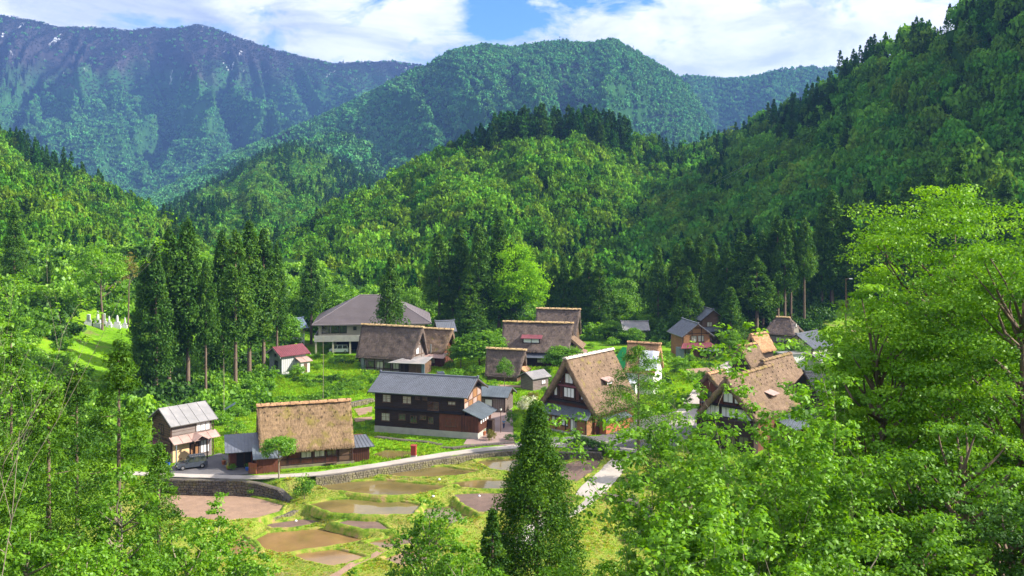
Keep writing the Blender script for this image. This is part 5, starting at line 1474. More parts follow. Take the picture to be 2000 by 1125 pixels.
def broadleaf(seed, H=12.0, R=4.5, h0=.28, ncl=70, per=70, leaf=.32, flat=.6, rcl=.30, trunk_r=.22, lean=.03, top=1.0, up=.5, hollow=.35, asp=.7, limbs=14):
    rng = np.random.default_rng(seed)
    mb = MB()
    z0 = H * h0
    tp = [(0, 0, -.6), (0, 0, .1)]
    lx = 0; ly = 0
    for i in range(1, 6):
        lx += rng.normal() * lean * H / 5; ly += rng.normal() * lean * H / 5
        tp.append((lx, ly, H * .82 * i / 5))
    mb.tube(tp, [trunk_r * 1.5, trunk_r * 1.15] + [trunk_r * (1 - .16 * i) for i in range(1, 6)], 7)
    # clump centres in an uneven ellipsoid
    C_ = []
    lob = [(rng.normal(size=3), rng.uniform(.75, 1.2)) for _ in range(7)]
    lob = [(v / np.linalg.norm(v), k) for v, k in lob]
    while len(C_) < ncl:
        d = rng.normal(size=3); d /= np.linalg.norm(d)
        if d[2] < -.55: continue
        rr = hollow + (1 - hollow) * rng.random() ** .6
        k = 1.0
        for v, kk in lob:
            w = max(0, float(d @ v)) ** 4
            k *= (1 - w) + w * kk
        hz = (H - z0) / 2
        C_.append([d[0] * R * rr * k * (1 - rcl * .5), d[1] * R * rr * k * (1 - rcl * .5), z0 + hz + d[2] * hz * rr * (k if d[2] < 0 else min(k, 1.02)) * (1 - rcl * .4 * top)])
    C_ = np.array(C_)
    C_[:, 0] += lx * .6; C_[:, 1] += ly * .6
    rad = R * rcl * rng.uniform(.6, 1.25, ncl)
    Q, tint = clump_leaves(C_, rad, per, leaf, flat, rng, asp, up)
    idx = rng.permutation(ncl)[:limbs]
    for i in idx:
        c = C_[i]
        zt = min(max(z0 * .7, c[2] - np.hypot(c[0], c[1]) * rng.uniform(.7, 1.2)), H * .75)
        t = zt / (H * .82)
        limb(mb, (lx * t, ly * t, zt), c, trunk_r * .42, trunk_r * .08, rng)
    return mb.mesh('trunk', True), quads_mesh('crown', Q, tint)

def cedar(seed, H=30.0, R=4.2, h0=.22, ncl=170, per=42, leaf=.62, trunk_r=.42, shape=.62, fluffy=1.0, asp=.42, dead=8, flat=.95):
    rng = np.random.default_rng(seed)
    mb = MB()
    mb.tube([(0, 0, -.8), (0, 0, .3), (0, 0, H * .3), (0, 0, H * .65), (0, 0, H * .97)], [trunk_r * 1.4, trunk_r * 1.1, trunk_r * .85, trunk_r * .5, .04], 7)
    z0 = H * h0
    t = np.sort(rng.random(ncl) ** 1.25)
    prof = (1 - t) ** shape * np.minimum(1, .45 + t * 5)
    ang = rng.random(ncl) * 2 * PI
    lobes = 1 + .18 * np.sin(ang * 3 + seed) * np.sin(t * 9 + seed)
    rr = R * prof * rng.uniform(.5, .95, ncl) * lobes
    C_ = np.stack([np.cos(ang) * rr, np.sin(ang) * rr, z0 + t * (H - z0) * .97 + rr * .12], 1)
    rad = R * .30 * (.45 + .75 * (1 - t)) * rng.uniform(.7, 1.2, ncl) * fluffy
    Q, tint = clump_leaves(C_, rad, per, leaf, flat, rng, asp, .35, 2.0, .25)
    # leader
    k = 26
    tz = H - rng.random(k) * H * .06
    P = np.stack([rng.normal(0, .10, k) * (H - tz + .3), rng.normal(0, .10, k) * (H - tz + .3), tz], 1)
    Q2 = leafquads(P, rng.normal(size=(k, 3)) + [0, 0, .2], leaf * .8, asp, rng)
    for i in range(dead):
        z = H * h0 * rng.uniform(.5, 1.0); a = rng.random() * 2 * PI; l = rng.uniform(.5, 1.6)
        mb.tube([(0, 0, z), (math.cos(a) * l, math.sin(a) * l, z - .1)], [.05, .015], 4)
    for i in range(0, ncl, max(1, ncl // 26)):
        limb(mb, (0, 0, C_[i, 2] - .1), C_[i], trunk_r * .16, .02, rng, .05, 4, 2)
    return mb.mesh('trunk', True), quads_mesh('crown', np.concatenate([Q, Q2]), np.concatenate([tint, np.full(k, .6)]))

def sapling(seed, H=12.0, R=3.5, stems=5, ros=220, per=12, leaf=.12, r0=.09, h_low=.35, arch=.0, cl=.22, flat=.6, asp=.62):
    """thin stems with separate rosettes of leaves at the twig ends"""
    rng = np.random.default_rng(seed)
    mb = MB()
    tips = []
    def grow(a, d, L, r, depth):
        seg = 4
        pts = [a.copy()]; p = a.copy(); dd = d.copy()
        for i in range(seg):
            dd = dd + rng.normal(size=3) * .10 + np.array([0, 0, .05 - arch * .12]); dd /= np.linalg.norm(dd)
            p = p + dd * L / seg
            pts.append(p.copy())
        mb.tube([tuple(q) for q in pts], [r * (1 - .55 * i / seg) for i in range(seg + 1)], 5 if depth < 2 else 4, cap=False)
        if depth >= 3:
            tips.append((pts[-1], r)); tips.append((pts[2], r)); return
        k = rng.integers(3, 5) if depth < 2 else rng.integers(2, 4)
        for j in range(k):
            i = rng.integers(1 if depth else 2, seg + 1)
            q = pts[i]
            out = rng.normal(size=3); out[2] = abs(out[2]) * .35
            nd = dd * .75 + out / np.linalg.norm(out) * (.75 if depth else .6); nd /= np.linalg.norm(nd)
            grow(q, nd, L * rng.uniform(.45, .68), r * .48, depth + 1)
        tips.append((pts[-1], r))
    for s in range(stems):
        a = 2 * PI * (s + rng.random() * .6) / stems
        sp = R / H * rng.uniform(.35, 1.0)
        d = np.array([math.cos(a) * sp, math.sin(a) * sp, 1.0]); d /= np.linalg.norm(d)
        grow(np.array([math.cos(a) * .15, math.sin(a) * .15, -.5]), d, H * rng.uniform(.6, .8), r0, 0)
    VV = np.array([tuple(q) for q in mb.v])
    top_ = np.percentile([t[0][2] for t in tips], 97); wide = np.percentile([math.hypot(t[0][0], t[0][1]) for t in tips], 92)
    kz, kr = H * .95 / top_, R / wide
    VV[:, 2] *= kz; VV[:, 0] *= kr; VV[:, 1] *= kr
    mb.v = [tuple(q) for q in VV]
    tips = [(t[0] * np.array([kr, kr, kz]), t[1]) for t in tips]
    T = np.array([t[0] for t in tips if t[0][2] > H * h_low])
    if len(T) > ros: T = T[rng.permutation(len(T))[:ros]]
    Q, tint = clump_leaves(T, np.full(len(T), cl) * rng.uniform(.6, 1.3, len(T)), per, leaf, flat, rng, asp, .9, 2.5)
    return mb.mesh('trunk', True), quads_mesh('crown', Q, tint)

LIB = {}
def build_lib():
    for i in range(5): LIB['cedar', i] = cedar(100 + i, 30, 5.3, .14 + .05 * (i % 3), 230, 58, .70, shape=.80 + .06 * (i % 2))
    for i in range(3): LIB['cedar_bare', i] = cedar(120 + i, 30, 5.0, .36 + .05 * i, 170, 56, .70, dead=16, shape=.78)
    for i in range(2): LIB['cedar_low', i] = cedar(140 + i, 20, 5.6, .04, 230, 54, .62, shape=.85)
    for i in range(5): LIB['round', i] = broadleaf(200 + i, 12, 5.4, .10, 120, 66, .50, .62)
    for i in range(3): LIB['young', i] = broadleaf(220 + i, 8, 2.8, .18, 50, 52, .30, .55, .34, .10, limbs=9)
    for i in range(4): LIB['bush', i] = broadleaf(240 + i, 2.4, 1.8, -.15, 26, 46, .24, .7, .36, .05, limbs=3)
build_lib()

def plant(name, label, key, mat, loc, h, r=None, href=None, rref=None, cat='tree', group=None, bark='bark', rz=None, meshes=None):
    tm, cm = meshes or LIB[key]
    o = thing(name, label, cat, loc, rz if rz is not None else random.Random(round(loc[0] * 7 + loc[1] * 13)).random() * 6.28, group)
    if meshes is None:
        ref = {'cedar': (30, 4.0), 'cedar_bare': (30, 3.8), 'cedar_low': (20, 4.6), 'round': (12, 5.0), 'young': (8, 2.6), 'bush': (2.4, 1.8)}[key[0]]
        sz = h / ref[0]; sx = (r / ref[1]) if r else sz
        o.scale = (sx, sx, sz)
    for me, nm, mt in ((tm, 'trunk', bark), (cm, 'crown', mat)):
        k = (me.name, mt)
        if me.materials and me.materials[0] != M[mt]:
            if k not in _variants:
                c = me.copy(); c.materials.clear(); c.materials.append(M[mt]); _variants[k] = c
            me = _variants[k]
        elif not me.materials:
            me.materials.append(M[mt])
        link(nm, me, o)
    return o
_variants = {}

ORD = 'first second third fourth fifth sixth seventh eighth ninth tenth eleventh twelfth thirteenth fourteenth fifteenth sixteenth seventeenth eighteenth nineteenth twentieth'.split()

def row(items, name, what, where, key, mat, group, cat='tree', z=None, bark='bark', nvar=5):
    """items: (px, top_py, half_width_px, base_py[, key, D])"""
    items = sorted(items, key=lambda t: t[0])
    tops = sorted(i[1] for i in items)
    for n, it in enumerate(items):
        px, ty, hwid, by = it[:4]
        kk = it[4] if len(it) > 4 and it[4] else key
        D = it[5] if len(it) > 5 else None
        p = W(px, by, D) if D else hit(px, by)
        h = (by - ty) / F * p.y
        r = hwid / F * p.y
        nv = sum(1 for k in LIB if k[0] == kk)
        plant(name, ('%s %s from the left in %s' % (ORD[n] if n < 20 else 'last', what, where)) if len(items) > 1 else '%s in %s' % (what, where), (kk, n % nv), mat, p, h, r, cat=cat, group=group, bark=bark)

def village_trees():
    row([(283, 500, 30, 788), (305, 470, 34, 790), (330, 442, 36, 778), (367, 422, 38, 775, 'cedar_bare'), (402, 505, 24, 778, 'cedar_bare'), (434, 448, 36, 750), (460, 445, 34, 765, 'cedar_bare'), (487, 430, 40, 738), (515, 445, 34, 732, 'cedar_bare'), (541, 472, 22, 726, 'cedar_bare')],
        'cedar_tree', 'tall cedar', 'the dark clump behind the pale-roofed store', 'cedar', 'needle', 'tall cedars in the clump left of the village')
    row([(608, 487, 24, 672, 'cedar_bare')], 'cedar_tree', 'lone cedar with bare lower trunk', 'front of the hall corner', 'cedar_bare', 'needle', None)
    row([(763, 498, 37, 702, 'cedar_low')], 'cedar_tree', 'full leafy cedar standing alone', 'front of the hall roof', 'cedar_low', 'needle', None)
    row([(858, 455, 30, 655, 'cedar_bare'), (897, 440, 28, 652, 'cedar_bare'), (884, 540, 30, 655), (935, 440, 28, 660, 'cedar_bare'), (975, 420, 36, 655, 'cedar'), (918, 530, 30, 664), (1000, 470, 24, 655)],
        'cedar_tree', 'cedar', 'the group left of the bright round tree', 'cedar', 'needle', 'cedars behind the thatched houses')
    row([(1082, 515, 22, 645), (1101, 500, 20, 645), (1125, 498, 22, 645), (1150, 492, 22, 648), (1170, 505, 22, 650), (1188, 552, 16, 648)],
        'cedar_tree', 'cedar', 'the small dark row right of the bright round tree', 'cedar', 'needle', 'row of cedars behind the highest thatched roof')
    row([(1285, 480, 30, 648, 'cedar_low'), (1322, 475, 30, 645), (1345, 462, 26, 642), (1366, 455, 26, 642), (1392, 465, 24, 645), (1420, 472, 26, 645), (1448, 452, 34, 648), (1470, 458, 28, 645), (1490, 447, 26, 640), (1519, 420, 28, 632, 'cedar_bare'), (1533, 425, 24, 640, 'cedar_bare'), (1545, 428, 20, 630, 'cedar_bare'), (1571, 422, 22, 632, 'cedar_bare'), (1432, 540, 42, 655, 'cedar_low'), (1478, 500, 34, 655, 'cedar_bare'), (1400, 540, 24, 650), (1344, 520, 26, 668), (1428, 560, 30, 672, 'cedar_low')],
        'cedar_tree', 'tall cedar', 'the long line behind the timber house', 'cedar', 'needle', 'long line of cedars at the foot of the right hill')
    row([(1306, 585, 17, 645, 'cedar_low')], 'conifer_tree', 'little bright conical conifer', 'front of the cedar line', 'cedar_low', 'needle_fresh', None)
    row([(1605, 400, 28, 600), (1625, 370, 38, 600), (1655, 400, 32, 600), (1690, 440, 34, 600), (1730, 360, 40, 605), (1772, 345, 38, 605), (1815, 330, 42, 605), (1875, 285, 50, 610), (1915, 350, 36, 600), (1965, 340, 40, 600), (1585, 470, 24, 598)],
        'cedar_tree', 'dark tall cedar', 'the shaded stand above the big bright tree', 'cedar', 'needle', 'shaded cedars at the foot of the right hill')
    row([(28, 400, 22, 560)], 'cedar_tree', 'slim pointed cedar alone', 'the upper left meadow', 'cedar', 'needle', None)
    row([(98, 508, 13, 566, 'cedar_low')], 'conifer_tree', 'short dark conifer', 'the left hillside below the ridge', 'cedar_low', 'needle', None)
    # broad-leaved trees
    p = hit(1006, 655)
    plant('broadleaf_tree', 'large vivid green round-crowned tree beside the dark cedars, centre', None, 'leaf_vivid', p, 0, meshes=broadleaf(301, (655 - 466) / F * p.y, 70 / F * p.y, .06, 210, 105, .52, .5, .25, .35, hollow=.5))
    p = hit(200, 645)
    plant('broadleaf_tree', 'spreading yellow-green tree behind the gravestones', None, 'leaf_bright', p, 0, meshes=broadleaf(302, (645 - 474) / F * p.y, 54 / F * p.y, .34, 70, 70, .45, .42, .28, .28, hollow=.5))
    p = hit(250, 640)
    plant('broadleaf_tree', 'thin reddish tree with straight bare trunk beside the graveyard tree', None, 'leaf_red', p, 0, meshes=broadleaf(303, (640 - 488) / F * p.y, 27 / F * p.y, .42, 34, 34, .40, .6, .30, .22))
    L1 = [(553, 572, 36, 655), (590, 556, 36, 660), (528, 600, 30, 668), (650, 553, 42, 650), (684, 566, 26, 645), (560, 610, 34, 690), (808, 556, 26, 640), (715, 590, 20, 640), (835, 560, 22, 640)]
    row(L1, 'broadleaf_tree', 'light green round tree', 'the band around and behind the hall', 'round', 'leaf_bright', 'light green trees around the hall')
    row([(935, 642, 54, 722, 'round'), (900, 660, 26, 722, 'round'), (1098, 672, 40, 738, 'round'), (962, 655, 30, 715)], 'broadleaf_tree', 'leafy garden tree', 'the gardens below the dormer roof', 'round', 'leaf_mid', 'garden trees among the thatched houses')
    row([(985, 696, 18, 762, 'young')], 'young_tree', 'slim young tree on the grass', 'front of the small thatched store', 'young', 'leaf_mid', None)
    p = G(545, 934)
    plant('young_tree', 'bright young tree with forked trunk standing at the lane before the big thatched front', None, 'leaf_bright', p, 0, bark='bark_pale', meshes=broadleaf(304, 6.4, 2.9, .32, 64, 70, .26, .5, .30, .11, limbs=16, lean=.05))
    row([(1235, 640, 26, 672), (1265, 612, 22, 652), (1193, 622, 24, 665), (1205, 560, 34, 650, 'round', 300), (1222, 535, 32, 640, 'round', 320), (1180, 600, 20, 650)], 'broadleaf_tree', 'green tree', 'the meadow edge right of the highest thatch', 'round', 'leaf_mid', 'trees at the far edge of the meadow')
    row([(1560, 660, 24, 720, 'young'), (1638, 690, 20, 740, 'young'), (1425, 640, 22, 690, 'round'), (1330, 700, 20, 735, 'young')], 'young_tree', 'small green tree', 'the lanes among the right-hand houses', 'round', 'leaf_mid', 'small trees among the right-hand houses')
    # feathery conifer by the junction and dark round bush
    p = G(1247, 886)
    plant('conifer_tree', 'feathery grey-green conifer with open layered branches at the road junction', None, 'needle_fresh', p, 0, meshes=cedar(310, (886 - 672) / F * p.y, 100 / F * p.y, .18, 190, 70, .36, .26, shape=.7, fluffy=1.0, flat=.35, asp=.35))
    p = G(1290, 932, -.5)
    plant('conifer_bush', 'dense dark rounded evergreen beside the footpath', None, 'needle', p, 0, cat='bush', meshes=cedar(311, 6.2, 3.0, .0, 80, 80, .26, .15, shape=.5, fluffy=1.3))
    # bushes one can pick out
    B = [(595, 922, 26, 968, 'leaf_mid', 'fluffy round bush on the bank above the terraces', -1.1), (1000, 846, 17, 860, 'leaf_deep', 'clipped dark green bush at the square corner', 0),
         (1030, 770, 26, 805, 'leaf_white', 'bush covered in white blossom left of the steep gable', 0), (1040, 762, 16, 790, 'leaf_red', 'yellowish shrub behind the white blossom bush', 0),
         (1000, 800, 14, 830, 'leaf_mid', 'green shrub beside the pink paved square', 0), (452, 905, 10, 918, 'leaf_bright', 'potted green shrub in the car yard', 0),
         (495, 915, 16, 940, 'leaf_bright', 'low green shrub at the end of the stone wall', -.1), (330, 918, 12, 936, 'leaf_mid', 'small round bush on the yard wall edge', 0),
         (960, 838, 10, 860, 'flower', 'shrub with dark pink flowers beside the black house', 0)]
    for px, ty, hw_, by, mt, lb, z in B:
        p = G(px, by, z); p.z = gz1(p.x, p.y) if z else z
        mtt = mt if mt != 'flower' else 'leaf_red'
        plant('flower_bush' if 'blossom' in lb or 'flowers' in lb else 'bush', lb, ('bush', int(px) % 4), mtt, p, (by - ty) / F * p.y, hw_ / F * p.y, cat='bush')
    rr = random.Random(8)
    zones = [('bright shrub on the meadow below the red-roofed shed', [(500, 735), (470, 752), (520, 760), (620, 700), (650, 712), (700, 722), (640, 690), (600, 745), (455, 790), (440, 805), (500, 775), (470, 815), (668, 705), (622, 722), (585, 735), (430, 830), (410, 812), (465, 850)], 'leaf_bright', 'bushes on the meadow below the cedars'),
             ('green shrub in the gardens between the thatched houses', [(900, 735), (925, 730), (880, 718), (950, 738), (890, 742), (935, 748), (1030, 712), (965, 765), (1010, 742), (1065, 735), (1075, 752), (1140, 665), (1150, 680), (860, 735)], 'leaf_mid', 'shrubs in the village gardens'),
             ('leafy shrub on the bright meadow behind the village', [(1170, 665), (1195, 675), (1215, 668), (1240, 672), (1260, 662), (1285, 668), (1300, 655), (1185, 652), (1230, 655), (1275, 690), (1250, 700), (1330, 712), (1210, 690), (1295, 705)], 'leaf_bright', 'shrubs on the far meadow'),
             ('shrub beside the lanes of the right-hand houses', [(1380, 700), (1410, 690), (1440, 715), (1500, 725), (1530, 735), (1350, 745), (1370, 770), (1330, 790), (1560, 745), (1625, 735), (1640, 720), (1655, 700), (1300, 800), (1345, 705), (1410, 705)], 'leaf_mid', 'shrubs by the right-hand lanes')]
    for lb, pts, mt, grp in zones:
        for k, (px, py) in enumerate(pts):
            p = hit(px + rr.uniform(-4, 4), py)
            s = rr.uniform(.6, 1.25)
            n = sorted(q[0] for q in pts).index(px)
            plant('bush', '%s %s' % (ORD[n], lb.replace('in the', 'from the left in the').replace('on the', 'from the left on the', 1).replace('beside the', 'from the left beside the')), ('bush', rr.randrange(4)), mt, p, 2.2 * s, 2.0 * s, cat='bush', group=grp)
    # hedge-like green along the path edge
    for px, py, s in [(1150, 872, 1), (1168, 876, .9), (1120, 872, .9), (1180, 880, .8), (1135, 868, 1)]:
        p = G(px, py); plant('bush', 'low dark hedge bush along the bank above the mud paddy', ('bush', int(px) % 4), 'leaf_deep', p, 1.5 * s, 1.7 * s, cat='bush', group='hedge bushes above the mud paddy')
village_trees()

# ------------------------------------------------------------------ scatter of small repeated growth (stuff)
_protos = bpy.data.collections.new('growth_sources')
def proto(me, mat, name):
    if not me.materials: me.materials.append(M[mat])
    elif me.materials[0] != M[mat]:
        me = me.copy(); me.materials.clear(); me.materials.append(M[mat])
    o = bpy.data.objects.new(name, me); _protos.objects.link(o)
    return o

def scatter(name, P, rot, scl, idx, protos, label=None):
    me = bpy.data.meshes.new(name)
    n = len(P)
    me.vertices.add(n); me.vertices.foreach_set('co', np.asarray(P, np.float32).ravel())
    a = me.attributes.new('rz', 'FLOAT_VECTOR', 'POINT'); a.data.foreach_set('vector', np.asarray(rot, np.float32).ravel())
    a = me.attributes.new('sc', 'FLOAT_VECTOR', 'POINT'); a.data.foreach_set('vector', np.asarray(scl, np.float32).ravel())
    a = me.attributes.new('ix', 'INT', 'POINT'); a.data.foreach_set('value', np.asarray(idx, np.int32))
    o = bpy.data.objects.new(name, me); C.objects.link(o)
    ng = bpy.data.node_groups.new(name, 'GeometryNodeTree')
    ng.interface.new_socket('Geometry', in_out='INPUT', socket_type='NodeSocketGeometry')
    ng.interface.new_socket('Geometry', in_out='OUTPUT', socket_type='NodeSocketGeometry')
    N, L = ng.nodes, ng.links
    gi, go = N.new('NodeGroupInput'), N.new('NodeGroupOutput')
    def attr(nm, typ):
        nd = N.new('GeometryNodeInputNamedAttribute'); nd.data_type = typ; nd.inputs[0].default_value = nm
        return nd.outputs[0]
    ar, asx, ai = attr('rz', 'FLOAT_VECTOR'), attr('sc', 'FLOAT_VECTOR'), attr('ix', 'INT')
    e2r = N.new('FunctionNodeEulerToRotation'); L.new(ar, e2r.inputs[0])
    jn = N.new('GeometryNodeJoinGeometry')
    for k, po in enumerate(protos):
        cmp_ = N.new('FunctionNodeCompare'); cmp_.data_type = 'INT'; cmp_.operation = 'EQUAL'
        L.new(ai, cmp_.inputs[2]); cmp_.inputs[3].default_value = k
        oi = N.new('GeometryNodeObjectInfo'); oi.inputs[0].default_value = po; oi.inputs[1].default_value = True
        ip = N.new('GeometryNodeInstanceOnPoints')
        L.new(gi.outputs[0], ip.inputs['Points']); L.new(cmp_.outputs[0], ip.inputs['Selection'])
        L.new(oi.outputs['Geometry'], ip.inputs['Instance']); L.new(e2r.outputs[0], ip.inputs['Rotation']); L.new(asx, ip.inputs['Scale'])
        L.new(ip.outputs[0], jn.inputs[0])
    L.new(jn.outputs[0], go.inputs[0])
    md = o.modifiers.new('growth', 'NODES'); md.node_group = ng
    tag(o, label=label, kind='stuff')
    return o

def crown_only(seed, n_cl, per, leaf, h=1.0, r=1.0, flat=.6, z0=.1):
    """crown about 1 wide and 1 high for woods"""
    rng = np.random.default_rng(seed)
    Cn = []
    while len(Cn) < n_cl:
        d = rng.normal(size=3); d /= np.linalg.norm(d)
        if d[2] < -.3: continue
        k = rng.uniform(.45, .85)
        Cn.append([d[0] * r * k, d[1] * r * k, h * .45 + d[2] * h * .5 * k])
    Q, t = clump_leaves(np.array(Cn), np.full(n_cl, r * .38) * rng.uniform(.7, 1.2, n_cl), per, leaf, .7, rng, .8, .5)
    return quads_mesh('wood_crown', Q, t)

def conifer_only(seed, n_cl, per, leaf):
    rng = np.random.default_rng(seed)
    t = np.sort(rng.random(n_cl) ** 1.2)
    a = rng.random(n_cl) * 2 * PI
    rr = .20 * (1 - t) ** .75 * rng.uniform(.5, 1, n_cl)
    Cn = np.stack([np.cos(a) * rr, np.sin(a) * rr, .08 + .90 * t], 1)
    Q, tt = clump_leaves(Cn, .085 * (.35 + .8 * (1 - t)) * rng.uniform(.8, 1.2, n_cl), per, leaf, 1.0, rng, .5, .3, 2.0, .3)
    tip = leafquads(np.stack([np.zeros(6), np.zeros(6), np.linspace(.86, 1.0, 6)], 1), rng.normal(size=(6, 3)), leaf * .8, .5, rng)
    return quads_mesh('wood_conifer', np.concatenate([Q, tip]), np.concatenate([tt, np.full(6, .6)]))
# ------------------------------------------------------------------ hills and mountains
SKY = np.full(2601, 700.0)           # skyline of what is already in front, per photo column -300..2300
def sky_at(px): return np.interp(px, np.arange(-300, 2301), SKY)
REPORT = []

class Massif:
    def __init__(s, name, ridge, base, mat, nu, nv, spur=.10, freq=1 / 120., slant=60., seed=1, tree=8.0, prof=1.0, label=None, back=.5, spur2=.4, warp=30, vf=.9):
        s.warp, s.vf = warp, vf
        s.ridge = np.array(ridge, float); s.base = np.array(base, float)
        s.spur, s.freq, s.slant, s.seed, s.tree, s.prof, s.spur2 = spur, freq, slant, seed, tree, prof, spur2
        s.u0, s.u1 = s.ridge[0, 0], s.ridge[-1, 0]
        U = np.linspace(s.u0, s.u1, nu)
        Vv = np.concatenate([np.linspace(0, 1, nv), 1 + np.array([.06, .15, .35, .7, 1.0])])
        UU, VV = np.meshgrid(U, Vv)
        P = s.at(UU.ravel(), VV.ravel())
        i = np.arange(P.shape[0]).reshape(UU.shape)
        Fc = np.stack([i[:-1, :-1], i[:-1, 1:], i[1:, 1:], i[1:, :-1]], -1).reshape(-1, 4)
        me = quads_mesh(name, P, faces=Fc, smooth=True)
        o = link(name, me, None, mat); tag(o, kind='structure', label=label)
    def at(s, u, v):
        D1 = np.interp(u, s.ridge[:, 0], s.ridge[:, 2]); py = np.interp(u, s.ridge[:, 0], s.ridge[:, 1])
        zr = CZ - (py - HY) / F * D1 - s.tree
        D0 = np.interp(u, s.base[:, 0], s.base[:, 1]); z0 = np.interp(u, s.base[:, 0], s.base[:, 2])
        vb = np.clip(v, 0, 1); ov = np.clip(v - 1, 0, None)
        Y = D0 + (D1 - D0) * vb + ov * (D1 - D0) * .9
        zz = z0 + (zr - z0) * (vb ** s.prof)
        w = u + s.slant * (1 - vb) * np.sin(u * .004 + s.seed) + s.warp * (fbm(u * .011 + s.seed * 9, vb * 3.0, 3) - .5)
        n1 = 1 - np.abs(2 * vnoise(w * s.freq + s.seed * 13.7, vb * s.vf + s.seed) - 1)
        n2 = 1 - np.abs(2 * vnoise(w * s.freq * 2.6 + s.seed * 3.3, vb * 2.2 + s.seed * 2) - 1)
        n3 = fbm(w * s.freq * 5, vb * 6 + s.seed, 3)
        n4 = 1 - np.abs(2 * vnoise(w * s.freq * 5.3 + 30 * vb + s.seed, vb * 5.2 + s.seed * 5) - 1)
        env = np.sin(PI * np.clip(vb, 0, 1)) ** .8 + .06
        H_ = np.maximum(zr - z0, 5)
        zz = zz + s.spur * H_ * env * ((n1 - .92) + s.spur2 * (n2 - .9) + .25 * (n3 - .7) + .32 * s.spur2 * (n4 - .85)) * np.clip((1.03 - vb) * 4, .12, 1)
        zz = zz - ov * H_ * .55 * (1 + .2 * n1)
        zz = np.maximum(zz, -4.2)
        X = (u - 1000) / F * Y
        return np.stack([X, Y, zz], -1)
    def skyline(s):
        px = np.arange(-300, 2301)
        for vv in np.linspace(.5, 1.0, 11):
            u = np.linspace(s.u0, s.u1, 900)
            P = s.at(u, np.full_like(u, vv))
            qx = 1000 + P[:, 0] / P[:, 1] * F; qy = HY - (P[:, 2] - CZ) / P[:, 1] * F
            line = np.interp(px, qx, qy, left=900, right=900)
            np.minimum(SKY, line, out=SKY)
    def sample(s, spacing, seed, vmax=1.04, hidden=26, lim=(-120, 2120)):
        rng = np.random.default_rng(seed)
        uu = np.linspace(s.u0, s.u1, 400)
        A0, A1 = s.at(uu, uu * 0), s.at(uu, uu * 0 + 1)
        Ls = np.hypot(A1[:, 1] - A0[:, 1], A1[:, 2] - A0[:, 2]); Lmax = Ls.max()
        nr = int(Lmax / spacing) + 1
        US, VS = [], []
        for r in range(int(nr * vmax)):
            v = (r + .5) / nr
            Yr = A0[:, 1] + (A1[:, 1] - A0[:, 1]) * v
            dens = np.maximum(Yr, 1) / F / spacing              # trees per photo pixel of width
            cum = np.concatenate([[0], np.cumsum((dens[1:] + dens[:-1]) / 2 * np.diff(uu))])
            k = int(cum[-1])
            u = np.interp(np.arange(k) + rng.random(k), cum, uu)
            keep = rng.random(k) < np.interp(u, uu, Ls) / Lmax * 1.05
            u = u[keep]
            US.append(u); VS.append(np.full(len(u), v) + (rng.random(len(u)) - .5) * .95 / nr)
        u, v = np.concatenate(US), np.clip(np.concatenate(VS), 0, vmax)
        P = s.at(u, v)
        qx = 1000 + P[:, 0] / P[:, 1] * F; qy = HY - (P[:, 2] + s.tree * 1.3 - CZ) / P[:, 1] * F
        k = (qx > lim[0]) & (qx < lim[1]) & (qy < sky_at(qx) + hidden) & (qy < 690)
        return u[k], v[k], P[k], qx[k], qy[k], rng

def protos_woods():
    global PW, PC, PF, PB
    PW = [proto(crown_only(400 + i, 16, 34, .24), 'wood_leaf', 'woods_source') for i in range(4)]
    global PS
    PS = [proto(o.data.copy(), 'wood_cloud_tone', 'woods_source') for o in PW]
    PC = [proto(conifer_only(420 + i, 60, 12, .068), 'wood_needle', 'woods_source') for i in range(3)]
    PF = [proto(crown_only(440 + i, 7, 13, .50), 'wood_far', 'woods_source') for i in range(3)]
    PFC = [proto(conifer_only(450 + i, 14, 6, .15), 'wood_needle', 'woods_source') for i in range(2)]
    PB = [proto(crown_only(460 + i, 6, 9, .34), 'wood_bare', 'woods_source') for i in range(2)]
    PF.extend(PFC)
protos_woods()

def in_poly(x, y, P): return poly_sd(x, y, np.array(P, float)) < 0

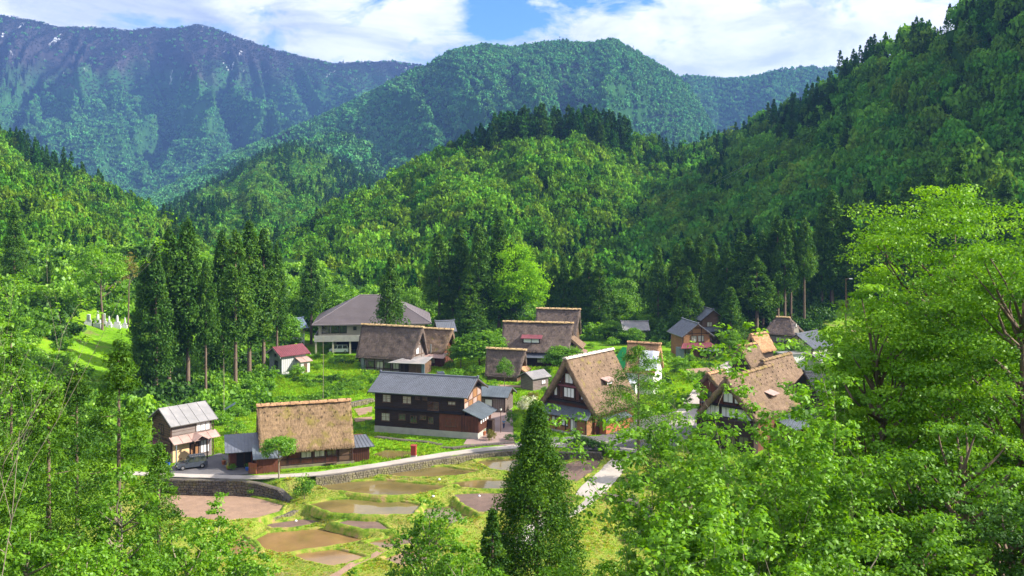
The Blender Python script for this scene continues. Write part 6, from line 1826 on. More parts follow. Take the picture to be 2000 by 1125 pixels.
def wood(ms, spacing, seed, kind, label, size=(7, 11), con=None, far=False, hidden=26, bare=None, cf=(1.2, 1.7), cloud_tone=False, single=0, single_label='', group=''):
    """fill a massif with trees; con(px, py, rng) gives the chance of a conifer"""
    u, v, P, qx, qy, rng = ms.sample(spacing, seed, hidden=hidden)
    n = len(P)
    qg = HY - (P[:, 2] - CZ) / P[:, 1] * F
    pc = con(qx, qg, rng, u, v) if con is not None else np.zeros(n)
    isc = rng.random(n) < pc
    h = rng.uniform(size[0], size[1], n)
    scl = np.stack([h * (.62 if far else .50) * rng.uniform(.8, 1.25, n)] * 2 + [h], 1)
    hc = h * rng.uniform(*cf, n)
    scl[isc] = np.stack([hc * rng.uniform(.75, 1.1, n)] * 2 + [hc], 1)[isc]
    rot = np.stack([rng.normal(0, .05, n), rng.normal(0, .05, n), rng.random(n) * 6.28], 1)
    if far:
        pr = PF + PB
        idx = rng.integers(0, 3, n); idx[isc] = 3 + rng.integers(0, 2, isc.sum())
        if bare is not None:
            b = rng.random(n) < bare(P, qx, qg)
            idx[b] = 5 + rng.integers(0, 2, b.sum()); scl[b] *= .75
    else:
        pr = (PS if cloud_tone else PW) + PC
        idx = rng.integers(0, 4, n); idx[isc] = 4 + rng.integers(0, 3, isc.sum())
    P = P.copy(); P[:, 2] -= .3
    keep = np.ones(n, bool)
    if single:
        app = scl[:, 2] / P[:, 1]
        onscreen = (qx > 0) & (qx < 2000) & (qg < 600)
        for c, nm, mt in ((False, 'broadleaf_tree', 'leaf'), (True, 'conifer_tree', 'needle')):
            cand = np.nonzero(onscreen & (isc == c))[0]
            cand = cand[np.argsort(-app[cand])][:single]
            for i in cand:
                me = pr[idx[i]].data
                o = link(nm, me); o.location = P[i]; o.rotation_euler = rot[i]; o.scale = scl[i]
                tag(o, '%s %s' % ('broad-leaved green tree' if not c else 'dark pointed conifer', single_label), 'tree', '%s on %s' % ('broad-leaved trees' if not c else 'conifers', group))
            keep[cand] = False
    scatter('woods', P[keep], rot[keep], scl[keep], idx[keep], pr, label)
    REPORT.append((label, n))
    return u, v, P, qx, qg

def hills():
    # right hill: long slope rising to the right
    M5 = Massif('right_hill', [(1200, 430, 560), (1270, 360, 600), (1340, 295, 640), (1400, 268, 660), (1450, 255, 660), (1485, 222, 650), (1530, 205, 630), (1600, 168, 590), (1640, 138, 560), (1700, 98, 520), (1800, 50, 470), (1860, 22, 440), (1900, 5, 425), (2000, -50, 400), (2150, -130, 380), (2400, -260, 360)],
                [(1200, 345, 3), (1400, 322, 4), (1600, 300, 7), (1800, 285, 9), (2000, 262, 9), (2400, 235, 9)], 'hill_near', 170, 60, spur=.16, freq=1 / 170., seed=3, tree=8, prof=1.0, label='steep wooded hillside on the right')
    def con5(px, py, rng, u, v):
        n = fbm(px * .012, py * .012, 3)
        ridge = sm(.80, .95, v) * sm(1480, 1560, px) * .8
        # dark plantation strip running from the ridge down to the left
        line = 560 - (px - 1050) * .62
        strip = np.exp(-((py - line - 0) / 62.) ** 2) * sm(1750, 1600, px)
        low = sm(.30, .12, v) * .9
        return np.clip(.02 + ridge * .8 + .85 * strip * sm(.42, .52, n) + low * .55 + .7 * (n > .78), 0, .9)
    M5.skyline()
    wood(M5, 4.9, 50, 'near', 'dense mixed woods covering the right hillside', (5.0, 12), con5, cf=(1.0, 1.5), cloud_tone=True, hidden=900, single=110, single_label='on the right hillside', group='the right hillside')
    # middle hill with the cedar-topped crest
    M4 = Massif('middle_hill', [(440, 600, 480), (480, 575, 490), (540, 492, 520), (560, 458, 530), (640, 402, 560), (700, 376, 570), (760, 348, 580), (830, 300, 590), (880, 284, 600), (950, 262, 615), (1060, 240, 625), (1150, 243, 630), (1230, 258, 640), (1290, 274, 650), (1340, 284, 660), (1420, 300, 680), (1500, 300, 700)],
                [(440, 360, 2.5), (700, 345, 3), (1000, 340, 3), (1300, 340, 3), (1500, 340, 3)], 'hill_near', 150, 60, spur=.26, freq=1 / 150., seed=7, tree=8, prof=.92, label='rounded wooded hill in the middle')
    def con4(px, py, rng, u, v):
        n = fbm(px * .015 + 9, py * .015, 3)
        crest = in_poly(px, py, [(885, 300), (900, 225), (1050, 200), (1225, 215), (1240, 290), (1180, 300), (1130, 275), (1020, 268), (930, 300)]) * 1.0
        foot = sm(455, 520, py + (px - 560) * .10) * .5
        rgt = in_poly(px, py, [(1230, 330), (1300, 285), (1340, 300), (1330, 345), (1280, 350)]) * .8
        return np.clip(np.maximum.reduce([crest, foot * sm(.35, .6, n + .1), rgt, .8 * (n > .72), .03 + 0 * n]), 0, .97)
    wood(M4, 4.8, 51, 'near', 'dense mixed woods covering the middle hill', (5.0, 11.5), con4, cf=(.8, 1.3), hidden=60, single=110, single_label='on the middle hill', group='the middle hill')
    # crest cedars, one by one
    rng = np.random.default_rng(77)
    k = 0
    while k < 200:
        px = rng.uniform(893, 1232); v = rng.uniform(.86, 1.02)
        p = M4.at(np.array([px]), np.array([v]))[0]
        qy = HY - (p[2] - CZ) / p[1] * F
        if px < 930 and v < .93: continue
        h = rng.uniform(19, 22) if px > 960 else rng.uniform(12, 17)
        o = link('cedar_tree', PC[k % 3].data); o.location = (p[0], p[1], p[2] - .5); o.scale = (h * 1.0, h * 1.0, h); o.rotation_euler.z = rng.random() * 6
        tag(o, 'dark cedar packed in the grove on the crest of the middle hill', 'tree', 'cedars of the grove on the hill crest'); k += 1
    M4.skyline()
    # conifers standing out on the right ridge
    for n, (px, top, by) in enumerate([(1641, 98, 150), (1654, 110, 150), (1667, 95, 140), (1680, 88, 130), (1695, 75, 118), (1708, 66, 112), (1730, 62, 105), (1790, 30, 80), (1801, 34, 80), (1815, 38, 75), (1855, 5, 50), (1868, 12, 50), (1888, 0, 45), (1900, -5, 40), (1372, 255, 300), (1383, 258, 300), (1395, 262, 300), (1415, 252, 295), (1437, 238, 285), (1355, 275, 310), (1345, 285, 320), (1500, 200, 250), (1480, 215, 260)]):
        D = np.interp(px, M5.ridge[:, 0], M5.ridge[:, 2]) - 6
        p = W(px, by, D); h = (by - top) / F * D
        o = link('conifer_tree', PC[n % 3].data); o.location = p; o.scale = (h * 1.0, h * 1.0, h)
        tag(o, 'pointed conifer breaking the skyline of the right hill', 'tree', 'conifers on the skyline of the right hill')
    # left hill, two spurs
    M3b = Massif('left_spur', [(-260, 190, 470), (-100, 262, 450), (0, 305, 440), (60, 340, 430), (160, 402, 420), (230, 455, 410), (290, 520, 400), (340, 590, 395)], [(-260, 300, 12), (0, 300, 12), (340, 330, 3)], 'hill_near', 90, 40, spur=.12, freq=1 / 130., seed=5, tree=7, label='sunlit wooded spur on the left')
    M3b.skyline()
    def con3(px, py, rng, u, v): return np.clip(.05 + .7 * (fbm(px * .02, py * .02 + 4, 3) > .66), 0, 1)
    wood(M3b, 5.2, 52, 'near', 'light green woods on the left spur', (6.5, 10), con3, hidden=400, single=60, single_label='on the left spur', group='the left spur')
    M3 = Massif('left_hill', [(-300, 120, 720), (-100, 200, 690), (0, 252, 660), (100, 298, 630), (200, 350, 600), (300, 408, 570), (360, 448, 555), (420, 495, 540), (480, 560, 520)], [(-300, 400, 5), (100, 420, 4), (480, 400, 3)], 'hill_near', 110, 45, spur=.16, freq=1 / 110., seed=9, tree=8, label='wooded hill behind on the left')
    def con3b(px, py, rng, u, v):
        return np.clip(.08 + .6 * sm(.8, .95, v) * (fbm(px * .02, py * .02 + 4, 3) > .5) + .7 * (fbm(px * .02, py * .02 + 4, 3) > .64), 0, 1)
    wood(M3, 5.6, 53, 'near', 'green woods on the left hill', (7, 11), con3b, hidden=50)
    M3.skyline()
    # middle distance knolls
    M2b = Massif('valley_knoll', [(270, 470, 1250), (330, 405, 1260), (430, 355, 1280), (500, 310, 1300), (560, 284, 1300), (600, 290, 1310), (640, 305, 1320), (700, 335, 1340), (745, 362, 1350), (820, 430, 1380)], [(270, 560, 2), (500, 545, 2), (820, 600, 2)], 'hill_mid', 130, 50, spur=.32, freq=1 / 90., seed=12, tree=9, label='low wooded knoll in the valley')
    def conb(px, py, rng, u, v): return np.clip(.7 * (fbm(px * .02 + 3, py * .02, 3) > .56) + .5 * sm(.75, .95, v), 0, .9)
    wood(M2b, 8.0, 54, 'far', 'woods on the low knoll', (8, 13), conb, cloud_tone=True, hidden=30)
    M2b.skyline()
    M2c = Massif('valley_ridge', [(380, 370, 1650), (470, 315, 1680), (540, 288, 1700), (620, 262, 1720), (680, 258, 1730), (715, 275, 1740), (738, 305, 1750), (760, 380, 1760)], [(380, 1300, 2), (760, 1350, 2)], 'hill_mid', 110, 45, spur=.34, freq=1 / 80., seed=15, tree=9, label='wooded ridge behind the knoll')
    wood(M2c, 10.0, 55, 'far', 'woods on the ridge behind the knoll', (9, 13), conb, far=True, hidden=26)
    M2c.skyline()
    M2 = Massif('central_mountain', [(150, 470, 2200), (230, 418, 2220), (290, 384, 2250), (450, 300, 2300), (600, 236, 2350), (700, 190, 2380), (790, 142, 2400), (830, 126, 2400), (880, 98, 2400), (940, 84, 2400), (1000, 90, 2400), (1090, 77, 2400), (1150, 82, 2400), (1196, 72, 2400), (1240, 97, 2400), (1300, 132, 2420), (1340, 160, 2440), (1375, 215, 2450), (1420, 300, 2450), (1500, 380, 2400)], [(150, 1750, 3), (1000, 1400, 3), (1500, 1500, 3)], 'hill_mid', 420, 150, spur=.30, freq=1 / 75., slant=240, seed=21, tree=8, spur2=1.1, warp=90, vf=1.2, label='green central mountain')
    wood(M2, 8.3, 56, 'far', 'woods over the central mountain', (8, 12), lambda px, py, rng, u, v: .15 * (fbm(px * .02, py * .02, 2) > .6), far=True, hidden=20,
         bare=lambda P, px, py: .7 * (fbm(px * .03, py * .03, 3) > .70))
    M2.skyline()
    Mb = Massif('blue_ridge', [(1200, 175, 3300), (1280, 160, 3300), (1340, 146, 3300), (1400, 150, 3300), (1440, 150, 3300), (1480, 146, 3300), (1530, 132, 3300), (1580, 128, 3300), (1640, 130, 3300), (1760, 150, 3300), (1900, 190, 3300)], [(1200, 2500, 3), (1900, 2500, 3)], 'hill_mid', 260, 100, spur=.6, freq=1 / 85., slant=120, seed=26, tree=8, spur2=.6, label='blue wooded ridge at the valley head')
    wood(Mb, 10.5, 57, 'far', 'woods over the blue ridge', (9, 13), None, far=True, hidden=20, bare=lambda P, px, py: .5 * (fbm(px * .03, py * .03, 3) > .62))
    M1 = Massif('snowy_range', [(-300, -20, 4200), (-100, 5, 4200), (0, 28, 4200), (60, 37, 4200), (115, 51, 4200), (200, 52, 4200), (255, 58, 4200), (290, 52, 4200), (340, 54, 4200), (388, 46, 4200), (412, 52, 4200), (480, 76, 4200), (540, 96, 4200), (600, 111, 4200), (650, 122, 4200), (700, 119, 4200), (770, 118, 4200), (830, 127, 4200), (950, 160, 4200), (1100, 260, 4200)], [(-300, 2700, 3), (300, 2600, 3), (1100, 2700, 3)], 'hill_far', 430, 150, spur=.30, freq=1 / 80., slant=260, seed=33, tree=6, spur2=1.15, warp=110, vf=1.3, label='high mountain range streaked with old snow')
    def bare1(P, px, py):
        n = fbm(P[:, 0] * .0022, P[:, 2] * .0045, 4)
        z = P[:, 2] + (n - .5) * 420
        return sm(430, 510, z) * .95
    wood(M1, 10.5, 58, 'far', 'woods on the high range, bare above', (9, 13), lambda px, py, rng, u, v: .08 + 0 * px, far=True, hidden=20, bare=bare1)
hills()

# ------------------------------------------------------------------ undergrowth and grass around the village
def ground_mask(x, y):
    ok = np.ones(x.shape, bool)
    for k, z, P in _pads:
        ok &= poly_sd(x, y, P) > .25
    for c, w in RIBS:
        for i in range(len(c) - 1):
            ax, ay = c[i]; bx, by = c[i + 1]
            t = np.clip(((x - ax) * (bx - ax) + (y - ay) * (by - ay)) / ((bx - ax) ** 2 + (by - ay) ** 2), 0, 1)
            ok &= np.hypot(x - ax - t * (bx - ax), y - ay - t * (by - ay)) > w / 2 + .12
    for P in SHEETS: ok &= poly_sd(x, y, P) > .1
    for (cx, cy, r, L, Wd) in FOOT:
        dx, dy = x - cx, y - cy
        lx = dx * math.cos(r) + dy * math.sin(r); ly = -dx * math.sin(r) + dy * math.cos(r)
        ok &= ~((np.abs(lx) < L / 2 + 1.2) & (np.abs(ly) < Wd / 2 + 1.2))
    return ok

def undergrowth():
    rng = np.random.default_rng(5)
    # short grass
    bl = []
    for i in range(16):
        a = rng.random() * 6.28; r = rng.random() * .16; h = rng.uniform(.12, .30); w = .035
        b = np.array([math.cos(a) * r, math.sin(a) * r, -.03]); d = np.array([math.cos(a) * .12, math.sin(a) * .12, h]); s = np.array([-math.sin(a), math.cos(a), 0]) * w
        bl.append([b - s, b + s, b + d + s * .2, b + d - s * .2])
    tuft = quads_mesh('grass_tuft', np.array(bl), rng.random(16) * .5 + .25)
    pg = [proto(tuft, 'grass_blade', 'growth_source'), proto(tuft.copy(), 'grass_dry', 'growth_source')]
    n = 120000
    y = 92 + 150 * rng.random(n) ** 1.35; x = rng.uniform(-.36, .36, n) * y
    k = ground_mask(x, y); x, y = x[k], y[k]
    z = gz(x, y)
    yr = np.interp(x, _lx, _ly)
    dry = (y < yr + .5) & (x > -52) & (rng.random(len(x)) < .5)
    s = rng.uniform(.5, 1.1, len(x)) * (1 - .5 * (y < yr)) * (1 + .7 * (fbm(x * .2, y * .2, 3) > .55)) * (1 + .6 * sm(150, 230, y))
    scatter('grass', np.stack([x, y, z], 1), np.stack([0 * x, 0 * x, rng.random(len(x)) * 6.28], 1), np.stack([s * 1.2, s * 1.2, s], 1), dry.astype(int), pg, 'grass and weeds on banks and meadows')
    # leafy undergrowth: left hillside, foot of the cedars, forest foot, slope below the viewpoint
    ms = [crown_only(500 + i, 14, 26, .22) for i in range(4)]
    pb = [proto(m, 'leaf_bright', 'growth_source') for m in ms[:2]] + [proto(m.copy(), 'leaf_mid', 'growth_source') for m in ms[1:]] + [proto(m.copy(), 'leaf_deep', 'growth_source') for m in ms[2:]]
    X, Y = [], []
    def area(n, fn, y0, y1, x0, x1):
        yy = rng.uniform(y0, y1, n); xx = rng.uniform(x0, x1, n) * yy / F
        k = fn(xx, yy); X.append(xx[k]); Y.append(yy[k])
    pxf = lambda x, y: 1000 + x / y * F
    area(2600, lambda x, y: (x < -62 + (y > 200) * 8), 130, 330, -1150, -420)
    area(200, lambda x, y: (np.abs(x + 60) < 14) & (rng.random(len(x)) < .8), 176, 215, -760, -480)
    area(900, lambda x, y: rng.random(len(x)) < .8, 262, 345, -560, 620)
    area(500, lambda x, y: x > 52, 120, 240, 620, 1200)
    area(1500, lambda x, y: (y < 92 - 0 * x) & ((x < -.22 * y) | (x > .10 * y)), 52, 96, -1150, 1150)
    area(260, lambda x, y: (x > -24) & (x < 8), 76, 93, -500, 200)
    n_big = sum(len(a) for a in X)
    area(5200, lambda x, y: (fbm(x * .09 + 7, y * .09, 3) > .53) & (x < 66), 166, 262, -460, 640)
    area(1500, lambda x, y: (x > 14) & (fbm(x * .12, y * .12, 3) > .48), 100, 148, 100, 520)
    x = np.concatenate(X); y = np.concatenate(Y); small = np.arange(len(x)) >= n_big
    tp = hit(212, 638)
    k = ground_mask(x, y) & ~((np.abs(x - tp.x * y / tp.y) < 8) & (y > tp.y - 32) & (y < tp.y + 6)); x, y, small = x[k], y[k], small[k]
    z = gz(x, y)
    s = rng.uniform(1.2, 3.0, len(x)) * (.8 + .5 * (fbm(x * .05, y * .05, 2) > .5)) * (1 + .5 * (y > 250))
    s = s * (1 - .45 * (y < 96)) * np.where(small, .30, 1.0)
    tone = fbm(x * .06 + 3, y * .06, 3)
    idx = np.where(tone > .58, rng.integers(0, 2, len(x)), np.where(tone > .42, rng.integers(2, 5, len(x)), rng.integers(5, 7, len(x))))
    scatter('undergrowth', np.stack([x, y, z - .2 * s], 1), np.stack([0 * x, 0 * x, rng.random(len(x)) * 6.28], 1), np.stack([s, s, s * rng.uniform(.8, 1.5, len(x))], 1), idx, pb, 'leafy thickets on the slopes and wood edges')
undergrowth()

# ------------------------------------------------------------------ trees close to the viewpoint
def near_trees():
    def base(px, D): 
        x = (px - 1000) / F * D
        return Vector((x, D, gz1(x, D)))
    def zt(py, D): return CZ - (py - HY) / F * D
    def put(name, label, px, D, top, mesh_fn, mat, bark='bark', cat='tree', group=None):
        p = base(px, D); h = zt(top, D) - p.z
        return plant(name, label, None, mat, p, 0, meshes=mesh_fn(h), bark=bark, cat=cat, group=group, rz=0.0)
    # central conifer
    put('conifer_tree', 'big dark green conical conifer standing alone before the terraces, centre front', 1048, 70, 772,
        lambda h: cedar(601, h, 7.6, .04, 900, 105, .235, .30, shape=.98, fluffy=.60, asp=.42), 'needle_mid')
    put('conifer_tree', 'smaller dark conifer at the left foot of the big central one', 962, 66, 985,
        lambda h: cedar(602, h, 2.6, .10, 200, 60, .24, .2, shape=.75, fluffy=.7, asp=.40), 'needle')
    put('broadleaf_tree', 'airy light green tree left of the central conifer, before the muddy pools', 850, 62, 958,
        lambda h: broadleaf(603, h, 3.3, .35, 190, 46, .20, .40, .17, .16, hollow=.25, limbs=60), 'leaf_mid', 'bark_pale')
    put('broadleaf_tree', 'small leafy tree between the airy tree and central conifer, at the bottom', 905, 56, 1040,
        lambda h: broadleaf(604, h, 2.4, .35, 110, 46, .18, .45, .18, .12, limbs=30), 'leaf_mid', 'bark_pale')
    # left conifers
    for k, (px, D, top, R, mt, lb) in enumerate([(232, 50, 640, 3.2, 'needle_fresh', 'tall soft green conifer with straight dark trunk at the lower left'),
                                 (95, 45, 735, 3.3, 'needle_fresh', 'broad feathery conifer filling the bottom left corner'),
                                 (-20, 41, 800, 2.8, 'needle_fresh', 'feathery conifer cut by the left edge of the view'),
                                 (150, 60, 690, 3.4, 'needle', 'darker conifer between the two feathery ones on the left'),
                                 (22, 64, 610, 3.3, 'needle', 'dark conifer behind the thin branches on the far left'),
                                 (310, 54, 850, 2.4, 'needle_fresh', 'lower conifer at the right edge of the left-hand group')]):
        put('conifer_tree', lb, px, D, top, lambda h, k=k, R=R: cedar(610 + k, h, R * 1.25, .06, 350, 70, .22, .20, shape=.72, fluffy=.80, asp=.30, flat=.5), mt)
    # bright shrubs, lower left
    for k, (px, D, top, R, mt, lb) in enumerate([(415, 52, 945, 2.0, 'leaf_bright', 'bright leafy tree top before the brown soil field'), (350, 47, 1000, 2.4, 'leaf_mid', 'leafy small tree at the bottom left below the conifers'),
                                 (470, 50, 1040, 2.3, 'leaf_bright', 'bright bushy tree at the bottom left of the muddy pools'), (540, 46, 1085, 2.0, 'leaf_bright', 'low bright bush top at the bottom edge, left of the pools'), (280, 40, 1060, 2.2, 'leaf_mid', 'leafy bush top low in the left corner'),
                                 (60, 36, 985, 2.2, 'leaf_mid', 'leafy tree top in the bottom left corner before the conifers'), (240, 44, 890, 2.2, 'leaf_mid', 'leafy tree hiding the foot of the tall trunk at the lower left'), (170, 38, 1010, 2.3, 'leaf_bright', 'bright leafy bush top at the bottom between the left conifer trunks'),
                                 (690, 48, 1105, 1.6, 'leaf_mid', 'small bush top peeping up at the bottom edge by the track')]):
        put('broadleaf_tree', lb, px, D, top, lambda h, k=k, R=R: broadleaf(630 + k, h, R, .25, 130, 44, .17, .5, .20, .12, limbs=26), mt, 'bark_pale')
    # big bright trees on the right
    R6 = [(1850, 42, 285, 5.6, 'leaf_bright', 'largest bright yellow-green tree rising on the right', 640, .140), (1990, 36, 385, 4.6, 'leaf_bright', 'bright layered tree cut by the right edge', 470, .135),
          (1730, 39, 520, 3.8, 'leaf_bright', 'bright green tree in front of the largest one, lower left of it', 430, .13), (1890, 31, 760, 3.4, 'leaf_mid', 'mid green layered tree low on the right', 300, .13),
          (1690, 34, 850, 2.6, 'leaf_mid', 'green leafy tree at the foot of the bright trees', 240, .13), (1985, 27, 930, 2.5, 'leaf_deep', 'dark leafy tree in the bottom right corner', 220, .12),
          (1790, 26, 960, 2.3, 'leaf_mid', 'leafy tree top at the bottom right', 220, .12), (1690, 60, 700, 3.6, 'leaf_deep', 'darker green tree behind the bright trees beside the shelter', 260, .2)]
    for k, (px, D, top, R, mt, lb, n, lf) in enumerate(R6):
        put('broadleaf_tree', lb, px, D, top, lambda h, k=k, R=R, n=n, lf=lf: broadleaf(650 + k, h, R, .22, int(n * .46), 225 if k < 3 else 165, lf, .30, .22, .20, hollow=.45, limbs=60, up=.7), mt)
    # saplings with separate leaf tufts
    S = [(1470, 30, 650, 3.3, 7, 'tall thin-stemmed sapling with separate leaf tufts before the three-panel gable'), (1330, 27, 800, 1.7, 5, 'spreading sapling left of the tallest one, before the road junction'),
         (1590, 28, 700, 2.3, 5, 'thin sapling with bright tufts before the sloping shed roof'), (1400, 24, 930, 2.2, 5, 'low many-stemmed sapling at the bottom, before the dark evergreen'),
         (1380, 33, 720, 3.0, 6, 'leafy sapling between the two tallest ones, before the village lane'), (1530, 35, 760, 3.2, 6, 'leafy sapling right of the tallest, before the white panels')]
    for k, (px, D, top, R, st, lb) in enumerate(S):
        put('sapling', lb, px, D, top + 40, lambda h, k=k, R=R, st=st: sapling(670 + k, h, R, st, 620, 26, .155, .045, .34, cl=.30), 'leaf_bright' if k != 1 else 'leaf_mid', 'bark_pale')
    # leafy mass below
    for k, (px, D, top, R, mt, lb) in enumerate([(960, 30, 1075, 1.5, 'leaf_bright', 'bright serrated bush top at the bottom edge under the central conifer'), (1100, 28, 1080, 1.7, 'leaf_bright', 'bright bush top at the bottom edge right of the central conifer'),
                                 (1235, 30, 1030, 1.6, 'leaf_mid', 'green bush top at the bottom, left of the saplings'), (1370, 33, 1010, 2.0, 'leaf_mid', 'green bush behind the low sapling stems'), (1500, 36, 960, 2.3, 'leaf_mid', 'leafy tree under the tall sapling'),
                                 (1600, 38, 900, 2.4, 'leaf_mid', 'leafy tree below the sloping shed roof'), (1560, 24, 1060, 1.6, 'leaf_bright', 'bright bush top at the bottom between saplings and the corner'), (1430, 45, 1010, 2.4, 'leaf_deep', 'dark leafy thicket tree behind the sapling stems'),
                                 (1660, 24, 1020, 1.7, 'leaf_mid', 'green bush top at the bottom right of the saplings')]):
        put('broadleaf_tree', lb, px, D, top, lambda h, k=k, R=R: broadleaf(690 + k, h, R, .15, 120, 50, .125, .45, .22, .08, limbs=24), mt, 'bark_pale')
    # long thin branches reaching in from the left
    p = base(-80, 23)
    plant('cherry_tree', 'sparse branching tree with tiny yellowish leaves reaching in from the left edge', None, 'leaf_bright', p, 0, meshes=sapling(700, zt(450, 23) - p.z, 2.7, 3, 520, 12, .10, .03, .30, arch=.6, cl=.20), bark='bark_pale', rz=0.0)
near_trees()
# ------------------------------------------------------------------ vehicles, person and small things
def car(name, label, cat, loc, rz, mat, L=4.2, Wd=1.7, Hh=1.75, van=False, plate='plate_yellow'):
    root = thing(name, label, cat, loc, rz)          # front towards -x
    a = L / 2; w = Wd / 2
    zb = .32; zs = Hh * .56
    hood = -a + (.55 if van else 1.15)
    mb = MB()
    prof = [(-a, zb), (a, zb), (a + .02, zs - .15), (a - .05, zs), (hood, zs), (hood - .1, zs - .02), (-a + .06, zs - .18), (-a - .02, zs - .35)]
    n = len(prof)
    vs = []
    for y, k in ((-w, .97), (-w + .06, 1.0), (w - .06, 1.0), (w, .97)):
        for x, z in prof: vs.append((x * (1.0 if k == 1 else .985), y, zb + (z - zb) * k))
    fs = [tuple(range(n)), tuple(range(3 * n, 4 * n))[::-1]]
    for j in range(3):
        for i in range(n): fs.append((j * n + i, (j + 1) * n + i, (j + 1) * n + (i + 1) % n, j * n + (i + 1) % n))
    mb.add(vs, fs)
    mb.build('body', mat, root)
    cab = MB()
    t = w - .14
    x0, x1 = hood + .02, a - .10
    x0t, x1t = hood + (.35 if van else .62), a - .28
    lo = [(x0, -w + .04, zs), (x1, -w + .04, zs), (x1, w - .04, zs), (x0, w - .04, zs)]
    hi = [(x0t, -t, Hh), (x1t, -t, Hh), (x1t, t, Hh), (x0t, t, Hh)]
    cab.add(lo + hi, [(4, 5, 6, 7), (0, 1, 5, 4), (1, 2, 6, 5), (2, 3, 7, 6), (3, 0, 4, 7)])
    cb = cab.build('cabin', mat, root)
    def pane(q, nm='window'):
        c = sum((Vector(p) for p in q), Vector()) / 4
        nrm = (Vector(q[1]) - Vector(q[0])).cross(Vector(q[3]) - Vector(q[0])).normalized() * .012
        q2 = [c + (Vector(p) - c) * .88 + nrm for p in q]
        m = MB(); m.add(q2, [(0, 1, 2, 3)]); m.build(nm, 'glass', cb)
    pane([lo[3], lo[0], hi[0], hi[3]], 'windscreen'); pane([lo[1], lo[2], hi[2], hi[1]], 'rear_window')
    def mixp(p, q, t_): return tuple(Vector(p) * (1 - t_) + Vector(q) * t_)
    for A, B, Cc, D in ((lo[0], lo[1], hi[1], hi[0]), (lo[2], lo[3], hi[3], hi[2])):
        k = 3 if L > 4 else 2
        for i in range(k):
            pane([mixp(A, B, i / k), mixp(A, B, (i + 1) / k), mixp(D, Cc, (i + 1) / k), mixp(D, Cc, i / k)])
    wm = MB(); wm2 = MB()
    prof = [(.20, -.10), (.33, -.10), (.35, 0), (.33, .10), (.20, .10)]
    def wheel(p):
        vs = []; n_ = 14
        for r, h in prof:
            for q in range(n_): vs.append((r * math.cos(2 * PI * q / n_), h, r * math.sin(2 * PI * q / n_)))
        fs = []
        for i in range(len(prof) - 1):
            for q in range(n_): fs.append((i * n_ + q, i * n_ + (q + 1) % n_, (i + 1) * n_ + (q + 1) % n_, (i + 1) * n_ + q))
        return vs, fs
    vs, fs = wheel(0); tm = MB().add(vs, fs).mesh('tyre', True)
    rm = MB(); rm.add([(.19 * math.cos(2 * PI * q / 12), s, .19 * math.sin(2 * PI * q / 12)) for s in (-.085, .085) for q in range(12)], [tuple(range(12)), tuple(range(12, 24))[::-1]] + [(q, 12 + q, 12 + (q + 1) % 12, (q + 1) % 12) for q in range(12)])
    rmm = rm.mesh('rim')
    for x in (-a + .75, a - .75):
        for y in (-w + .06, w - .06):
            ho = link('wheel', tm, root, 'rubber'); ho.location = (x, y, .35)
            link('rim', rmm, ho, 'chrome')
    for y in (-w + .22, w - .22):
        m = MB(); m.box(-a - .05, -a + .02, y - .16, y + .16, zs - .42, zs - .25); m.build('headlight', 'lamp_glass', root)
        m = MB(); m.box(a - .02, a + .04, y - .10, y + .10, zs - .4, zs - .1); m.build('tail_light', 'metal_red', root)
        m = MB(); s = -1 if y < 0 else 1; m.box(hood + .25, hood + .42, min(s * w, s * (w + .16)), max(s * w, s * (w + .16)), zs, zs + .16); m.build('mirror', mat, root)
    m = MB(); m.box(-a - .07, -a, -w + .05, w - .05, zb, zb + .16); m.build('bumper', 'black', root)
    m = MB(); m.box(-a - .085, -a - .071, -.17, .17, zb + .03, zb + .17); m.build('number_plate', plate, root)
    if not van:
        for y in (-t + .12, t - .12):
            m = MB(); m.box(x0t + .2, x1t - .2, y - .02, y + .02, Hh + .03, Hh + .07); m.build('roof_rail', 'chrome', root)
    return root

def skin_chain(name, pts, edges, rads, mat, parent, root=0):
    me = bpy.data.meshes.new(name)
    me.from_pydata(pts, edges, [])
    o = link(name, me, parent, mat)
    md = o.modifiers.new('skin', 'SKIN')
    for i, r in enumerate(rads):
        me.skin_vertices[0].data[i].radius = r if isinstance(r, tuple) else (r, r)
    me.skin_vertices[0].data[root].use_root = True
    md.use_smooth_shade = True
    sb = o.modifiers.new('sub', 'SUBSURF'); sb.levels = 1; sb.render_levels = 1
    return o

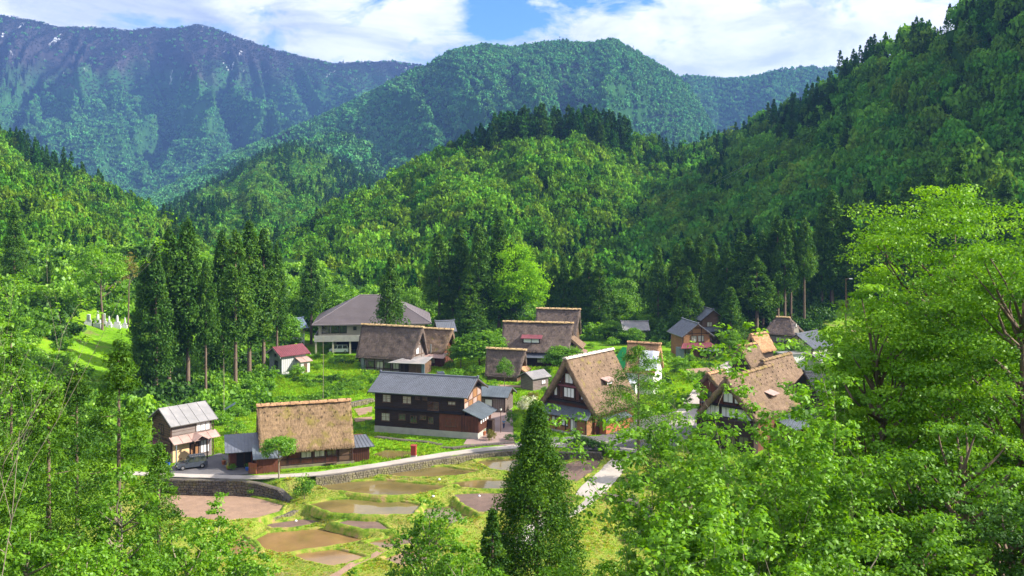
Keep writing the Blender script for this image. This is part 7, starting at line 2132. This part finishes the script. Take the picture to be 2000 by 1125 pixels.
def person():
    p = G(984, 838)
    root = thing('person', 'person in blue shirt and dark trousers walking across the paved square', 'person', p, .4)
    pts = [(0, 0, .95), (0, 0, 1.15), (0, 0, 1.40), (0, 0, 1.50), (0, 0, 1.60), (0, -.01, 1.70),
           (.10, 0, .90), (.12, .10, .50), (.12, .22, .10), (.12, .10, .04), (-.10, 0, .90), (-.12, -.12, .50), (-.12, -.16, .10), (-.12, -.30, .04),
           (.19, 0, 1.40), (.24, -.03, 1.13), (.25, -.12, .90), (.25, -.15, .82), (-.19, 0, 1.40), (-.24, .03, 1.13), (-.25, -.06, .90), (-.25, -.10, .82)]
    ed = [(0, 1), (1, 2), (2, 3), (3, 4), (4, 5), (0, 6), (6, 7), (7, 8), (8, 9), (0, 10), (10, 11), (11, 12), (12, 13), (2, 14), (14, 15), (15, 16), (16, 17), (2, 18), (18, 19), (19, 20), (20, 21)]
    rd = [(.13, .10), (.13, .10), (.15, .10), .055, .095, .08, .085, .06, .04, .035, .085, .06, .04, .035, .055, .042, .03, .03, .055, .042, .03, .03]
    skin_chain('body', pts, ed, rd, 'skin', root)
    skin_chain('shirt', [(0, 0, .93), (0, 0, 1.15), (0, 0, 1.42), (.19, 0, 1.41), (.235, -.02, 1.18), (-.19, 0, 1.41), (-.235, .02, 1.18)], [(0, 1), (1, 2), (2, 3), (3, 4), (2, 5), (5, 6)], [(.15, .12), (.15, .12), (.17, .12), .075, .06, .075, .06], 'cloth_blue', root)
    skin_chain('trousers', [(0, 0, .96), (.10, 0, .88), (.12, .10, .50), (.12, .21, .13), (-.10, 0, .88), (-.12, -.12, .50), (-.12, -.155, .13)], [(0, 1), (1, 2), (2, 3), (0, 4), (4, 5), (5, 6)], [(.145, .12), .10, .075, .06, .10, .075, .06], 'cloth_dark', root)
    skin_chain('hair', [(0, .03, 1.62), (0, .02, 1.72)], [(0, 1)], [.09, .09], 'hair', root)

def tomb(label, px, top, base, wpx, kind):
    p = hit(px, base)
    h = (base - top) / F * p.y; w = wpx / F * p.y
    root = thing('gravestone', label, 'gravestone', p, .15, 'gravestones on the green hillside')
    mb = MB(); mb.box(-w / 2, w / 2, -w / 2, w / 2, -.6, h * .22); mb.build('base', 'tomb', root)
    mb = MB(); mb.box(-w * .36, w * .36, -w * .36, w * .36, h * .22, h * .42); mb.build('plinth', 'tomb', root)
    mb = MB()
    if kind: mb.lathe([(w * .20, h * .42), (w * .22, h * .6), (w * .16, h * .85), (w * .10, h * .95), (.01, h)], 4)
    else:
        mb.box(-w * .22, w * .22, -w * .22, w * .22, h * .42, h * .94); mb.add([(-w * .22, -w * .22, h * .94), (w * .22, -w * .22, h * .94), (w * .22, w * .22, h * .94), (-w * .22, w * .22, h * .94), (0, 0, h)], [(0, 1, 4), (1, 2, 4), (2, 3, 4), (3, 0, 4)])
    mb.build('stone', 'tomb', root)

def details():
    car('parked_car', 'dark grey four-wheel-drive parked in the yard, front to the left, yellow plate', 'car', G(374, 914), math.radians(28), 'car_dark')
    car('parked_van', 'white van parked under the hall beside its pillars', 'van', G(662, 689), math.radians(6), 'car_white', 4.6, 1.75, 1.95, True, 'plate_yellow')
    car('parked_car', 'dark blue car parked behind the black house ridge, below the pale annex roof', 'car', G(860, 742), math.radians(-80), 'car_blue')
    person()
    for a in [('grey rounded gravestone at the left end of the row', 173, 614, 634, 14, False), ('tallest gravestone with a slim pillar on broad steps', 191, 607, 638, 14, True), ('narrow reddish gravestone behind the tall one', 204, 613, 633, 7, False),
              ('white pointed gravestone in the middle of the row', 213, 617, 638, 11, True), ('broad white stepped gravestone right of the middle', 229, 616, 640, 14, True), ('thin pale gravestone near the cedars', 244, 620, 640, 9, True)]:
        tomb(*a)
    # street lamp on the square
    p = G(978, 845)
    root = thing('street_lamp', 'slender dark street lamp on the paved square beside the walker', 'street lamp', p)
    mb = MB(); mb.tube([(0, 0, -.2), (0, 0, 3.6)], [.07, .05], 8); mb.build('post', 'boards_brown', root)
    mb = MB(); mb.lathe([(.10, 3.6), (.18, 3.75), (.16, 4.0), (.05, 4.05)], 10); mb.build('lamp', 'lamp_glass', root)
    mb = MB(); mb.lathe([(.24, 4.05), (.10, 4.18), (.02, 4.22)], 10); mb.build('cap', 'black', root)
    # lamp pole at the forest foot
    p = hit(1652, 640)
    root = thing('street_lamp', 'tall lone lamp pole in the shade at the foot of the right hill', 'street lamp', p)
    hh = (640 - 545) / F * p.y
    mb = MB(); mb.tube([(0, 0, -.3), (0, 0, hh)], [.13, .09], 8); mb.build('post', 'boards_brown', root)
    mb = MB(); mb.tube([(0, 0, hh - .1), (.7, 0, hh + .05), (1.3, 0, hh)], .05, 6); mb.build('arm', 'boards_brown', root)
    mb = MB(); mb.box(.9, 1.7, -.18, .18, hh - .08, hh + .08); mb.build('lamp', 'paper', root)
    # red-brown post by the lane
    p = G(808, 893, -.1)
    root = thing('hydrant_box', 'red-brown painted box on a grey base beside the lane', 'hydrant box', p, -.2)
    mb = MB(); mb.box(-.42, .42, -.3, .3, -.4, .3); mb.build('base', 'concrete', root)
    mb = MB(); mb.box(-.38, .38, -.26, .26, .3, 1.75); mb.build('cabinet', 'sign_red', root)
    mb = MB(); mb.slab((-.46, -.34, 1.76), (.46, -.34, 1.76), (.46, .34, 1.86), (-.46, .34, 1.86), .07); mb.build('cap', 'sign_red', root)
    mb = MB(); mb.box(-.34, .34, -.275, -.262, .4, 1.65); mb.build('door', 'sign_red', root)
    # thin poles
    for px, b, t, lb in ((631, 782, 655, 'thin rusty pole standing on the meadow left of the black house'), (437, 818, 700, 'thin bamboo pole at the cedar edge with blue netting'), (1462, 655, 520, 'pale bare pole between the cedars')):
        p = hit(px, b)
        root = thing('pole', lb, 'pole', p); h = (b - t) / F * p.y
        mb = MB(); mb.tube([(0, 0, -.3), (.05, 0, h * .5), (0, 0, h)], [.06, .05, .03], 6); mb.build('shaft', 'bark_pale', root)
        if 'blue' in lb:
            mb = MB(); mb.slab((-.1, 0, 1.4), (1.9, .3, 2.4), (2.0, .3, 2.9), (.2, 0, 1.8), .04); mb.build('netting', 'tile_blue', root)
    # flower pots, baskets and bags
    def pot(label, px, py, mat, leafm, s=1.0):
        p = G(px, py)
        root = thing('plant_pot', label, 'plant pot', p)
        mb = MB(); mb.lathe([(.16 * s, 0), (.24 * s, .35 * s), (.26 * s, .38 * s)], 10); mb.build('pot', mat, root)
        Q, t = clump_leaves(np.array([[0, 0, .6 * s], [.1, .1, .5 * s], [-.1, -.05, .75 * s]]), np.full(3, .28 * s), 26, .12, .9, np.random.default_rng(int(px)), .6)
        link('plant', quads_mesh('plant', Q, t), root, leafm)
    pot('blue flower pot at the near corner of the car yard', 483, 919, 'pot_blue', 'leaf_mid', 1.2); pot('clay pot with green plant in the car yard centre', 437, 907, 'pot_clay', 'leaf_mid', 1.4)
    pot('clay pot with red flowers beside the yard entrance', 446, 917, 'pot_clay', 'leaf_red', 1.5); pot('clay pot below the tan shutter', 352, 900, 'pot_clay', 'leaf_mid', 1.2)
    pot('white-rimmed pot by the porch of the farm store', 385, 892, 'paper', 'leaf_bright', 1.2); pot('pot with pink flowers by the black house porch', 958, 855, 'black', 'leaf_red', 1.7); pot('barrel pot at the right end of the black house', 945, 850, 'pot_clay', 'leaf_mid', 1.6)
    pot('blue bucket pot left of the farm store', 325, 903, 'pot_blue', 'leaf_mid', 1.0); pot('small blue pot beside the parked car', 330, 908, 'pot_blue', 'leaf_deep', .9)
    for lb, px, py, z in (('white bag lying on the bank at the end of the second paddy', 646, 975, -1.5), ('pale bag on the dyke below the soil field', 578, 1008, -2.2), ('white bag half in the mud left of the conifer', 936, 969, -1.4), ('white bundle on the dyke behind the airy tree', 846, 972, -1.4), ('pale sack on the paddy edge below the lane', 858, 938, -1.0), ('small pale sack in the seedling paddy', 720, 998, -1.75)):
        p = G(px, py, z); p.z = gz1(p.x, p.y)
        rng = np.random.default_rng(int(px))
        mb = MB(); prof = [(.05, 0), (.15, .04), (.18, .13), (.12, .22), (.03, .28)]
        mb.lathe(prof, 9)
        mb.v = [(x * rng.uniform(.8, 1.3), y * rng.uniform(.8, 1.2), z_) for x, y, z_ in mb.v]
        o = mb.build('sack', 'bag_white'); o.location = p; tag(o, lb, 'sack')
    # stone by the right terrace
    rng = np.random.default_rng(3)
    p = G(1278, 1015, -1.2); p.z = gz1(p.x, p.y)
    mb = MB(); mb.lathe([(.5, -.3), (1.0, .2), (.95, .7), (.6, 1.2), (.2, 1.4)], 10)
    mb.v = [(x * rng.uniform(.8, 1.2), y * rng.uniform(.8, 1.2), z_ * rng.uniform(.9, 1.1)) for x, y, z_ in mb.v]
    o = mb.build('boulder', 'stone', smooth=True); o.location = p; tag(o, 'upright mossy boulder at the corner of the right terrace', 'boulder')
    # power lines crossing the right hill on two pylons
    A = W(1120, 475, 480); B = W(1640, 205, 545)
    for i, o_ in enumerate((0, 1.6, 3.2, 8.0)):
        mb = MB(); a = A - Vector((0, 0, o_)); b = B - Vector((0, 0, o_))
        pts = []
        for k in range(17):
            t = k / 16; q = a * (1 - t) + b * t; q.z -= 6 * math.sin(PI * t); pts.append(q)
        mb.tube(pts, .035, 4, cap=False)
        o = mb.build('power_line', 'chrome'); tag(o, 'thin power line crossing in front of the right hillside', 'power line', 'power lines across the right hillside')
details()

# ------------------------------------------------------------------ the air
def haze():
    mb = MB(); mb.box(-7000, 7000, -700, 7000, -5.4, 960)
    m, nt = new_mat('haze_air')
    v = nt.node('ShaderNodeVolumePrincipled', {'Color': (0.22, 0.42, 1.0, 1), 'Density': 0.92e-4, 'Anisotropy': 0.1})
    o = nt.node('ShaderNodeOutputMaterial'); nt.l.new(v.outputs[0], o.inputs['Volume'])
    M['haze'] = m
    tag(mb.build('haze', 'haze'), label='thin blue air over the valley', kind='stuff')
haze()
